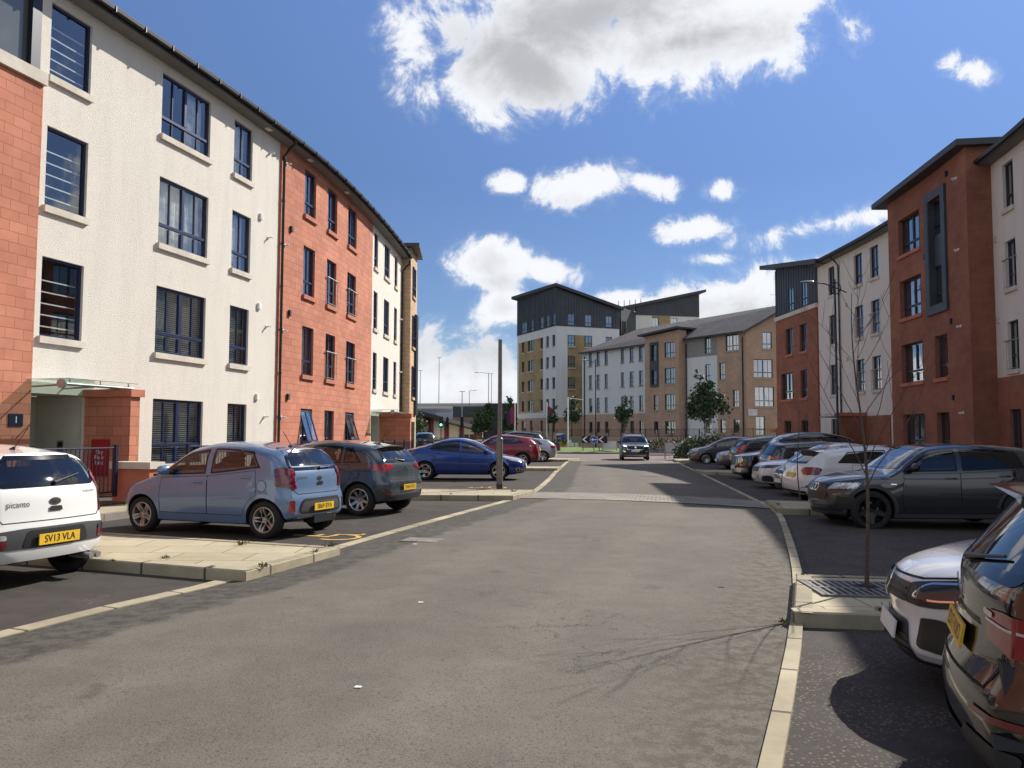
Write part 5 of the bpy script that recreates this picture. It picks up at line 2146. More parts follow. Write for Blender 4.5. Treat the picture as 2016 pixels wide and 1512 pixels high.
    # frequent details ----------------------------------------------------
    def doors(s, xd0, xb, xr, sill=.34, arch=True):
        S = s.S
        R, ra = S['wr'], S['wr'] + S.get('gap', .05) + .06
        wc = S['fo'] + S['wb']
        beltz = lambda x: s.belt(x) - .015
        P1 = [(xd0, sill), (xb, sill), (xb, beltz(xb)), ((xd0 + xb) / 2, beltz((xd0 + xb) / 2)), (xd0 + .02, beltz(xd0)), (xd0 - .02, .62)]
        pts = [(xb, sill), (min(xr, wc - ra) - .01, sill)]
        for k in range(1, 7):
            a = pi - k * .20
            px, pz = wc + ra * cos(a), R + ra * sin(a)
            if px < xr and pz > sill:
                pts.append((px, pz))
        pts += [(xr, max(.72, pts[-1][1] + .03)), (xr - .02, beltz(xr)), (xb, beltz(xb))]
        for sd_ in (1, -1):
            for P, hx in ((P1, xb - .17), (pts, xr - .20)):
                o = s.shell('door', P, 'side', s.pnt, off=.0022, side=sd_, step=.09, border=.007, bm_=SEAM)
                hz = s.belt(hx) - .115
                b = MB()
                c = s.proj(hx, hz, 'side', .022, sd_)
                b.tube([c + Vector((.10, -sd_ * .02, 0)), c + Vector((.07, 0, .002)), c + Vector((0, sd_ * .004, .003)), c + Vector((-.07, 0, .002)), c + Vector((-.10, -sd_ * .02, 0))], [.009, .014, .015, .014, .009], 8)
                b.build('handle', S.get('handm') or s.pnt, o, smooth=60)

    def aerial(s, xn, tilt=.5, h=.22):
        p = s.proj(xn, 0, 'top', 0)
        b = MB()
        b.tube([p + Vector((.03, 0, -.005)), p + Vector((0, 0, .03))], [.035, .012], 8)
        b.tube([p + Vector((0, 0, .02)), p + Vector((-tilt * h, 0, h))], .0055, 5)
        b.build('aerial', BLACK, s.root, smooth=50)

    def wiper(s, y0, z0, ang, ln=.34):
        p, q = (y0, z0), (y0 + ln * cos(ang), z0 + ln * sin(ang))
        b = MB()
        n = 6
        b.tube([s.proj(p[0] + (q[0] - p[0]) * k / n, p[1] + (q[1] - p[1]) * k / n, 'rear', .02) for k in range(n + 1)], [.022, .016, .012, .010, .009, .008, .007], 6)
        b.build('wiper', BLACK, s.root, smooth=50)

    def spoiler(s, ln=.16, drop=.02, w=None, z=None, m=None):
        """lip over the rear screen"""
        w = w or s.W * .36
        b = MB()
        n = 12
        top, low, edge = [], [], []
        for i in range(n + 1):
            y = -w + 2 * w * i / n
            xr = s.L - s.rr(s.T(s.L)) - .02
            p = s.proj(xr - .10, y, 'top', .004)
            k = 1 - (abs(y) / w) ** 4 * .5
            top.append(p)
            edge.append(Vector((p.x - (.10 + ln) * k, y, p.z - drop - .012 * (abs(y) / w) ** 2)))
            low.append(Vector((p.x - .10, y, p.z - .065)))
        V = top + edge + low
        m_ = n + 1
        b.mesh(V, [(i, i + 1, m_ + i + 1, m_ + i) for i in range(n)] + [(m_ + i, m_ + i + 1, 2 * m_ + i + 1, 2 * m_ + i) for i in range(n)] + [(0, m_, 2 * m_), (n, 2 * m_ + n, m_ + n)])
        return b.build('spoiler', m or s.pnt, s.root, smooth=35)

    def bumper_seam(s, view, zc, w=None):
        w = w or s.W * .44
        s.line('seam', [(-w, zc + .02), (-w * .5, zc), (w * .5, zc), (w, zc + .02)], view, SEAM, w=.009, off=.002)


def spec(L, W, H, wb, fo, wr, hood, cowl, wtop, peak, tail, rear, belt, dlo, front=None, **kw):
    """hood: (z at nose, z mid); cowl/wtop/peak/tail: (distance from nose, z)"""
    zn = hood[0]
    top = [(0, zn), (.05, zn + (hood[1] - zn) * .28), (.18, zn + (hood[1] - zn) * .55), (cowl[0] * .55, hood[1]), (cowl[0] - .06, cowl[1] - .02), (cowl[0], cowl[1]),
           (cowl[0] + (wtop[0] - cowl[0]) * .5, cowl[1] + (wtop[1] - cowl[1]) * .56), wtop, (peak, H), tail, (L, tail[1] - kw.pop('taildrop', .02))]
    S = dict(L=L, W=W, H=H, wb=wb, fo=fo, wr=wr, top=top, rear=rear, belt=belt, dlo=dlo,
             front=front or [(.15, .10), (.3, .02), (.45, .0), (.6, .015), (.75, .06), (.95, .10)])
    S.update(kw)
    zt = min(wtop[1] - .02, H - .075)
    if 'screen' not in S:
        w0, w1 = W * .40, W * .345
        S['screen'] = [(-w0, cowl[1] + .045), (-w0 * .5, cowl[1] + .035), (w0 * .5, cowl[1] + .035), (w0, cowl[1] + .045), (w1, zt - .02), (w1 * .5, zt), (-w1 * .5, zt), (-w1, zt - .02)]
    if 'rearwin' not in S:
        za, zb = kw.get('rwz', (tail[1] - .42, tail[1] - .09))
        w0, w1 = kw.get('rww', (W * .39, W * .33))
        S['rearwin'] = rounded([(-w0, za + .02), (w0, za + .02), (w1, zb), (-w1, zb)], .06, 3)
    return S


def mirror_poly(P):
    return [(-a, z) for a, z in P]

# ---- white city hatchback, rear view at the left edge
WHITEP = paint('white', (.72, .71, .68), 0, .3)
S_ = spec(3.595, 1.595, 1.48, 2.385, .66, .285, (.68, .86), (.98, 1.00), (1.62, 1.41), 2.15, (3.25, 1.40),
          [(.2, .10), (.38, .01), (.55, .0), (.72, .035), (.95, .07), (1.05, .11), (1.40, .32), (1.5, .36)],
          [(0, .80), (1.0, .93), (2.2, .98), (3.0, 1.04), (3.6, 1.08)], dict(xa=1.0, xb=1.95, xc=2.95, xd=2.72), tw=.18, tumble=.26, cr=.16, lr=.40,
          rearwin=rounded([(-.60, 1.03), (-.66, 1.12), (-.55, 1.36), (.55, 1.36), (.66, 1.12), (.60, 1.03)], .05, 3), spokes=5, seatz=.64)
c = Car('parked_car', 'white city hatchback at the left edge, back towards the road, yellow plate SV13 VLA', 'cars parked in the left bays', S_, WHITEP)
c.doors(1.02, 1.95, 2.83)
for sg in (1, -1):
    P = [(sg * .80, .74), (sg * .80, 1.04), (sg * .655, 1.20), (sg * .60, 1.12), (sg * .66, .98), (sg * .655, .72)]
    o = c.shell('tail_light', P, 'rear', LRED, off=.012, axis=1, step=.04)
    c.shell('fog_lamp', rounded([(sg * .58, .44), (sg * .70, .45), (sg * .70, .59), (sg * .58, .575)], .02), 'rear', LREDD, off=.016, step=.05)
    c.shell('reversing_lamp', rounded([(sg * .58, .52), (sg * .70, .525), (sg * .70, .585), (sg * .585, .57)], .02), 'rear', LDARK if sg < 0 else LCLEAR, off=.019, step=.05)
c.shell('bumper_insert', rounded([(-.73, .47), (-.64, .415), (.64, .415), (.73, .47), (.73, .60), (.40, .62), (-.40, .62), (-.73, .60)], .05), 'rear', TRIMG, off=.010, step=.06)
c.shell('plate_recess', rounded([(-.42, .43), (.42, .43), (.36, .595), (-.36, .595)], .04), 'rear', BLACK, off=.014, step=.06)
c.plate('SV13 VLA', .495, 'rear', True, off=.028)
c.line('tailgate_seam', [(-.66, 1.04), (-.645, .74), (-.60, .685), (.60, .685), (.645, .74), (.66, 1.04)], 'rear', SEAM, w=.009)
c.shell('bumper_lip', [(-.66, .30), (.66, .30), (.70, .40), (-.70, .40)], 'rear', WHITEP, off=.022, step=.07)
c.shell('badge', [(.075 * cos(a), .875 + .038 * sin(a)) for a in [2 * pi * k / 20 for k in range(20)]], 'rear', INK, off=.008, step=.02)
c.text('badge_lettering', 'KIA', 0, .875, .055, 'rear', CHROME, off=.012)
c.text('model_lettering', 'picanto', .43, .865, .085, 'rear', INK)
c.text('trim_lettering', 'EcoDynamics', -.50, .955, .035, 'rear', INK)
c.shell('boot_handle', rounded([(-.085, .775), (.085, .775), (.075, .825), (-.075, .825)], .015), 'rear', TRIMB, off=.012, step=.04)
c.shell('brake_light', rounded([(-.17, 1.395), (.17, 1.395), (.17, 1.42), (-.17, 1.42)], .01), 'rear', LREDD, off=.012, step=.04)
c.wiper(-.02, 1.06, radians(168), .40)
c.aerial(2.95, .75, .24)
b = MB()
for y in (-.42, -.52):
    b.tube([(-1.5, y, .25), (-1.79, y, .245)], .036, 10)
b.build('exhaust', STEEL, c.root, smooth=40)
c.finish().place(-6.50, 9.25, (-.956, .29))

# ---- blue city hatchback
BLUEP = paint('pale_blue_metallic', (.125, .20, .33), .2, .28)
S_ = spec(3.595, 1.595, 1.47, 2.40, .66, .285, (.70, .87), (.92, .99), (1.60, 1.40), 2.15, (3.25, 1.38),
          [(.2, .09), (.40, .0), (.56, .0), (.72, .05), (.95, .08), (1.05, .12), (1.36, .34), (1.5, .40)],
          [(0, .80), (.9, .905), (2.0, .955), (3.0, 1.06), (3.6, 1.10)], dict(xa=.98, xb=1.98, xc=2.98, xd=2.80, pil=.05), tw=.18, tumble=.26, cr=.16, lr=.42,
          rearwin=rounded([(-.60, 1.03), (-.655, 1.10), (-.54, 1.355), (.54, 1.355), (.655, 1.10), (.60, 1.03)], .05, 3), spokes=5, twin=True,
          rim=mat('alloy_warm_grey', (.42, .41, .39), .38, .7), seatz=.64)
c = Car('parked_car', 'pale blue city hatchback with yellow plate SB69 BYA parked nose to the terrace', 'cars parked in the left bays', S_, BLUEP)
c.doors(1.04, 1.98, 2.92)
for sg in (1, -1):
    o = c.shell('tail_light', rounded([(sg * .79, .80), (sg * .80, 1.02), (sg * .72, 1.09), (sg * .56, 1.06), (sg * .55, .98), (sg * .62, .90), (sg * .55, .76), (sg * .62, .75)], .02), 'rear', LREDD, off=.014, axis=1, step=.035)
    c.shell('tail_light_side', rounded([(3.24, .84), (3.30, 1.06), (3.50, 1.07), (3.585, .95), (3.585, .76), (3.45, .78)], .03), 'side', LREDD, off=.012, side=sg, step=.04)
    c.shell('fog_lamp', rounded([(sg * .645, .40), (sg * .70, .40), (sg * .70, .585), (sg * .645, .585)], .02), 'rear', LRED, off=.016, axis=1, step=.04)
    c.shell('fuel_flap' if sg > 0 else 'side_panel', [(3.02 + .095 * cos(a), .80 + .09 * sin(a)) for a in [2 * pi * k / 18 for k in range(18)]], 'side', BLUEP, off=.003, side=sg, step=.05, border=.006, bm_=SEAM)
    c.shell('side_repeater', [(.78, .70), (.88, .71), (.88, .735), (.80, .73)], 'side', LORANGE, off=.005, side=sg, step=.03)
c.shell('bumper_insert', rounded([(-.52, .37), (.52, .37), (.55, .46), (.47, .60), (-.47, .60), (-.55, .46)], .06), 'rear', TRIMG, off=.010, step=.05, border=.035, bm_=BLACK)
c.plate('SB69 BYA', .465, 'rear', True, off=.03)
c.line('tailgate_seam', [(-.66, 1.06), (-.62, .90), (-.60, .72), (-.54, .675), (.54, .675), (.60, .72), (.62, .90), (.66, 1.06)], 'rear', SEAM, w=.009)
c.shell('bumper_skirt', rounded([(-.62, .25), (.62, .25), (.66, .33), (-.66, .33)], .02), 'rear', TRIMG, off=.006, step=.07)
c.shell('badge', [(.062 * cos(a), .90 + .034 * sin(a)) for a in [2 * pi * k / 20 for k in range(20)]], 'rear', INK, off=.008, step=.02)
c.text('badge_lettering', 'KIA', 0, .90, .05, 'rear', CHROME, off=.012)
c.shell('boot_handle', rounded([(-.08, .80), (.08, .80), (.07, .85), (-.07, .85)], .015), 'rear', TRIMB, off=.012, step=.04)
c.text('model_lettering', 'picanto', .42, .925, .075, 'rear', CHROME)
c.text('trim_lettering', 'SE', -.45, .94, .035, 'rear', CHROME)
c.shell('brake_light', rounded([(-.13, 1.375), (.13, 1.375), (.13, 1.395), (-.13, 1.395)], .008), 'rear', LREDD, off=.012, step=.04)
c.wiper(-.04, 1.05, radians(178), .36)
c.aerial(2.98, -.7, .25)
b = MB()
b.tube([(-1.40, -.35, .26), (-1.70, -.35, .25)], .03, 8)
b.box((-1.62, -.05, .27), (.2, .5, .12))
b.build('exhaust', TRIMB, c.root, smooth=40)
c.finish().place(-4.62, 13.63, (-.934, .358))

# ---- grey blue supermini
GBP = paint('grey_blue_metallic', (.052, .067, .080), .45, .26)
S_ = spec(4.035, 1.734, 1.474, 2.57, .80, .315, (.70, .88), (1.10, .98), (1.85, 1.40), 2.4, (3.62, 1.39),
          [(.2, .08), (.45, .0), (.62, .0), (.74, .05), (.95, .10), (1.05, .14), (1.38, .44), (1.5, .50)],
          [(0, .80), (1.1, .93), (2.3, .985), (3.3, 1.02), (4.0, 1.03)], dict(xa=1.15, xb=2.2, xc=3.42, xd=3.18, xq=2.98), tw=.205, tumble=.27,
          rearwin=rounded([(-.62, 1.03), (-.68, 1.10), (-.55, 1.36), (.55, 1.36), (.68, 1.10), (.62, 1.03)], .05, 3), spokes=8)
c = Car('parked_car', 'grey blue hatchback with slim red lamps parked beside the pale blue one', 'cars parked in the left bays', S_, GBP)
c.doors(1.22, 2.2, 3.18)
for sg in (1, -1):
    c.shell('tail_light', rounded([(sg * .86, .90), (sg * .86, 1.0), (sg * .60, 1.005), (sg * .42, .965), (sg * .44, .94), (sg * .62, .90), (sg * .70, .845)], .012), 'rear', LRED, off=.012, step=.04)
    c.shell('tail_light_side', rounded([(3.58, 1.0), (3.74, .90), (3.95, .86), (4.02, .98), (3.85, 1.015)], .02), 'side', LRED, off=.012, side=sg, step=.04)
    c.shell('fog_lamp', rounded([(sg * .60, .42), (sg * .78, .43), (sg * .76, .475), (sg * .62, .465)], .01), 'rear', LREDD, off=.012, step=.04)
c.shell('fuel_flap', [(3.30 + .09 * cos(a), .82 + .085 * sin(a)) for a in [2 * pi * k / 18 for k in range(18)]], 'side', GBP, off=.003, side=1, step=.05, border=.006, bm_=SEAM)
c.shell('plate_recess', rounded([(-.36, .49), (.36, .49), (.31, .64), (-.31, .64)], .03), 'rear', BLACK, off=.006, step=.06)
c.plate('SV64 NTU', .545, 'rear', True, off=.022)
c.shell('bumper_skirt', rounded([(-.70, .30), (.70, .30), (.74, .39), (-.74, .39)], .02), 'rear', TRIMG, off=.008, step=.07)
c.line('tailgate_seam', [(-.66, .90), (-.60, .72), (-.55, .70), (.55, .70), (.60, .72), (.66, .90)], 'rear', SEAM, w=.009)
c.line('badge', [(.06 * cos(a), .91 + .038 * sin(a)) for a in [2 * pi * k / 24 for k in range(24)]], 'rear', CHROME, w=.012, off=.008, closed=True)
c.text('badge_lettering', 'H', 0, .91, .06, 'rear', CHROME)
c.text('model_lettering', 'i20', .42, .83, .06, 'rear', CHROME)
c.spoiler(.13, .03)
c.wiper(.0, 1.055, radians(8), .30)
c.aerial(3.35, .6, .22)
c.finish().place(-3.90, 17.23, (-.936, .352))

# ---- blue hatch coupe-like, nose to the road
DBP = paint('deep_blue_metallic', (.010, .045, .23), .45, .25)
S_ = spec(4.30, 1.77, 1.47, 2.595, .92, .32, (.70, .86), (1.02, .95), (1.95, 1.40), 2.35, (3.85, 1.17),
          [(.2, .10), (.45, .02), (.7, .0), (.95, .02), (1.06, .06), (1.2, .16), (1.5, .2)],
          [(0, .76), (1.1, .91), (2.3, .98), (3.3, 1.06), (4.3, 1.08)], dict(xa=1.15, xb=2.25, xc=3.35, xd=3.22), tw=.215, tumble=.28, spokes=5, twin=True, taildrop=.10,
          dark_rear=True, lf=.8, cf=.36, bowf=.26, rearwin=None,
          front=[(.15, .16), (.3, .04), (.45, .0), (.6, .03), (.75, .12), (.95, .22)])
c = Car('parked_car', 'deep blue hatchback with sloping tail parked nose to the road behind the grey pole', 'cars parked in the left bays', S_, DBP)
c.doors(1.22, 2.25, 3.2)
for sg in (1, -1):
    c.shell('headlight', rounded([(sg * .34, .66), (sg * .62, .70), (sg * .80, .79), (sg * .80, .84), (sg * .60, .80), (sg * .36, .72)], .015), 'front', LCLEAR, off=.010, step=.04)
    c.shell('headlight_side', rounded([(.10, .62), (.46, .68), (.86, .84), (.56, .83), (.16, .74)], .015), 'side', LCLEAR, off=.010, side=sg, step=.04)
    c.shell('fog_lamp', [(sg * .60 + .055 * cos(a), .36 + .05 * sin(a)) for a in [2 * pi * k / 16 for k in range(16)]], 'front', LDARK, off=.014, step=.03, border=.014, bm_=CHROME)
    c.shell('tail_light_side', rounded([(3.92, 1.02), (4.12, 1.10), (4.28, 1.06), (4.28, .96)], .02), 'side', LREDD, off=.008, side=sg, step=.05)
c.shell('grille', rounded([(-.34, .62), (.34, .62), (.36, .70), (-.36, .70)], .02), 'front', BLACK, off=.008, step=.05)
c.shell('lower_intake', rounded([(-.62, .28), (.62, .28), (.52, .46), (-.52, .46)], .04), 'front', BLACK, off=.008, step=.06)
c.plate('', .52, 'front', False)
for sg in (1, -1):
    c.shell('fog_surround', rounded([(.10, .30), (.30, .30), (.34, .42), (.14, .46)], .03), 'side', BLACK, off=.008, side=sg, step=.04, border=.018, bm_=CHROME)
    c.line('window_strip', [(1.2, 1.0 - .06), (2.25, .985), (3.3, 1.06)], 'side', TRIMB, w=.02, off=.008, side=sg)
c.shell('sill_skirt', [(.05, .22), (4.2, .22), (4.2, .25), (.05, .25)], 'side', TRIMB, off=.006, side=0, step=.15)
c.aerial(3.35, .5, .08)
c.finish().place(-1.70, 29.36, (.998, -.06))

# ---- red crossover
REDP = paint('deep_red_metallic', (.26, .012, .022), .3, .26)
S_ = spec(4.377, 1.806, 1.60, 2.646, .90, .345, (.82, 1.0), (1.25, 1.09), (2.05, 1.52), 2.55, (3.9, 1.49),
          [(.25, .07), (.5, .0), (.75, .0), (.95, .05), (1.08, .08), (1.45, .42), (1.6, .5)],
          [(0, .92), (1.2, 1.05), (2.4, 1.10), (3.2, 1.14), (4.4, 1.20)], dict(xa=1.3, xb=2.35, xc=3.62, xd=3.25, mt=.10), clad=.40, tumble=.28, lipm=TRIMG, lip=.06,
          rearwin=rounded([(-.60, 1.14), (.60, 1.14), (.56, 1.45), (-.56, 1.45)], .05, 3), tw=.215)
c = Car('parked_car', 'deep red crossover parked nose to the terrace behind the deep blue hatchback', 'cars parked in the left bays', S_, REDP)
c.doors(1.35, 2.35, 3.3, sill=.42)
for sg in (1, -1):
    c.shell('tail_light', rounded([(sg * .90, .88), (sg * .90, 1.04), (sg * .52, 1.08), (sg * .50, 1.0), (sg * .66, .90)], .02), 'rear', LRED, off=.012, step=.04)
    c.shell('tail_light_side', rounded([(3.86, 1.06), (4.10, .95), (4.35, .90), (4.37, 1.05)], .02), 'side', LCLEAR, off=.010, side=sg, step=.05)
c.plate('', .86, 'rear', True)
c.shell('bumper_skirt', rounded([(-.80, .32), (.80, .32), (.80, .52), (-.80, .52)], .03), 'rear', TRIMG, off=.008, step=.08)
c.spoiler(.14, .02)
c.finish().place(-.70, 41.4, (-.994, .10))

# ---- silver hatch and dark tall car at the end of the left row
SILP = paint('silver_metallic', (.42, .44, .46), .6, .3)
S_ = spec(4.30, 1.785, 1.43, 2.62, .88, .32, (.70, .86), (1.2, .95), (2.0, 1.36), 2.5, (3.75, 1.33),
          [(.25, .07), (.5, .0), (.7, .0), (.9, .05), (1.0, .10), (1.3, .45), (1.5, .55)],
          [(0, .80), (1.2, .92), (2.4, .95), (3.4, .99), (4.3, 1.0)], dict(xa=1.25, xb=2.3, xc=3.5, xd=3.2), tw=.215,
          rearwin=rounded([(-.62, 1.0), (.62, 1.0), (.54, 1.30), (-.54, 1.30)], .05, 3))
c = Car('parked_car', 'silver hatchback parked by the end kerb next to the red crossover', 'cars parked in the left bays', S_, SILP)
c.doors(1.3, 2.3, 3.2)
for sg in (1, -1):
    c.shell('tail_light', rounded([(sg * .88, .80), (sg * .88, .94), (sg * .46, .94), (sg * .48, .82)], .02), 'rear', LRED, off=.012, step=.05)
    c.shell('tail_light_side', rounded([(3.98, .94), (4.08, .82), (4.28, .80), (4.28, .93)], .02), 'side', LRED, off=.010, side=sg, step=.05)
c.plate('', .56, 'rear', True)
c.finish().place(.60, 48.9, (-.994, .08))

NAVYP = paint('black_blue', (.012, .014, .022), .3, .25)
S_ = spec(4.6, 1.88, 1.80, 2.66, .9, .365, (.95, 1.1), (1.3, 1.2), (1.95, 1.70), 2.5, (4.2, 1.70),
          [(.3, .06), (.6, .0), (.9, .0), (1.15, .06), (1.65, .45), (1.8, .5)], [(0, 1.0), (1.3, 1.18), (3, 1.2), (4.6, 1.24)], dict(xa=1.4, xb=2.4, xc=4.0, xd=3.75), clad=.42, tumble=.24)
c = Car('parked_car', 'black blue tall estate with roof rails half hidden behind the silver hatchback', 'cars parked in the left bays', S_, NAVYP)
c.doors(1.4, 2.4, 3.35, sill=.45)
b = MB()
for y in (-.62, .62):
    b.tube([(.5, y, 1.74), (.3, y, 1.82), (-1.7, y, 1.82), (-1.95, y, 1.76)], .018, 6)
b.build('roof_rail', STEEL, c.root, smooth=50)
for sg in (1, -1):
    c.shell('tail_light', rounded([(sg * .92, .95), (sg * .92, 1.25), (sg * .72, 1.28), (sg * .70, 1.0)], .02), 'rear', LCLEAR, off=.012, step=.05)
c.finish().place(.0, 53.6, (-.99, .12))

# ---- dark crossover driving towards us, lamps lit
DKP = paint('black_metallic', (.011, .013, .016), .3, .22)
S_ = spec(4.31, 1.81, 1.65, 2.585, .90, .345, (.86, 1.02), (1.2, 1.10), (2.0, 1.56), 2.6, (3.9, 1.55),
          [(.3, .06), (.6, .0), (.9, .0), (1.1, .05), (1.5, .4), (1.6, .45)], [(0, .95), (1.2, 1.06), (3, 1.10), (4.3, 1.14)], dict(xa=1.3, xb=2.3, xc=3.6, xd=3.3), clad=.40, tumble=.26)
c = Car('moving_car', 'dark crossover with lit headlamps driving towards the camera past the roundabout', None, S_, DKP)
c.doors(1.35, 2.3, 3.2, sill=.42)
for sg in (1, -1):
    c.shell('headlight', rounded([(sg * .50, .83), (sg * .86, .90), (sg * .87, .98), (sg * .58, .94)], .02), 'front', LCLEAR, off=.012, step=.04)
    c.shell('headlamp_beam', rounded([(sg * .54, .86), (sg * .72, .885), (sg * .74, .945), (sg * .60, .92)], .02), 'front', LWHITE, off=.018, step=.04)
    c.shell('fog_lamp', rounded([(sg * .60, .52), (sg * .82, .54), (sg * .80, .60), (sg * .62, .58)], .02), 'front', CHROME, off=.010, step=.05)
c.shell('grille', rounded([(-.50, .66), (.50, .66), (.56, .92), (-.56, .92)], .08), 'front', BLACK, off=.008, step=.06, border=.022, bm_=CHROME)
c.shell('badge', [(.06 * cos(a), .82 + .06 * sin(a)) for a in [2 * pi * k / 8 for k in range(8)]], 'front', CHROME, off=.016, step=.03)
c.plate('', .60, 'front', False, off=.03)
b = MB()
for y in (-.60, .60):
    b.tube([(.45, y, 1.56), (.25, y, 1.66), (-1.5, y, 1.66), (-1.75, y, 1.58)], .018, 6)
b.build('roof_rail', STEEL, c.root, smooth=50)
c.shell('bumper_skirt', rounded([(-.60, .26), (.60, .26), (.70, .36), (-.70, .36)], .03), 'front', STEEL, off=.010, step=.07)
c.finish().place(8.0, 53.4, (-.10, -1))

# ---- dark grey crossover, side on, nose to the road
DGP = paint('dark_grey_metallic', (.028, .033, .040), .4, .24)
BLKALLOY = mat('alloy_black', (.012, .012, .013), .3, .5)
S_ = spec(4.10, 1.794, 1.53, 2.60, .74, .345, (.80, .98), (1.12, 1.03), (1.85, 1.47), 2.45, (3.65, 1.47),
          [(.3, .05), (.6, .0), (.9, .0), (1.05, .05), (1.42, .40), (1.5, .45)],
          [(0, .90), (1.15, 1.0), (2.3, 1.03), (3.3, 1.08), (4.2, 1.12)], dict(xa=1.22, xb=2.28, xc=3.40, xd=3.30, mt=.10), tw=.215, clad=.30, lipm=TRIMG, lip=.055,
          rim=BLKALLOY, rimr=.74, spokes=5, tumble=.28, mirm=TRIMB, dark_rear=True, cf=.40, lf=.7, bowf=.24,
          front=[(.15, .12), (.3, .03), (.45, .0), (.65, .0), (.78, .05), (.95, .12)])
c = Car('parked_car', 'dark grey crossover with black wheels side on in the bay beyond the tree grating', 'cars parked in the right bays', S_, DGP)
c.doors(1.28, 2.28, 3.25, sill=.40)
for sg in (1, -1):
    c.shell('headlight', rounded([(sg * .52, .70), (sg * .84, .72), (sg * .86, .83), (sg * .56, .81)], .015), 'front', LCLEAR, off=.012, step=.04)
    c.shell('headlight_side', rounded([(.10, .71), (.20, .695), (.46, .72), (.56, .84), (.30, .825), (.12, .80)], .015), 'side', LCLEAR, off=.010, side=sg, step=.03, border=.014, bm_=LDARK)
    c.shell('side_intake', rounded([(.14, .36), (.34, .34), (.36, .52), (.20, .60)], .02), 'side', BLACK, off=.006, side=sg, step=.04)
    c.shell('air_intake', rounded([(sg * .58, .36), (sg * .84, .36), (sg * .84, .58), (sg * .66, .56)], .02), 'front', BLACK, off=.008, step=.05)
    c.shell('side_badge', [(1.06, .80), (1.16, .80), (1.16, .815), (1.06, .815)], 'side', CHROME, off=.006, side=sg, step=.04)
c.shell('grille', rounded([(-.46, .50), (.46, .50), (.52, .62), (.44, .80), (-.44, .80), (-.52, .62)], .03), 'front', BLACK, off=.010, step=.05)
for k in range(4):
    x = -.165 + .11 * k
    c.line('badge_ring', [(x + .062 * cos(a), .72 + .062 * sin(a)) for a in [2 * pi * j / 20 for j in range(20)]], 'front', CHROME, w=.012, off=.016, closed=True)
c.shell('sill_trim', [(1.3, .31), (3.05, .31), (3.05, .40), (1.3, .40)], 'side', DGP, off=.012, side=0, step=.12)
c.line('shoulder_crease', [(.9, .90), (2.2, .905), (3.6, .95)], 'side', DGP, w=.02, off=.006, side=0)
c.finish().place(7.68, 15.25, (-1, .03), -.06)

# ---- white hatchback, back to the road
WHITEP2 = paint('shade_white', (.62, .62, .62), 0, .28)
S_ = spec(4.42, 1.796, 1.44, 2.73, .88, .325, (.72, .90), (1.25, .97), (2.05, 1.38), 2.5, (3.85, 1.35),
          [(.25, .08), (.45, .0), (.62, .0), (.78, .05), (.95, .09), (1.05, .16), (1.30, .50), (1.45, .60)],
          [(0, .82), (1.25, .95), (2.4, .98), (3.5, 1.02), (4.4, 1.03)], dict(xa=1.3, xb=2.4, xc=3.62, xd=3.35, mt=.10), tw=.215,
          rearwin=rounded([(-.60, 1.01), (-.64, 1.05), (-.54, 1.32), (.54, 1.32), (.64, 1.05), (.60, 1.01)], .05, 3), dark_rear=True)
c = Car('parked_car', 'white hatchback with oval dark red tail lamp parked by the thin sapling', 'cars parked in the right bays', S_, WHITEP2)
c.doors(1.35, 2.4, 3.3)
for sg in (1, -1):
    c.shell('tail_light', rounded([(sg * .89, .76), (sg * .89, .90), (sg * .60, .93), (sg * .50, .86), (sg * .62, .76)], .03), 'rear', LREDD, off=.012, step=.04)
    c.shell('tail_light_side', rounded([(3.98, .90), (4.05, .80), (4.30, .75), (4.40, .80), (4.40, .93), (4.10, .94)], .03), 'side', LREDD, off=.010, side=sg, step=.04)
    c.shell('reflector', [(sg * .62, .46), (sg * .80, .47), (sg * .80, .49), (sg * .62, .48)], 'rear', LREDD, off=.01, step=.05)
c.shell('diffuser', rounded([(-.66, .28), (.66, .28), (.74, .38), (-.74, .38)], .03), 'rear', BLACK, off=.008, step=.07)
c.line('badge', [(.045 * cos(a), .90 + .045 * sin(a)) for a in [2 * pi * k / 20 for k in range(20)]], 'rear', CHROME, w=.012, off=.008, closed=True)
c.plate('', .74, 'rear', True)
c.spoiler(.16, .02)
c.finish().place(8.87, 19.75, (1, .03), -.07)

# ---- black saloon, nose to the road, half hidden
BLKP = paint('black', (.008, .008, .009), .0, .2)
S_ = spec(4.5, 1.80, 1.43, 2.75, .80, .325, (.72, .90), (1.5, .97), (2.25, 1.36), 2.7, (3.6, 1.33),
          [(.25, .08), (.45, .0), (.65, .0), (.8, .04), (1.0, .10), (1.3, .55), (1.5, .7)], [(0, .82), (1.5, .95), (3.4, .99), (4.5, 1.0)], dict(xa=1.5, xb=2.5, xc=3.55, xd=3.3), tw=.22)
c = Car('parked_car', 'black car nose to the road squeezed between two white cars', 'cars parked in the right bays', S_, BLKP)
c.doors(1.5, 2.5, 3.3)
for sg in (1, -1):
    c.shell('headlight', rounded([(sg * .42, .66), (sg * .80, .68), (sg * .84, .77), (sg * .46, .75)], .02), 'front', LCLEAR, off=.012, step=.04)
    c.shell('headlight_side', rounded([(.08, .67), (.30, .68), (.52, .78), (.12, .76)], .02), 'side', LCLEAR, off=.010, side=sg, step=.04)
    c.shell('grille', rounded([(sg * .04, .62), (sg * .36, .62), (sg * .38, .74), (sg * .04, .75)], .03), 'front', BLACK, off=.012, step=.05, border=.018, bm_=CHROME)
    c.shell('air_intake', rounded([(sg * .5, .32), (sg * .82, .34), (sg * .80, .48), (sg * .52, .44)], .02), 'front', TRIMG, off=.008, step=.05)
c.plate('', .46, 'front', False, off=.03)
c.finish().place(9.45, 22.3, (-1, -.01), -.08)

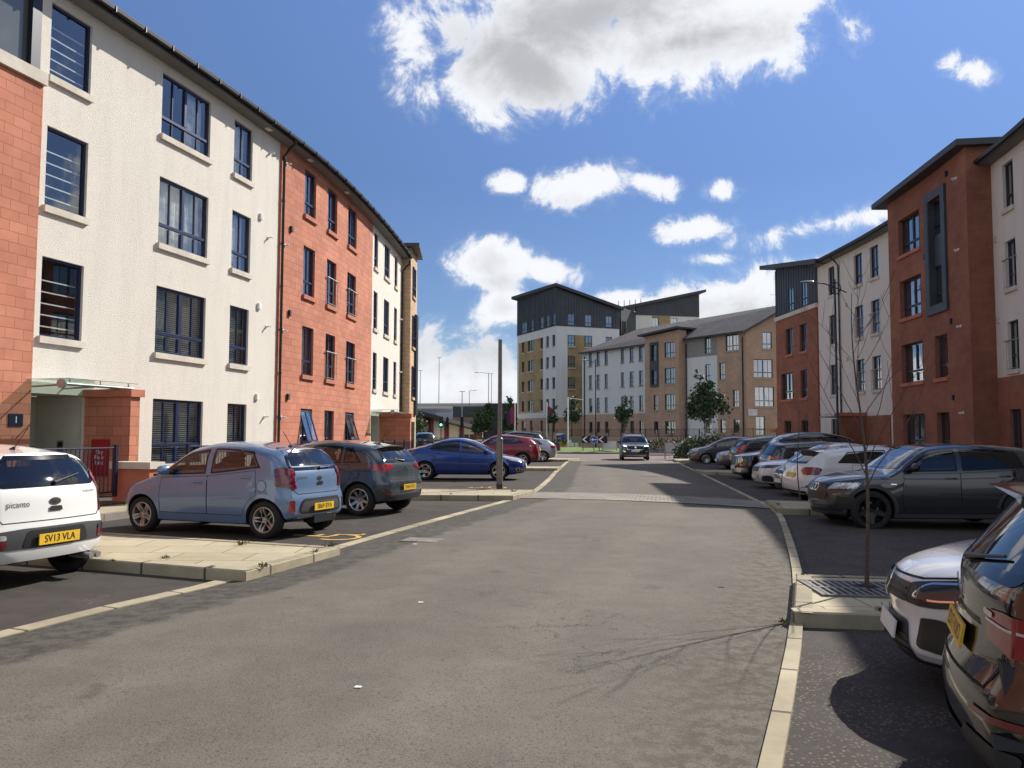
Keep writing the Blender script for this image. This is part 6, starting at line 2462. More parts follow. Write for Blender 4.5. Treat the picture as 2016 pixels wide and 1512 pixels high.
# ---- white fastback, nose to the road
WHS = paint('bluish_white', (.56, .58, .62), .1, .26)
S_ = spec(4.69, 1.829, 1.47, 2.686, .92, .335, (.74, .93), (1.35, 1.0), (2.15, 1.40), 2.6, (4.0, 1.28),
          [(.2, .06), (.5, .0), (.8, .0), (1.0, .04), (1.06, .10), (1.3, .5), (1.5, .7)], [(0, .84), (1.35, .98), (2.6, 1.0), (3.8, 1.03), (4.7, 1.03)],
          dict(xa=1.4, xb=2.5, xc=3.75, xd=3.4), tw=.22, mirm=None, lf=.6)
c = Car('parked_car', 'white fastback with wide dark grille parked nose to the road behind the black car', 'cars parked in the right bays', S_, WHS)
c.doors(1.45, 2.5, 3.45)
for sg in (1, -1):
    c.shell('headlight', rounded([(sg * .42, .68), (sg * .80, .70), (sg * .84, .78), (sg * .46, .765)], .015), 'front', LDARK, off=.012, step=.04)
    c.shell('headlight_side', rounded([(.08, .69), (.36, .71), (.56, .79), (.12, .77)], .015), 'side', LDARK, off=.010, side=sg, step=.04)
    c.shell('fog_intake', rounded([(sg * .46, .30), (sg * .84, .28), (sg * .76, .46), (sg * .58, .46)], .03), 'front', BLACK, off=.010, step=.04)
    c.shell('fog_intake_side', rounded([(.10, .32), (.40, .29), (.26, .46), (.10, .47)], .02), 'side', BLACK, off=.008, side=sg, step=.04)
c.shell('grille', rounded([(-.30, .54), (.30, .54), (.38, .66), (.36, .74), (-.36, .74), (-.38, .66)], .04), 'front', BLACK, off=.012, step=.05, border=.02, bm_=CHROME)
c.plate('', .42, 'front', False, off=.03)
c.finish().place(9.85, 25.4, (-1, .02), -.08)

# ---- black estate, back to the road
S_ = spec(4.4, 1.82, 1.50, 2.66, .88, .335, (.80, .96), (1.25, 1.03), (2.0, 1.45), 2.5, (4.0, 1.43),
          [(.3, .05), (.6, .0), (.85, .0), (1.0, .05), (1.40, .32), (1.5, .4)], [(0, .90), (1.3, 1.0), (3, 1.05), (4.4, 1.07)], dict(xa=1.3, xb=2.4, xc=3.8, xd=3.55), clad=.35, lipm=TRIMG)
c = Car('parked_car', 'black estate parked back to the road between the white fastback and the taxi', 'cars parked in the right bays', S_, BLKP)
c.doors(1.35, 2.4, 3.35)
for sg in (1, -1):
    c.shell('tail_light', rounded([(sg * .91, .84), (sg * .91, .98), (sg * .52, .98), (sg * .54, .86)], .02), 'rear', LRED, off=.012, step=.05)
    c.shell('tail_light_side', rounded([(4.0, .98), (4.04, .85), (4.38, .84), (4.38, .97)], .02), 'side', LRED, off=.010, side=sg, step=.05)
    c.shell('indicator', rounded([(sg * .66, .90), (sg * .84, .90), (sg * .84, .94), (sg * .66, .94)], .01), 'rear', LORANGE, off=.016, step=.05)
c.plate('', .72, 'rear', False)
c.finish().place(10.85, 28.2, (1, .0), -.09)

# ---- black taxi cab
TAXIP = paint('taxi_black', (.007, .007, .008), .0, .16)
S_ = spec(4.58, 1.78, 1.83, 2.89, .78, .34, (.90, 1.06), (1.22, 1.16), (1.78, 1.68), 2.6, (3.7, 1.76),
          [(.3, .04), (.6, .0), (.9, .0), (1.1, .05), (1.5, .28), (1.8, .62)], [(0, 1.0), (1.2, 1.12), (4.6, 1.16)], dict(xa=1.25, xb=2.1, xc=3.95, xd=3.6, xq=3.1, mt=.14),
          tumble=.20, taildrop=.14, cf=.22, lf=.45, tw=.19, rim=STEEL,
          front=[(.15, .06), (.3, .0), (.5, .0), (.9, .05), (1.05, .12)])
c = Car('taxi', 'black taxi cab with upright chrome grille parked nose to the road beside a build-out', 'cars parked in the right bays', S_, TAXIP)
c.doors(1.28, 2.1, 3.0, sill=.36)
for sg in (1, -1):
    c.shell('headlight', [(sg * .62 + .095 * cos(a), .78 + .095 * sin(a)) for a in [2 * pi * k / 20 for k in range(20)]], 'front', LCLEAR, off=.014, step=.03, border=.018, bm_=CHROME)
    c.shell('indicator', rounded([(sg * .54, .58), (sg * .72, .58), (sg * .72, .64), (sg * .54, .64)], .02), 'front', LORANGE, off=.012, step=.04)
c.shell('grille', rounded([(-.30, .56), (.30, .56), (.33, .94), (-.33, .94)], .05), 'front', TRIMB, off=.014, step=.05, border=.035, bm_=CHROME)
c.shell('bumper', rounded([(-.84, .34), (.84, .34), (.84, .50), (-.84, .50)], .04), 'front', CHROME, off=.03, step=.06)
c.line('waist_strip', [(.25, .98), (1.3, 1.05), (4.3, 1.06)], 'side', CHROME, w=.018, off=.006, side=0)
c.plate('', .50, 'front', False, off=.04)
b = MB()
b.box((.72, 0, 1.86), (.14, .52, .11))
b.build('roof_sign', LORANGE, c.root)
c.finish().place(10.55, 30.6, (-1, .0), -.09)

# ---- dark crossover with slanted red lamp, back to the road
S_ = spec(4.52, 1.84, 1.66, 2.69, .92, .35, (.90, 1.05), (1.3, 1.14), (2.05, 1.58), 2.6, (4.0, 1.56),
          [(.3, .06), (.6, .0), (.9, .0), (1.1, .06), (1.5, .42), (1.7, .5)], [(0, .95), (1.3, 1.10), (2.6, 1.14), (3.6, 1.24), (4.5, 1.30)], dict(xa=1.35, xb=2.45, xc=3.8, xd=3.6), clad=.42, lipm=TRIMG)
KUGP = paint('dark_slate_metallic', (.028, .03, .036), .4, .26)
c = Car('parked_car', 'dark slate crossover with tall slanted red lamp parked back to the road past the taxi', 'cars parked in the right bays', S_, KUGP)
c.doors(1.4, 2.45, 3.4, sill=.44)
for sg in (1, -1):
    c.shell('tail_light', rounded([(sg * .91, .92), (sg * .91, 1.22), (sg * .66, 1.10), (sg * .60, .94)], .02), 'rear', LRED, off=.012, step=.05)
    c.shell('tail_light_side', rounded([(4.02, 1.26), (4.22, .96), (4.48, .92), (4.48, 1.24)], .02), 'side', LRED, off=.010, side=sg, step=.05)
c.plate('', .80, 'rear', True)
c.finish().place(12.25, 37.0, (.995, -.05), -.09)

# ---- dark hatch nose out, mostly hidden
S_ = spec(4.1, 1.75, 1.55, 2.5, .82, .31, (.78, .95), (1.1, 1.02), (1.85, 1.47), 2.4, (3.7, 1.45),
          [(.3, .05), (.6, .0), (.85, .0), (1.0, .05), (1.45, .35), (1.6, .4)], [(0, .88), (1.2, .98), (4.1, 1.05)], dict(xa=1.2, xb=2.2, xc=3.4, xd=3.2))
c = Car('parked_car', 'steel grey hatchback showing only its nose and roof behind the dark slate crossover', 'cars parked in the right bays', S_, paint('steel_grey', (.10, .105, .115), .4, .28))
c.doors(1.25, 2.2, 3.15)
for sg in (1, -1):
    c.shell('headlight', rounded([(sg * .46, .70), (sg * .80, .72), (sg * .82, .82), (sg * .50, .80)], .02), 'front', LCLEAR, off=.012, step=.05)
c.plate('', .48, 'front', False, off=.02)
c.finish().place(12.2, 40.3, (-.995, .05), -.09)

# ---- grey people carrier at the far end
S_ = spec(4.38, 1.83, 1.62, 2.65, .90, .325, (.80, .98), (1.0, 1.08), (2.05, 1.54), 2.6, (3.8, 1.55),
          [(.3, .05), (.6, .0), (.9, .0), (1.05, .05), (1.5, .32), (1.7, .4)], [(0, .90), (1.0, 1.02), (2.4, 1.06), (4.4, 1.16)], dict(xa=1.2, xb=2.3, xc=3.7, xd=3.45), spokes=10, cf=.36, lf=.8, bowf=.24)
c = Car('parked_car', 'grey people carrier at the far end of the right row beside a bush', 'cars parked in the right bays', S_, paint('mid_grey_metallic', (.075, .078, .088), .45, .26))
c.doors(1.25, 2.3, 3.3)
for sg in (1, -1):
    c.shell('headlight', rounded([(sg * .46, .72), (sg * .80, .78), (sg * .82, .90), (sg * .56, .86)], .02), 'front', LCLEAR, off=.012, step=.05)
    c.shell('headlight_side', rounded([(.14, .76), (.40, .80), (.60, .92), (.30, .90)], .02), 'side', LCLEAR, off=.010, side=sg, step=.05)
c.shell('lower_intake', rounded([(-.50, .34), (.50, .34), (.44, .54), (-.44, .54)], .03), 'front', BLACK, off=.008, step=.06)
c.line('chrome_strip', [(-.55, .70), (0, .68), (.55, .70)], 'front', CHROME, w=.03, off=.012)
c.plate('', .60, 'front', False, off=.03)
c.finish().place(12.6, 47.8, (-.99, .08), -.09)

# ---- white supermini at the lower right, nose to the road
S_ = spec(4.062, 1.732, 1.448, 2.589, .84, .315, (.76, .93), (1.15, .99), (1.95, 1.37), 2.4, (3.6, 1.37),
          [(.25, .07), (.45, .0), (.62, .0), (.8, .05), (1.0, .12), (1.38, .44), (1.5, .5)], [(0, .84), (1.2, .95), (2.3, .99), (4.0, 1.06)],
          dict(xa=1.2, xb=2.2, xc=3.3, xd=3.1), cf=.42, lf=.85, bowf=.30, tw=.205,
          front=[(.15, .13), (.24, .05), (.34, .0), (.50, .02), (.62, .0), (.72, .04), (.9, .16)])
c = Car('parked_car', 'white supermini with black grille band and swept headlamp at lower right', 'cars parked in the right bays', S_, paint('clean_white', (.66, .66, .67), 0, .22))
c.doors(1.25, 2.2, 3.1)
for sg in (1, -1):
    c.shell('headlight_surround', rounded([(sg * .34, .60), (sg * .56, .60), (sg * .84, .665), (sg * .86, .80), (sg * .70, .80), (sg * .46, .745), (sg * .34, .72)], .03), 'front', BLACK, off=.010, step=.035)
    c.shell('headlight', rounded([(sg * .42, .645), (sg * .56, .635), (sg * .80, .69), (sg * .82, .785), (sg * .68, .775), (sg * .48, .735)], .03), 'front', LDARK, off=.018, step=.03, border=.012, bm_=CHROME)
    c.shell('headlight_side', rounded([(.30, .68), (.58, .74), (.78, .84), (.50, .80), (.32, .76)], .03), 'side', LDARK, off=.012, side=sg, step=.04, border=.012, bm_=CHROME)
    c.shell('fog_intake', rounded([(sg * .45, .35), (sg * .72, .31), (sg * .72, .44), (sg * .58, .54), (sg * .47, .53)], .03), 'front', BLACK, off=.010, step=.035)
    c.shell('day_lamp', rounded([(sg * .46, .285), (sg * .78, .27), (sg * .78, .30), (sg * .46, .312)], .008), 'front', LCLEAR, off=.016, step=.04)
c.shell('grille', rounded([(-.36, .60), (.36, .60), (.36, .715), (-.36, .715)], .03), 'front', BLACK, off=.012, step=.04)
for z in (.635, .675):
    c.line('grille_bar', [(-.33, z), (.33, z)], 'front', TRIMG, w=.012, off=.018)
c.line('bonnet_gap', [(-.62, .80), (-.40, .755), (0, .745), (.40, .755), (.62, .80)], 'front', SEAM, w=.012, off=.003)
c.shell('lower_intake', rounded([(-.40, .26), (.40, .26), (.32, .48), (-.32, .48)], .04), 'front', BLACK, off=.010, step=.05)
for z in (.30, .34, .38):
    c.line('intake_slat', [(-.36, z), (.36, z)], 'front', TRIMG, w=.012, off=.018)
c.line('lower_strip', [(-.70, .255), (.70, .255)], 'front', BLACK, w=.03, off=.010)
c.line('badge', [(.06 * (abs(cos(a)) ** 1.0) * (1 if cos(a) > 0 else -1), .67 + .085 * sin(a)) for a in [2 * pi * k / 4 for k in range(4)]], 'front', CHROME, w=.022, off=.024, closed=True)
c.plate('', .40, 'front', False, off=.02)
c.finish().place(4.62, 5.00, (-.96, .28), -.05)

# ---- brown black SUV at the right edge, back to the road
BRP = paint('brown_black_metallic', (.014, .013, .012), .4, .18)
S_ = spec(4.45, 1.82, 1.60, 2.67, .88, .355, (.90, 1.05), (1.3, 1.12), (2.05, 1.54), 2.6, (4.0, 1.52),
          [(.2, .14), (.30, .07), (.42, .015), (.56, .0), (.66, .02), (.72, .055), (.90, .085), (1.06, .09), (1.12, .13), (1.46, .40), (1.6, .50)],
          [(0, .95), (1.3, 1.07), (2.6, 1.10), (3.6, 1.13), (4.45, 1.16)], dict(xa=1.35, xb=2.45, xc=3.75, xd=3.5), clad=.38, lipm=TRIMG, lip=.06, tw=.225,
          rearwin=rounded([(-.66, 1.10), (-.70, 1.16), (-.56, 1.47), (.56, 1.47), (.70, 1.16), (.66, 1.10)], .05, 3), dark_rear=True, cr=.20, lr=.55, bowr=.17, rim=ALLOYD)
LSUV = mat('deep_red_lamp_lens', (.20, .006, .008), .1, coat=1)
c = Car('parked_car', 'brown black SUV close at the right edge with big red lamp and rear wiper', 'cars parked in the right bays', S_, BRP)
c.doors(1.4, 2.45, 3.4, sill=.44)
for sg in (1, -1):
    c.shell('tail_light', rounded([(sg * .50, .86), (sg * .74, .83), (sg * .90, .83), (sg * .90, .98), (sg * .66, 1.0), (sg * .46, .985)], .02), 'rear', LSUV, off=.014, step=.03)
    c.shell('tail_light_side', rounded([(3.96, .96), (4.10, .86), (4.34, .83), (4.40, .99), (4.06, 1.0)], .02), 'side', LSUV, off=.012, side=sg, step=.03)
    c.line('lamp_strip', [(sg * .50, .945), (sg * .66, .935), (sg * .88, .935)], 'rear', LCLEAR, w=.011, off=.02)
    c.shell('lamp_insert', rounded([(sg * .48, .965), (sg * .56, .955), (sg * .57, .98), (sg * .48, .99)], .01), 'rear', LCLEAR, off=.02, step=.03)
    c.shell('fog_reflector', rounded([(sg * .50, .555), (sg * .84, .56), (sg * .84, .59), (sg * .50, .58)], .01), 'rear', LREDD, off=.012, step=.04)
c.shell('bumper_skirt', rounded([(-.70, .27), (.70, .27), (.78, .46), (.40, .46), (.34, .40), (-.34, .40), (-.40, .46), (-.78, .46)], .03), 'rear', TRIMG, off=.008, step=.05)
c.plate('SD17 KXO', .80, 'rear', True, off=.016)
c.line('tailgate_seam', [(-.68, 1.06), (-.64, .78), (-.58, .665), (.58, .665), (.64, .78), (.68, 1.06)], 'rear', SEAM, w=.012, off=.004)
c.line('badge', [(.042 * cos(a), .98 + .042 * sin(a)) for a in [2 * pi * k / 20 for k in range(20)]], 'rear', CHROME, w=.014, off=.008, closed=True)
c.shell('handle_bar', rounded([(-.34, .875), (.34, .875), (.32, .905), (-.32, .905)], .01), 'rear', CHROME, off=.02, step=.05)
c.text('model_lettering', 'X1', .44, .70, .07, 'rear', CHROME, off=.008)
c.spoiler(.20, .02, w=.68)
c.wiper(.02, 1.13, radians(172), .46)
c.finish().place(4.13, 3.10, (.922, -.387), -.06)
c.root.scale = (1, 1, .955)

# ---------------------------------------------------------------- street furniture
def pole_lamp(name, x, y, z, h, arm, label, group, m, face=(-1, 0), scroll=False, col=None):
    r = empty(name, (x, y, z), 0, label, 'lamp post', group)
    b = MB()
    b.tube([(0, 0, 0), (0, 0, h * .18)], [.085, .08], 12)
    b.tube([(0, 0, h * .18), (0, 0, h * .20), (0, 0, h)], [.08, .055, .045], 12)
    b.build('post', m, r, smooth=40)
    f = Vector((face[0], face[1], 0)).normalized()
    a = MB()
    if scroll:
        a.tube([-f * .55 + Vector((0, 0, h - .62)), Vector((0, 0, h - .38)), f * .5 * arm + Vector((0, 0, h - .20)), f * arm + Vector((0, 0, h - .14))], .028, 8)
        pts = [Vector((0, 0, h - .42)) + f * (.28 * cos(t)) + Vector((0, 0, .28 * sin(t))) for t in [2 * pi * k / 20 for k in range(21)]]
        a.tube(pts, .022, 6)
    else:
        a.tube([(0, 0, h - .08), f * arm * .5 + Vector((0, 0, h + .02)), f * arm + Vector((0, 0, h + .04))], .03, 8)
    a.build('arm', m, r, smooth=50)
    hd = MB()
    n, k = 12, 8
    V = []
    sd_ = Vector((-f.y, f.x, 0))
    c = f * (arm + .30) + Vector((0, 0, h - .13 if scroll else h + .05))
    for i in range(k + 1):
        t = -1 + 2 * i / k
        rr_ = (max(0, 1 - abs(t) ** 2.4)) ** .5 * (1 - .22 * t)
        for j in range(n):
            an = 2 * pi * j / n
            V.append(c + f * (.36 * t) + sd_ * (.15 * rr_ * cos(an)) + Vector((0, 0, .075 * rr_ * sin(an) * (1 if sin(an) > 0 else .55))))
    hd.mesh(V, [(i * n + j, i * n + (j + 1) % n, (i + 1) * n + (j + 1) % n, (i + 1) * n + j) for i in range(k) for j in range(n)])
    hd.build('lamp_head', mat('lamp_head_grey', (.42, .43, .44), .35, .5), r, smooth=60)
    return r


pole_lamp('street_lamp', 15.3, 38.2, 0, 9.0, 1.0, 'navy street lamp with scrolled arm before the shaded right terrace', 'street lamps', NAVY, (-1, 0), True)
pole_lamp('street_lamp', 8.6, 83.5, .0, 9.4, 1.0, 'dark street lamp with scrolled arm before the pale far block', 'street lamps', NAVY, (-1, -.1), True)
pole_lamp('street_lamp', -3.7, 128, 0, 11.3, 1.6, 'tall dark street lamp just left of the plain grey pole in the distance', 'street lamps', PVC, (-1, 0))
pole_lamp('street_lamp', -8.4, 160, 0, 10.2, .9, 'shorter dark street lamp further left in the distance with its head to the right', 'street lamps', PVC, (1, 0))

# plain grey pole on the second left build-out
p = empty('grey_pole', (-.33, 22.35, .12), 0, 'plain grey steel pole with thicker lower half on the paved build-out by the setts', 'pole')
b = MB()
b.tube([(0, 0, 0), (0, 0, 1.36)], .088, 20)
b.tube([(0, 0, 1.36), (0, 0, 1.40)], [.088, .062], 20)
b.build('base_section', GREYSTEEL, p, smooth=40)
b = MB()
b.tube([(0, 0, 1.38), (0, 0, 4.10)], [.060, .054], 20)
b.build('shaft', GREYSTEEL, p, smooth=40)
b = MB()
b.tube([(0, 0, 0), (0, 0, .13)], .091, 20)
b.build('rust_band', mat('base_paint', (.05, .045, .04), .8, var=.6, vscale=20), p, smooth=40)
b = MB()
b.box((0, -.088, .62), (.09, .02, .42))
b.build('access_door', GREYSTEEL, p)

# yellow wheelchair mark and letters on the bays
def mark(name, poly_list, z, label):
    bb = MB()
    for P in poly_list:
        bb.face([(x, y, z) for x, y in P])
    return tag(bb.build(name, YELLOW), label, 'road marking')


def bay_symbol(cx, cy, ux, uy, s, label):
    """wheelchair user sign lying on the ground, its top towards (ux, uy)"""
    U = Vector((ux, uy)).normalized()
    Rr = Vector((U.y, -U.x))
    P = []
    q = lambda a, c_: tuple(Vector((cx, cy)) + Rr * a * s + U * c_ * s)
    w = .085
    A = [radians(150) + radians(215) * k / 18 for k in range(19)]
    for a, e in zip(A, A[1:]):
        P.append([q((.36 - w) * cos(a), -.15 + (.36 - w) * sin(a)), q(.36 * cos(a), -.15 + .36 * sin(a)), q(.36 * cos(e), -.15 + .36 * sin(e)), q((.36 - w) * cos(e), -.15 + (.36 - w) * sin(e))])
    P.append([q(-.06, .52), q(.04, .52), q(.04, .02), q(-.06, .02)])
    P.append([q(.04, .10), q(.36, .10), q(.36, .01), q(.04, .01)])
    P.append([q(.28, .01), q(.37, .01), q(.48, -.36), q(.39, -.38)])
    P.append([q(.40, -.29), q(.54, -.25), q(.56, -.32), q(.43, -.37)])
    P.append([q(.04, .34), q(.24, .34), q(.24, .27), q(.04, .27)])
    P.append([q(-.01 + .10 * cos(a), .63 + .10 * sin(a)) for a in [2 * pi * k / 14 for k in range(14)]])
    return mark('bay_symbol', P, .006, label)


bay_symbol(-2.80, 12.75, -.934, .358, .95, 'ochre wheelchair marking on the dark bay behind the pale blue hatchback')
bay_symbol(-.62, 24.6, -.994, .05, .95, 'ochre wheelchair marking on the bay just past the plain grey pole')

# tree grating and saplings
g = empty('tree_grate', (3.62, 7.98, .030), radians(-3), 'cast iron tree grating set in pale paving round the near bare sapling', 'grating')
b = MB()
gw, gh = 1.40, .76
for k in range(2):
    for i in range(19):
        x = -gw / 2 + .05 + i * (gw - .1) / 18
        b.box((x, -gh / 4 + k * gh / 2, 0), (.036, gh / 2 - .05, .02))
for y in (-gh / 2, 0, gh / 2):
    b.box((0, y, 0), (gw, .045, .022))
for x in (-gw / 2, gw / 2):
    b.box((x, 0, 0), (.045, gh + .045, .022))
b.build('bars', mat('cast_iron', (.16, .15, .14), .6, .3, var=.2, vscale=8), g, M=Matrix.Translation((0, 0, .082)) @ Matrix.Rotation(radians(1.0), 4, 'Y'))
b = MB()
b.box((0, 0, 0), (gw, gh, .01))
b.build('pit', mat('pit_soil', (.012, .011, .01), .95), g, M=Matrix.Translation((0, 0, .071)) @ Matrix.Rotation(radians(1.0), 4, 'Y'))
b = MB()
b.lathe([(.0, .0), (.12, .0)], 20)
b.build('trunk_hole', mat('pit_hole', (.006, .005, .005), .95), g, M=Matrix.Translation((-.16, .1, .096)))


def bare_tree(name, x, y, z, h, seed, label, r0=.026, nb=11, lean=(0, 0), spread=.42, first=.30):
    rnd = random.Random(seed)
    t = empty(name, (x, y, z), 0, label, 'sapling', 'bare street saplings')
    b = MB()
    n = 14
    tr = []
    for i in range(n + 1):
        k = i / n
        tr.append(Vector((lean[0] * k + .03 * sin(k * 7 + seed), lean[1] * k + .03 * sin(k * 5 + 2 * seed), h * k)))
    rad = [r0 * (1 - .86 * (i / n) ** .8) for i in range(n + 1)]
    b.tube(tr, rad, 8)
    b.build('trunk', BARK, t, smooth=60)
    w = MB()
    for k in range(nb):
        u = first + (1 - first - .12) * k / nb + rnd.uniform(-.02, .02)
        i = min(n - 1, int(u * n))
        p = tr[i].lerp(tr[i + 1], u * n - i)
        a = k * 2.4 + rnd.uniform(-.4, .4)
        L = h * (.62 - .42 * (u - first) / (1 - first)) * rnd.uniform(.8, 1.1)
        d = Vector((cos(a) * spread, sin(a) * spread, 1)).normalized()
        pts = [p]
        q = p.copy()
        m = 9
        for s in range(m):
            d = (d + Vector((rnd.uniform(-.10, .10), rnd.uniform(-.10, .10), .03)) + Vector((cos(a), sin(a), 0)) * (.16 if s < 2 else -.01)).normalized()
            q = q + d * L / m
            pts.append(q.copy())
        r1 = rad[i] * .42
        w.tube(pts, [max(.002, r1 * (1 - .85 * s / m)) for s in range(m + 1)], 5)
        for s in (3, 4, 5, 6, 7):
            if rnd.random() < .62:
                aa = rnd.uniform(0, 6.28)
                dd = (d + Vector((cos(aa) * .8, sin(aa) * .8, .2))).normalized()
                l2 = L * rnd.uniform(.12, .34)
                w.tube([pts[s], pts[s] + dd * l2 * .5, pts[s] + dd * l2 + Vector((0, 0, l2 * .22))], [max(.0024, r1 * .4), .0022, .0014], 4)
    w.build('branch', BARK, t, smooth=60)
    return t


bare_tree('sapling', 3.50, 8.06, .085, 2.95, 5, 'bare sapling with many upright twigs in the near tree grating', lean=(-.06, .05), r0=.024, nb=12, spread=.33, first=.34)
bare_tree('sapling', 6.65, 18.9, .05, 2.6, 9, 'thin bare sapling on the second right build-out by the white hatchback', r0=.018, nb=5, spread=.22, first=.4)


# leafy trees: crown of leaf faces spread through an uneven volume
def leafy_tree(name, x, y, z, h, trunk_h, blobs, n, ls, seed, label, lm=None, lm2=None, cat='tree', group=None, tr=.07, stems=True):
    rnd = random.Random(seed)
    t = empty(name, (x, y, z), 0, label, cat, group)
    if stems:
        b = MB()
        b.tube([(0, 0, 0), (.02, 0, trunk_h * .6), (0, .02, trunk_h), (.03, 0, h * .85)], [tr, tr * .8, tr * .65, tr * .15], 8)
        for bl_ in blobs:
            b.tube([(0, 0, trunk_h * .9), Vector((bl_[0] * .5, bl_[1] * .5, (trunk_h + bl_[2]) / 2)), (bl_[0], bl_[1], bl_[2])], [tr * .4, tr * .3, tr * .1], 5)
        b.build('trunk', BARK, t, smooth=60)
    c = MB()
    tot = sum(q[3] * q[4] * q[5] for q in blobs)
    for q in blobs:
        clumps = []
        for _ in range(max(3, int(18 * q[3] * q[4] * q[5] / tot) + 4)):
            v = Vector((rnd.gauss(0, 1), rnd.gauss(0, 1), rnd.gauss(0, 1))).normalized() * rnd.uniform(.45, 1.0)
            clumps.append(Vector((q[0] + v.x * q[3], q[1] + v.y * q[4], q[2] + v.z * q[5])))
        k = int(n * q[3] * q[4] * q[5] / tot)
        sz = (q[3] + q[5]) * .5
        for i in range(k):
            cc = rnd.choice(clumps)
            p = cc + Vector((rnd.gauss(0, .22), rnd.gauss(0, .22), rnd.gauss(0, .20))) * sz
            a = Vector((rnd.gauss(0, 1), rnd.gauss(0, 1), rnd.gauss(0, .7))).normalized()
            e = a.orthogonal().normalized()
            e = Matrix.Rotation(rnd.uniform(0, 6.28), 3, a) @ e
            f = a.cross(e)
            s = ls * rnd.uniform(.6, 1.3)
            c.face([p - e * s, p + f * s * .55, p + e * s, p - f * s * .55], 0 if rnd.random() < .72 else 1)
    c.build('crown', [lm or LEAF, lm2 or LEAFL], t)
    return t


MIDLEAF = mat('mid_leaf', (.05, .085, .025), .6, var=.4, vscale=3)
leafy_tree('round_tree', 16.6, 70, .2, 7.2, 2.6, [(0, 0, 4.1, 1.75, 1.75, 1.25), (-.3, 0, 5.4, .85, .85, .9), (.9, .2, 4.3, .95, .9, .8), (-.9, -.1, 3.6, .9, .9, .6), (-.45, 0, 6.4, .35, .35, .6)], 4200, .15, 4,
           'dark leafy tree with a knob on top before the buff and pale far block', lm2=MIDLEAF)
leafy_tree('young_tree', 10.6, 77, .3, 5.6, 1.6, [(0, 0, 3.2, .75, .75, .95), (.15, 0, 4.6, .3, .3, .7), (-.7, 0, 3.0, .35, .3, .35), (.5, 0, 3.4, .4, .4, .4)], 1300, .13, 6, 'small leafy tree behind the oncoming crossover', lm2=MIDLEAF)
leafy_tree('young_tree', 6.2, 84, .3, 5.6, 2.2, [(0, 0, 3.4, .8, .8, .9), (.3, 0, 4.7, .35, .35, .6)], 1100, .13, 8, 'thin leafy tree behind the white banner post', lm2=MIDLEAF)
leafy_tree('young_tree', 4.6, 92, .3, 4.8, 2.0, [(0, 0, 3.2, .5, .5, .8), (.3, 0, 4.4, .25, .25, .3)], 600, .13, 12, 'smallest leafy tree in front of the tower', lm2=MIDLEAF)
leafy_tree('shop_tree', -3.9, 112, 0, 6.0, 1.5, [(0, 0, 3.4, 1.4, 1.4, 1.9), (.6, 0, 4.8, .8, .8, .9), (-.8, 0, 2.6, .8, .8, .9)], 2600, .19, 14, 'bright green leafy tree beside the low supermarket', lm=MIDLEAF)
leafy_tree('verge_tree', -10.8, 92, 0, 4.6, 1.2, [(0, 0, 2.7, .9, .9, 1.5), (.4, 0, 1.4, .7, .7, .9)], 1500, .14, 15, 'sunlit green tree at the corner of the buff stair tower', lm=MIDLEAF)
leafy_tree('forecourt_tree', -.6, 112, 0, 7.2, 1.2, [(0, 0, 3.6, .9, .9, 2.0), (.3, 0, 5.6, .5, .5, 1.0), (.5, 0, 1.8, .7, .7, .6)], 1800, .17, 16, 'tall narrow green tree at the left side of the tower', lm=MIDLEAF)
leafy_tree('laurel_bush', 11.3, 52.5, 0, 1.7, .2, [(0, 0, .75, 1.1, 1.0, .75), (1.4, .3, .8, 1.2, 1.0, .8), (2.9, .3, .75, 1.2, 1.0, .7)], 3400, .085, 18, 'dense dark green bush behind the grey people carrier', cat='bush', tr=.03, lm2=MIDLEAF)
leafy_tree('low_hedge', 14.5, 72, .2, 1.4, .2, [(-2.5, 0, .5, 1.6, .6, .45), (-.2, 0, .5, 1.6, .6, .5), (2.2, 0, .5, 1.6, .6, .45)], 1500, .09, 19, 'low dark hedge along the wall behind the right white board', cat='hedge', tr=.03)
leafy_tree('low_hedge', 4.2, 80, .2, 1.4, .2, [(-1.2, 0, .6, 1.0, .6, .5), (.6, 0, .6, 1.0, .6, .5)], 900, .09, 20, 'low dark hedge behind the yellow bollard', cat='hedge', tr=.03)

# roundabout island with its signs
b = MB()
b.lathe([(6.2, -.1), (6.2, .10), (5.95, .12), (5.9, .13)], 48)
structure(b.build('roundabout_kerb', KERBD, M=Matrix.Translation((6.3, 75.0, 0))))
b = MB()
b.lathe([(5.92, .12), (4.5, .30), (2.5, .42), (0, .48)], 48)
tag(b.build('roundabout_grass', GRASS, M=Matrix.Translation((6.3, 75.0, 0)), smooth=60), kind='structure')
CHEV = mat('chevron_black', (.012, .012, .014), .4)
SIGNBLUE = mat('sign_blue', (.012, .06, .34), .35)
SIGNWHITE = mat('sign_white', (.78, .78, .76), .4)


def chevron_sign(x, y, z, label):
    r = empty('chevron_sign', (x, y, 0), 0, label, 'road sign', 'roundabout chevron signs')
    b = MB()
    b.box((0, 0, z), (.80, .04, .62))
    bd = b.build('board', CHEV, r)
    c = MB()
    for dx in (0,):
        A = [(q_[0] * .62 - .12, q_[1] * .62) for q_ in ((-.42, 0), (.10, .42), (.36, .42), (-.14, 0), (.36, -.42), (.10, -.42))]
        c.face([(dx + a, -.024, z + q) for a, q in (A[0], A[1], A[2], A[3])])
        c.face([(dx + a, -.024, z + q) for a, q in (A[0], A[3], A[4], A[5])])
    c.build('chevron', SIGNWHITE, bd)
    for k in (-.3,):
        p = MB()
        p.tube([(k, .05, 0), (k, .05, z)], .045, 8)
        p.build('post', GREYSTEEL, r, smooth=50)


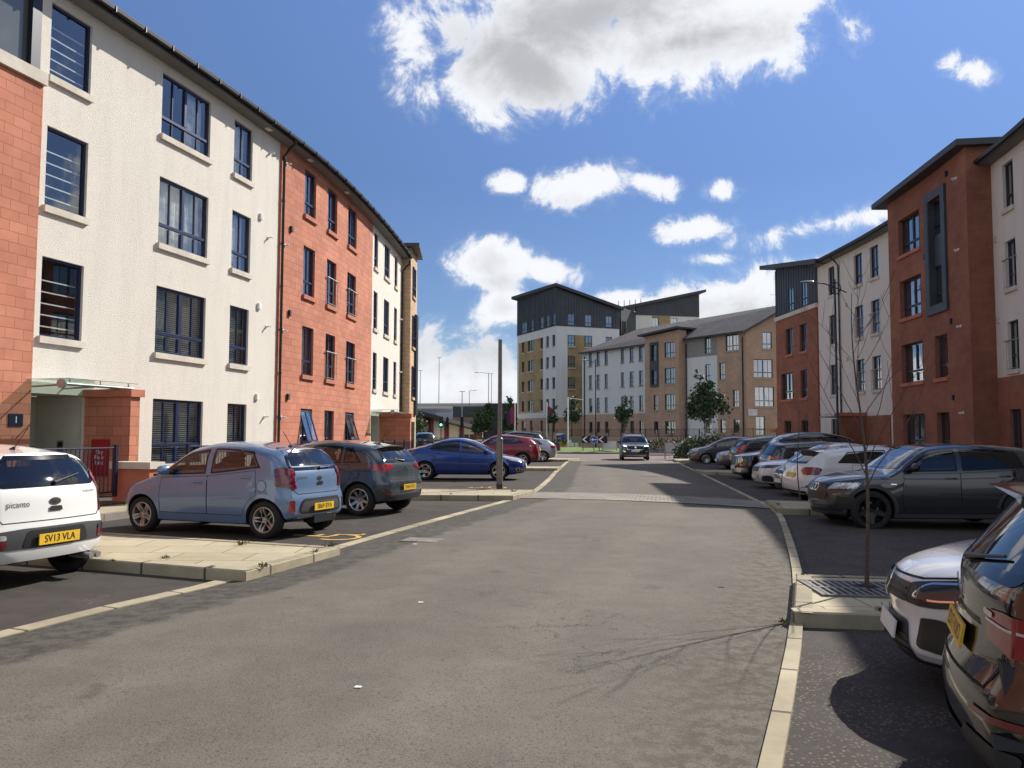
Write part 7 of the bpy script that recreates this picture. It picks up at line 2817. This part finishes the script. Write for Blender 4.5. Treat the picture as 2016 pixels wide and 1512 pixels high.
chevron_sign(6.42, 69.9, 1.20, 'black and white chevron board left of the round blue arrow sign')
chevron_sign(7.80, 69.9, 1.20, 'black and white chevron board right of the round blue arrow sign')
r = empty('arrow_sign', (7.02, 69.7, .10), 0, 'round blue sign with white left arrow on the grassy roundabout', 'road sign')
b = MB()
b.lathe([(0, -.02), (.62, -.02), (.62, .02), (0, .02)], 28, Matrix.Translation((0, 0, 2.1)), axis='y')
r.scale = (.52, .52, .52)
bd = b.build('disc', SIGNBLUE, r)
b = MB()
b.lathe([(.575, 0), (.625, 0)], 28, Matrix.Translation((0, -.026, 2.1)), axis='y')
b.face([(-.44, -.026, 2.1), (-.16, -.026, 2.36), (-.05, -.026, 2.30), (-.18, -.026, 2.17), (-.18, -.026, 2.03), (-.05, -.026, 1.90), (-.16, -.026, 1.84)])
b.face([(-.2, -.026, 2.17), (.44, -.026, 2.17), (.44, -.026, 2.03), (-.2, -.026, 2.03)])
b.build('arrow', SIGNWHITE, bd)
b = MB()
b.tube([(0, .06, 0), (0, .06, 2.0)], .075, 8)
b.build('post', GREYSTEEL, r, smooth=50)
for x, y, h in ((5.9, 76.5, 1.3), (6.6, 78.6, 1.3), (7.9, 78.2, 1.3), (8.7, 76.8, 1.3)):
    b = MB()
    b.tube([(0, 0, 0), (0, 0, h)], .045, 8)
    p = tag(b.build('sign_post', GREYSTEEL, M=Matrix.Translation((x, y, .1)), smooth=50), 'bare grey sign post at the back of the grassy roundabout', 'post', 'posts of the rear facing roundabout signs')
    b = MB()
    b.box((0, -.06, h - .30), (.62, .03, .5))
    b.build('sign_back', GREYSTEEL, p)


def board(name, x, y, w, h, z, label, m=None, trim=None, legs=True):
    r = empty(name, (x, y, 0), 0, label, 'board')
    b = MB()
    b.box((0, 0, z + h / 2), (w, .05, h))
    b.build('panel', m or OFFW, r)
    if trim:
        b = MB()
        b.box((0, -.03, z + h / 2), (w * .82, .012, h * .62))
        b.build('notice', trim, r)
    for s in (-1, 1):
        b = MB()
        b.box((s * (w / 2 - .02), .0, (z + h) / 2), (.06, .06, z + h))
        b.build('post', STEEL, r)


board('white_board', 8.45, 70.5, 1.30, .74, .32, 'plain white board on short posts right of the chevron signs')
board('white_board', 10.7, 53.8, 1.22, .62, .45, 'plain white board on posts by the bush at the right kerb')
board('white_board', 5.9, 78.4, 1.0, .60, .45, 'small white board under the white banner post', OFFW)
board('notice_board', 4.95, 84, .85, 1.1, .65, 'white framed purple hoarding left of the yellow bollard', OFFW, mat('purple_print', (.05, .02, .06), .5))
board('notice_board', 3.75, 70.5, .9, .68, .22, 'low maroon hoarding just right of the silver hatchback', mat('maroon_board', (.10, .015, .035), .5))
# keep-left bollard
r = empty('bollard', (5.05, 80, .22), 0, 'yellow keep left bollard with blue disc beyond the roundabout', 'bollard')
b = MB()
b.box((0, 0, .55), (.5, .3, .85))
b.build('body', mat('bollard_yellow', (.55, .30, .02), .5), r)
b = MB()
b.lathe([(0, -.02), (.3, -.02), (.3, .02), (0, .02)], 20, Matrix.Translation((0, -.17, 1.15)), axis='y')
b.build('disc', SIGNBLUE, r)
b = MB()
b.box((0, 0, .06), (.6, .4, .12))
b.build('base', BLACK, r)


def banner(x, y, h, label, flag=True):
    r = empty('banner_post', (x, y, 0), 0, label, 'banner', 'banner posts before the tower')
    b = MB()
    b.tube([(0, 0, 0), (0, 0, h)], .07, 8)
    b.build('post', SIGNWHITE, r, smooth=50)
    if flag:
        b = MB()
        n = 8
        for i in range(n):
            a0, a1 = i / n, (i + 1) / n
            f0, f1 = .12 * sin(a0 * 7), .12 * sin(a1 * 7)
            t0, t1 = h - .2 - a0 * .9, h - .2 - a1 * .9
            b.face([(a0 * 1.0, f0, t0), (a1 * 1.0, f1, t1), (a1 * 1.0, f1, h - 2.35), (a0 * 1.0, f0, h - 2.35)], 0 if i < 4 else 1)
        b.build('flag', [mat('flag_red', (.28, .03, .05), .8), mat('flag_violet', (.06, .03, .10), .8)], r)
    else:
        b = MB()
        b.tube([(0, 0, h - .05), (1.5, 0, h - .25)], .03, 6)
        b.build('arm', SIGNWHITE, r, smooth=50)
    return r


banner(4.0, 93, 5.3, 'white banner post with red and violet flag before the tower')
banner(5.4, 78.2, 5.2, 'white banner post with bare arm left of the pale far block', False)
b_ = banner(.35, 94, 5.2, 'white banner post with red flag at the left edge of the tower')
b_.rotation_euler = (0, 0, pi)

# ---------------------------------------------------------------- beyond the junction: shop, sheds, lights
sh = empty('supermarket', (0, 0, 0), 0, 'low white supermarket with red piers and sloping dark roof beyond the junction', 'shop')
Y0 = 118
SHP = straight((-13.3, 108), (-5.4, 126), 1)
top = lambda s: 4.15 - s * .105
wall('wall', SHP, 0, SHP.len, .1, 4, [], mat('shop_white', (.70, .67, .60), .7), sh, top=top)
b = MB()
for s in (.3, 4.9, 9.5, 14.2, 19.0):
    b.box((0, .12, top(s) / 2), (.8, .5, top(s)), SHP.frame(s, 0, .05))
b.build('pier', mat('pier_red', (.26, .055, .045), .7), sh)
b = MB()
for s0, s1 in ((-1.2, SHP.len + 1),):
    A = [SHP.at(s0, 1.4), SHP.at(s1, 1.4), SHP.at(s1, -7), SHP.at(s0, -7)]
    zq = [top(s0), top(s1), top(s1), top(s0)]
    b.face([(*p, z) for p, z in zip(A, zq)])
    b.face([(*p, z + .5) for p, z in zip(A, zq)])
    for i in range(4):
        j = (i + 1) % 4
        b.face([(*A[i], zq[i]), (*A[j], zq[j]), (*A[j], zq[j] + .5), (*A[i], zq[i] + .5)])
b.build('roof', FASCIA, sh)
b = MB()
b.box((0, 0, 0), (3.9, .1, .75))
M = SHP.frame(2.6, .15, 3.3)
sg = b.build('fascia_sign', mat('sign_ground', (.16, .04, .03), .5), sh, M=M)
t = MB()
V, F = text_geo("Sainsbury's", .68)
t.mesh([(x, .07, y + .02) for x, y in V], F)
t.build('lettering', mat('sign_orange', (.80, .27, .02), .5), sg)
b = MB()
for s in (2.4, 4.4):
    b.box((0, .05, 1.0), (.5, .1, 2.0), SHP.frame(s, 0, .1))
b.build('door', DOORB, sh)


def shed(name, pts, h, m, label, rm=None, z0=0.):
    r = empty(name, (0, 0, 0), 0, label, 'shed')
    b = MB()
    b.prism(pts, z0, h)
    b.build('wall', m, r)
    b = MB()
    cx, cy = sum(p[0] for p in pts) / len(pts), sum(p[1] for p in pts) / len(pts)
    b.prism([(cx + (p[0] - cx) * 1.01, cy + (p[1] - cy) * 1.01) for p in pts], h + .003, h + .5)
    b.build('roof', rm or m, r)


CLAD = mat('grey_cladding', (.22, .23, .24), .6, var=.1, vscale=.2)
shed('long_shed', [(-80, 210), (4, 196), (4, 240), (-80, 250)], 8.7, mat('cream_cladding', (.70, .62, .48), .7), 'long cream topped industrial shed on the horizon', mat('shed_roof', (.45, .43, .40), .7))
shed('grey_shed', [(-60, 200), (-14, 192), (-14, 205), (-60, 210)], 7.2, CLAD, 'mid grey industrial shed below the long cream one')
shed('dark_shed', [(-11.6, 160), (-4.6, 158), (-4.6, 172), (-11.6, 174)], 6.6, mat('dark_cladding', (.045, .048, .055), .6, var=.1), 'dark blue grey shed with deep eaves right of the supermarket')
shed('black_shed', [(-4.4, 135), (3.0, 133), (3.0, 150), (-4.4, 152)], 6.2, mat('black_cladding', (.028, .028, .032), .7, var=.1), 'nearly black block behind the grey pole and the tower')
shed('pale_unit', [(-17.2, 184), (-12, 183), (-12, 190), (-17.2, 192)], 6.0, mat('pale_cladding', (.38, .42, .46), .6), 'pale blue grey unit between the supermarket and dark shed')
shed('brown_roof_unit', [(-11, 150), (-5.5, 148), (-5.5, 157), (-11, 158)], 4.2, mat('brown_tile', (.22, .15, .11), .9), 'brown roofed low unit behind the supermarket')
for i, (x, y, h, lb) in enumerate(((-21.5, 190, 16.5, 'thin lighting mast furthest left above the sheds'), (-18.0, 200, 20.5, 'tallest thin lighting mast above the sheds'), (-9.2, 150, 9.5, 'short thin mast over the brown roofed unit'),
                                   (-5.2, 205, 17, 'thin lighting mast between the two street lamps'), (2.0, 200, 19, 'thin lighting mast beside the left edge of the tower'))):
    b = MB()
    b.tube([(0, 0, 0), (0, 0, h)], [.14, .07], 6)
    b.tube([(-.5, 0, h), (.5, 0, h)], .06, 5)
    tag(b.build('lighting_mast', STEEL, M=Matrix.Translation((x, y, 0)), smooth=50), lb, 'mast', 'lighting masts over the sheds')


def traffic_light(x, y, label, lit=True, turn=0.):
    r = empty('traffic_light', (x, y, 0), turn, label, 'traffic light', 'traffic lights at the junction')
    b = MB()
    b.tube([(0, 0, 0), (0, 0, 3.6)], .06, 8)
    b.build('post', BLACK, r, smooth=50)
    b = MB()
    b.box((0, 0, 3.1), (.36, .25, 1.15))
    b.box((0, .02, 3.1), (.50, .02, 1.35))
    b.build('signal_head', BLACK, r)
    if lit:
        b = MB()
        b.lathe([(0, 0), (.13, 0)], 16, Matrix.Translation((0, -.13, 2.76)), axis='y')
        b.build('green_lamp', mat('green_lamp', (.10, .95, .62), .3, emit=3.0), r)


traffic_light(-8.7, 100, 'traffic light showing green in front of the supermarket')
traffic_light(-8.0, 101, 'unlit traffic light head just right of the green one', False, 1.4)
traffic_light(-6.2, 101, 'traffic light seen edge on between the supermarket and the leafy tree', False, 1.0)
railing('guard_railing', Path([(-16, 96), (-4, 98), (3.0, 101)], 1, 2), 0, 19, 0, .05, 'grey pedestrian guard railing along the far side of the junction', h=1.15, gap=.28, post=2.0, m=GREYSTEEL, thin=.016)
b = MB()
for k in range(3):
    b.box((-3.3 + k * .62, 0, .85), (.5, .4, 1.5))
tag(b.build('utility_cabinet', mat('dark_green_cabinet', (.03, .036, .032), .6), M=Matrix.Translation((-2.6, 95, 0))), 'row of dark green utility cabinets beside the guard railing', 'cabinet')
b = MB()
b.prism([(-40, 96.5), (3, 101.5), (3, 106), (-40, 104)], -.05, .25)
tag(b.build('verge', GRASSD), kind='structure')
# a dark car far off at the corner
S_ = spec(4.4, 1.85, 1.78, 2.66, .9, .36, (.95, 1.1), (1.3, 1.2), (1.95, 1.68), 2.5, (4.1, 1.66), [(.3, .06), (.6, .0), (.9, .0), (1.15, .06), (1.65, .4), (1.8, .45)],
          [(0, 1.0), (1.3, 1.18), (4.4, 1.22)], dict(xa=1.4, xb=2.4, xc=3.8, xd=3.6), clad=.42)
c = Car('parked_car', 'dark off-roader far off by the corner of the buff stair tower', 'cars beyond the junction', S_, NAVYP)
c.doors(1.4, 2.4, 3.3, sill=.45)
c.plate('', .8, 'rear', False)
c.finish().place(-8.0, 74.5, (-.15, 1))
# low distant ridge of hills and tree tops
b = MB()
rnd = random.Random(11)
n = 60
pts = [(-260 + 12 * i, 420 + 30 * sin(i * .3), 13.5 + 2.5 * sin(i * .5) + 1.8 * sin(i * 1.3) + rnd.uniform(-.6, .6)) for i in range(n)]
for p, q in zip(pts, pts[1:]):
    b.face([(p[0], p[1], -1), (q[0], q[1], -1), (q[0], q[1], q[2]), (p[0], p[1], p[2])])
    b.face([(p[0], p[1], p[2]), (q[0], q[1], q[2]), (q[0], q[1] + 80, q[2] - 3), (p[0], p[1] + 80, p[2] - 3)])
structure(b.build('hills', mat('hill_green', (.035, .045, .035), .95, var=.3, vscale=.03)))

# weeds in the paving joints, planting, litter
def tuft(x, y, z, s, seed, m=None):
    rnd = random.Random(seed)
    out = []
    for i in range(16):
        a = rnd.uniform(0, 6.28)
        d = Vector((cos(a), sin(a), rnd.uniform(.4, 1.6))).normalized() * s * rnd.uniform(.5, 1.1)
        w = Vector((-sin(a), cos(a), 0)) * s * .09
        p = Vector((x + rnd.gauss(0, s * .25), y + rnd.gauss(0, s * .25), z))
        out.append([p - w, p + w, p + d * .6 + w * .7, p + d + Vector((0, 0, -s * .15)), p + d * .6 - w * .7])
    return out


b = MB()
for i, (x, y, z, s) in enumerate(((-3.6, 10.95, .125, .11), (-2.45, 10.3, .125, .07), (-4.1, 9.75, .125, .07), (-3.3, 9.05, .125, .05), (-2.75, 9.15, .125, .09),
                                  (-2.4, 10.8, .125, .12), (-4.6, 9.5, .125, .05), (-5.2, 10.2, .125, .06), (.05, 21.2, .125, .10), (-1.5, 20.2, .125, .06), (3.15, 7.05, .115, .08), (3.4, 7.25, .115, .05), (3.1, 8.72, .12, .05), (2.28, 6.95, .03, .07), (5.7, 17.5, .12, .08))):
    for f in tuft(x, y, z, s, i):
        b.face(f)
tag(b.build('joint_weeds', mat('weed_green', (.11, .12, .03), .8, var=.4, vscale=20)), kind='stuff')
b = MB()
rnd = random.Random(21)
for i in range(420):
    s = Ls(rnd.uniform(8.8, 33))
    p = LP.at(s, rnd.uniform(.3, 1.9))
    for f in tuft(p[0], p[1], .17, rnd.uniform(.12, .34), i + 50)[:9]:
        b.face(f, 0 if rnd.random() < .7 else 1)
tag(b.build('bed_planting', [MIDLEAF, mat('yellow_flower', (.45, .35, .05), .8)]), kind='stuff')
b = MB()
for i in range(300):
    s = Rs(rnd.uniform(8, 38))
    p = RP.at(s, rnd.uniform(.4, 1.9))
    for f in tuft(p[0], p[1], .12, rnd.uniform(.12, .34), i + 950)[:9]:
        b.face(f)
tag(b.build('bed_planting', LEAF), kind='stuff')
# scraps on the carriageway
for x, y, s, m_, lb in ((-.93, 5.05, .024, SIGNWHITE, 'small white scrap of paper on the near left of the road'), (-.83, 7.55, .026, SIGNWHITE, 'pale scrap of litter lying in the middle of the road'), (2.2, 8.55, .035, BARK, 'dark dropping of soil near the right side of the road'),
                        (-1.35, 11.5, .03, SIGNWHITE, 'white scrap of litter by the broken left edge of the road')):
    b = MB()
    b.face([(-s, -s * .6, .006), (s * .9, -s * .8, .007), (s, s * .5, .006), (-s * .6, s * .8, .008)])
    tag(b.build('litter', m_, M=Matrix.Translation((x, y, .06))), lb, 'litter', 'scraps lying on the road')
# worn beige concrete patch in the road beside the left kerb
b = MB()
b.box((0, 0, 0), (.55, .42, .02))
tag(b.build('concrete_patch', mat('worn_concrete', (.20, .18, .15), .7, .2, var=.4, vscale=9), M=Matrix.Translation((-1.32, 12.15, .033)) @ Matrix.Rotation(radians(-15), 4, 'Z')), 'worn flat concrete patch set into the broken left edge of the road', 'road patch')
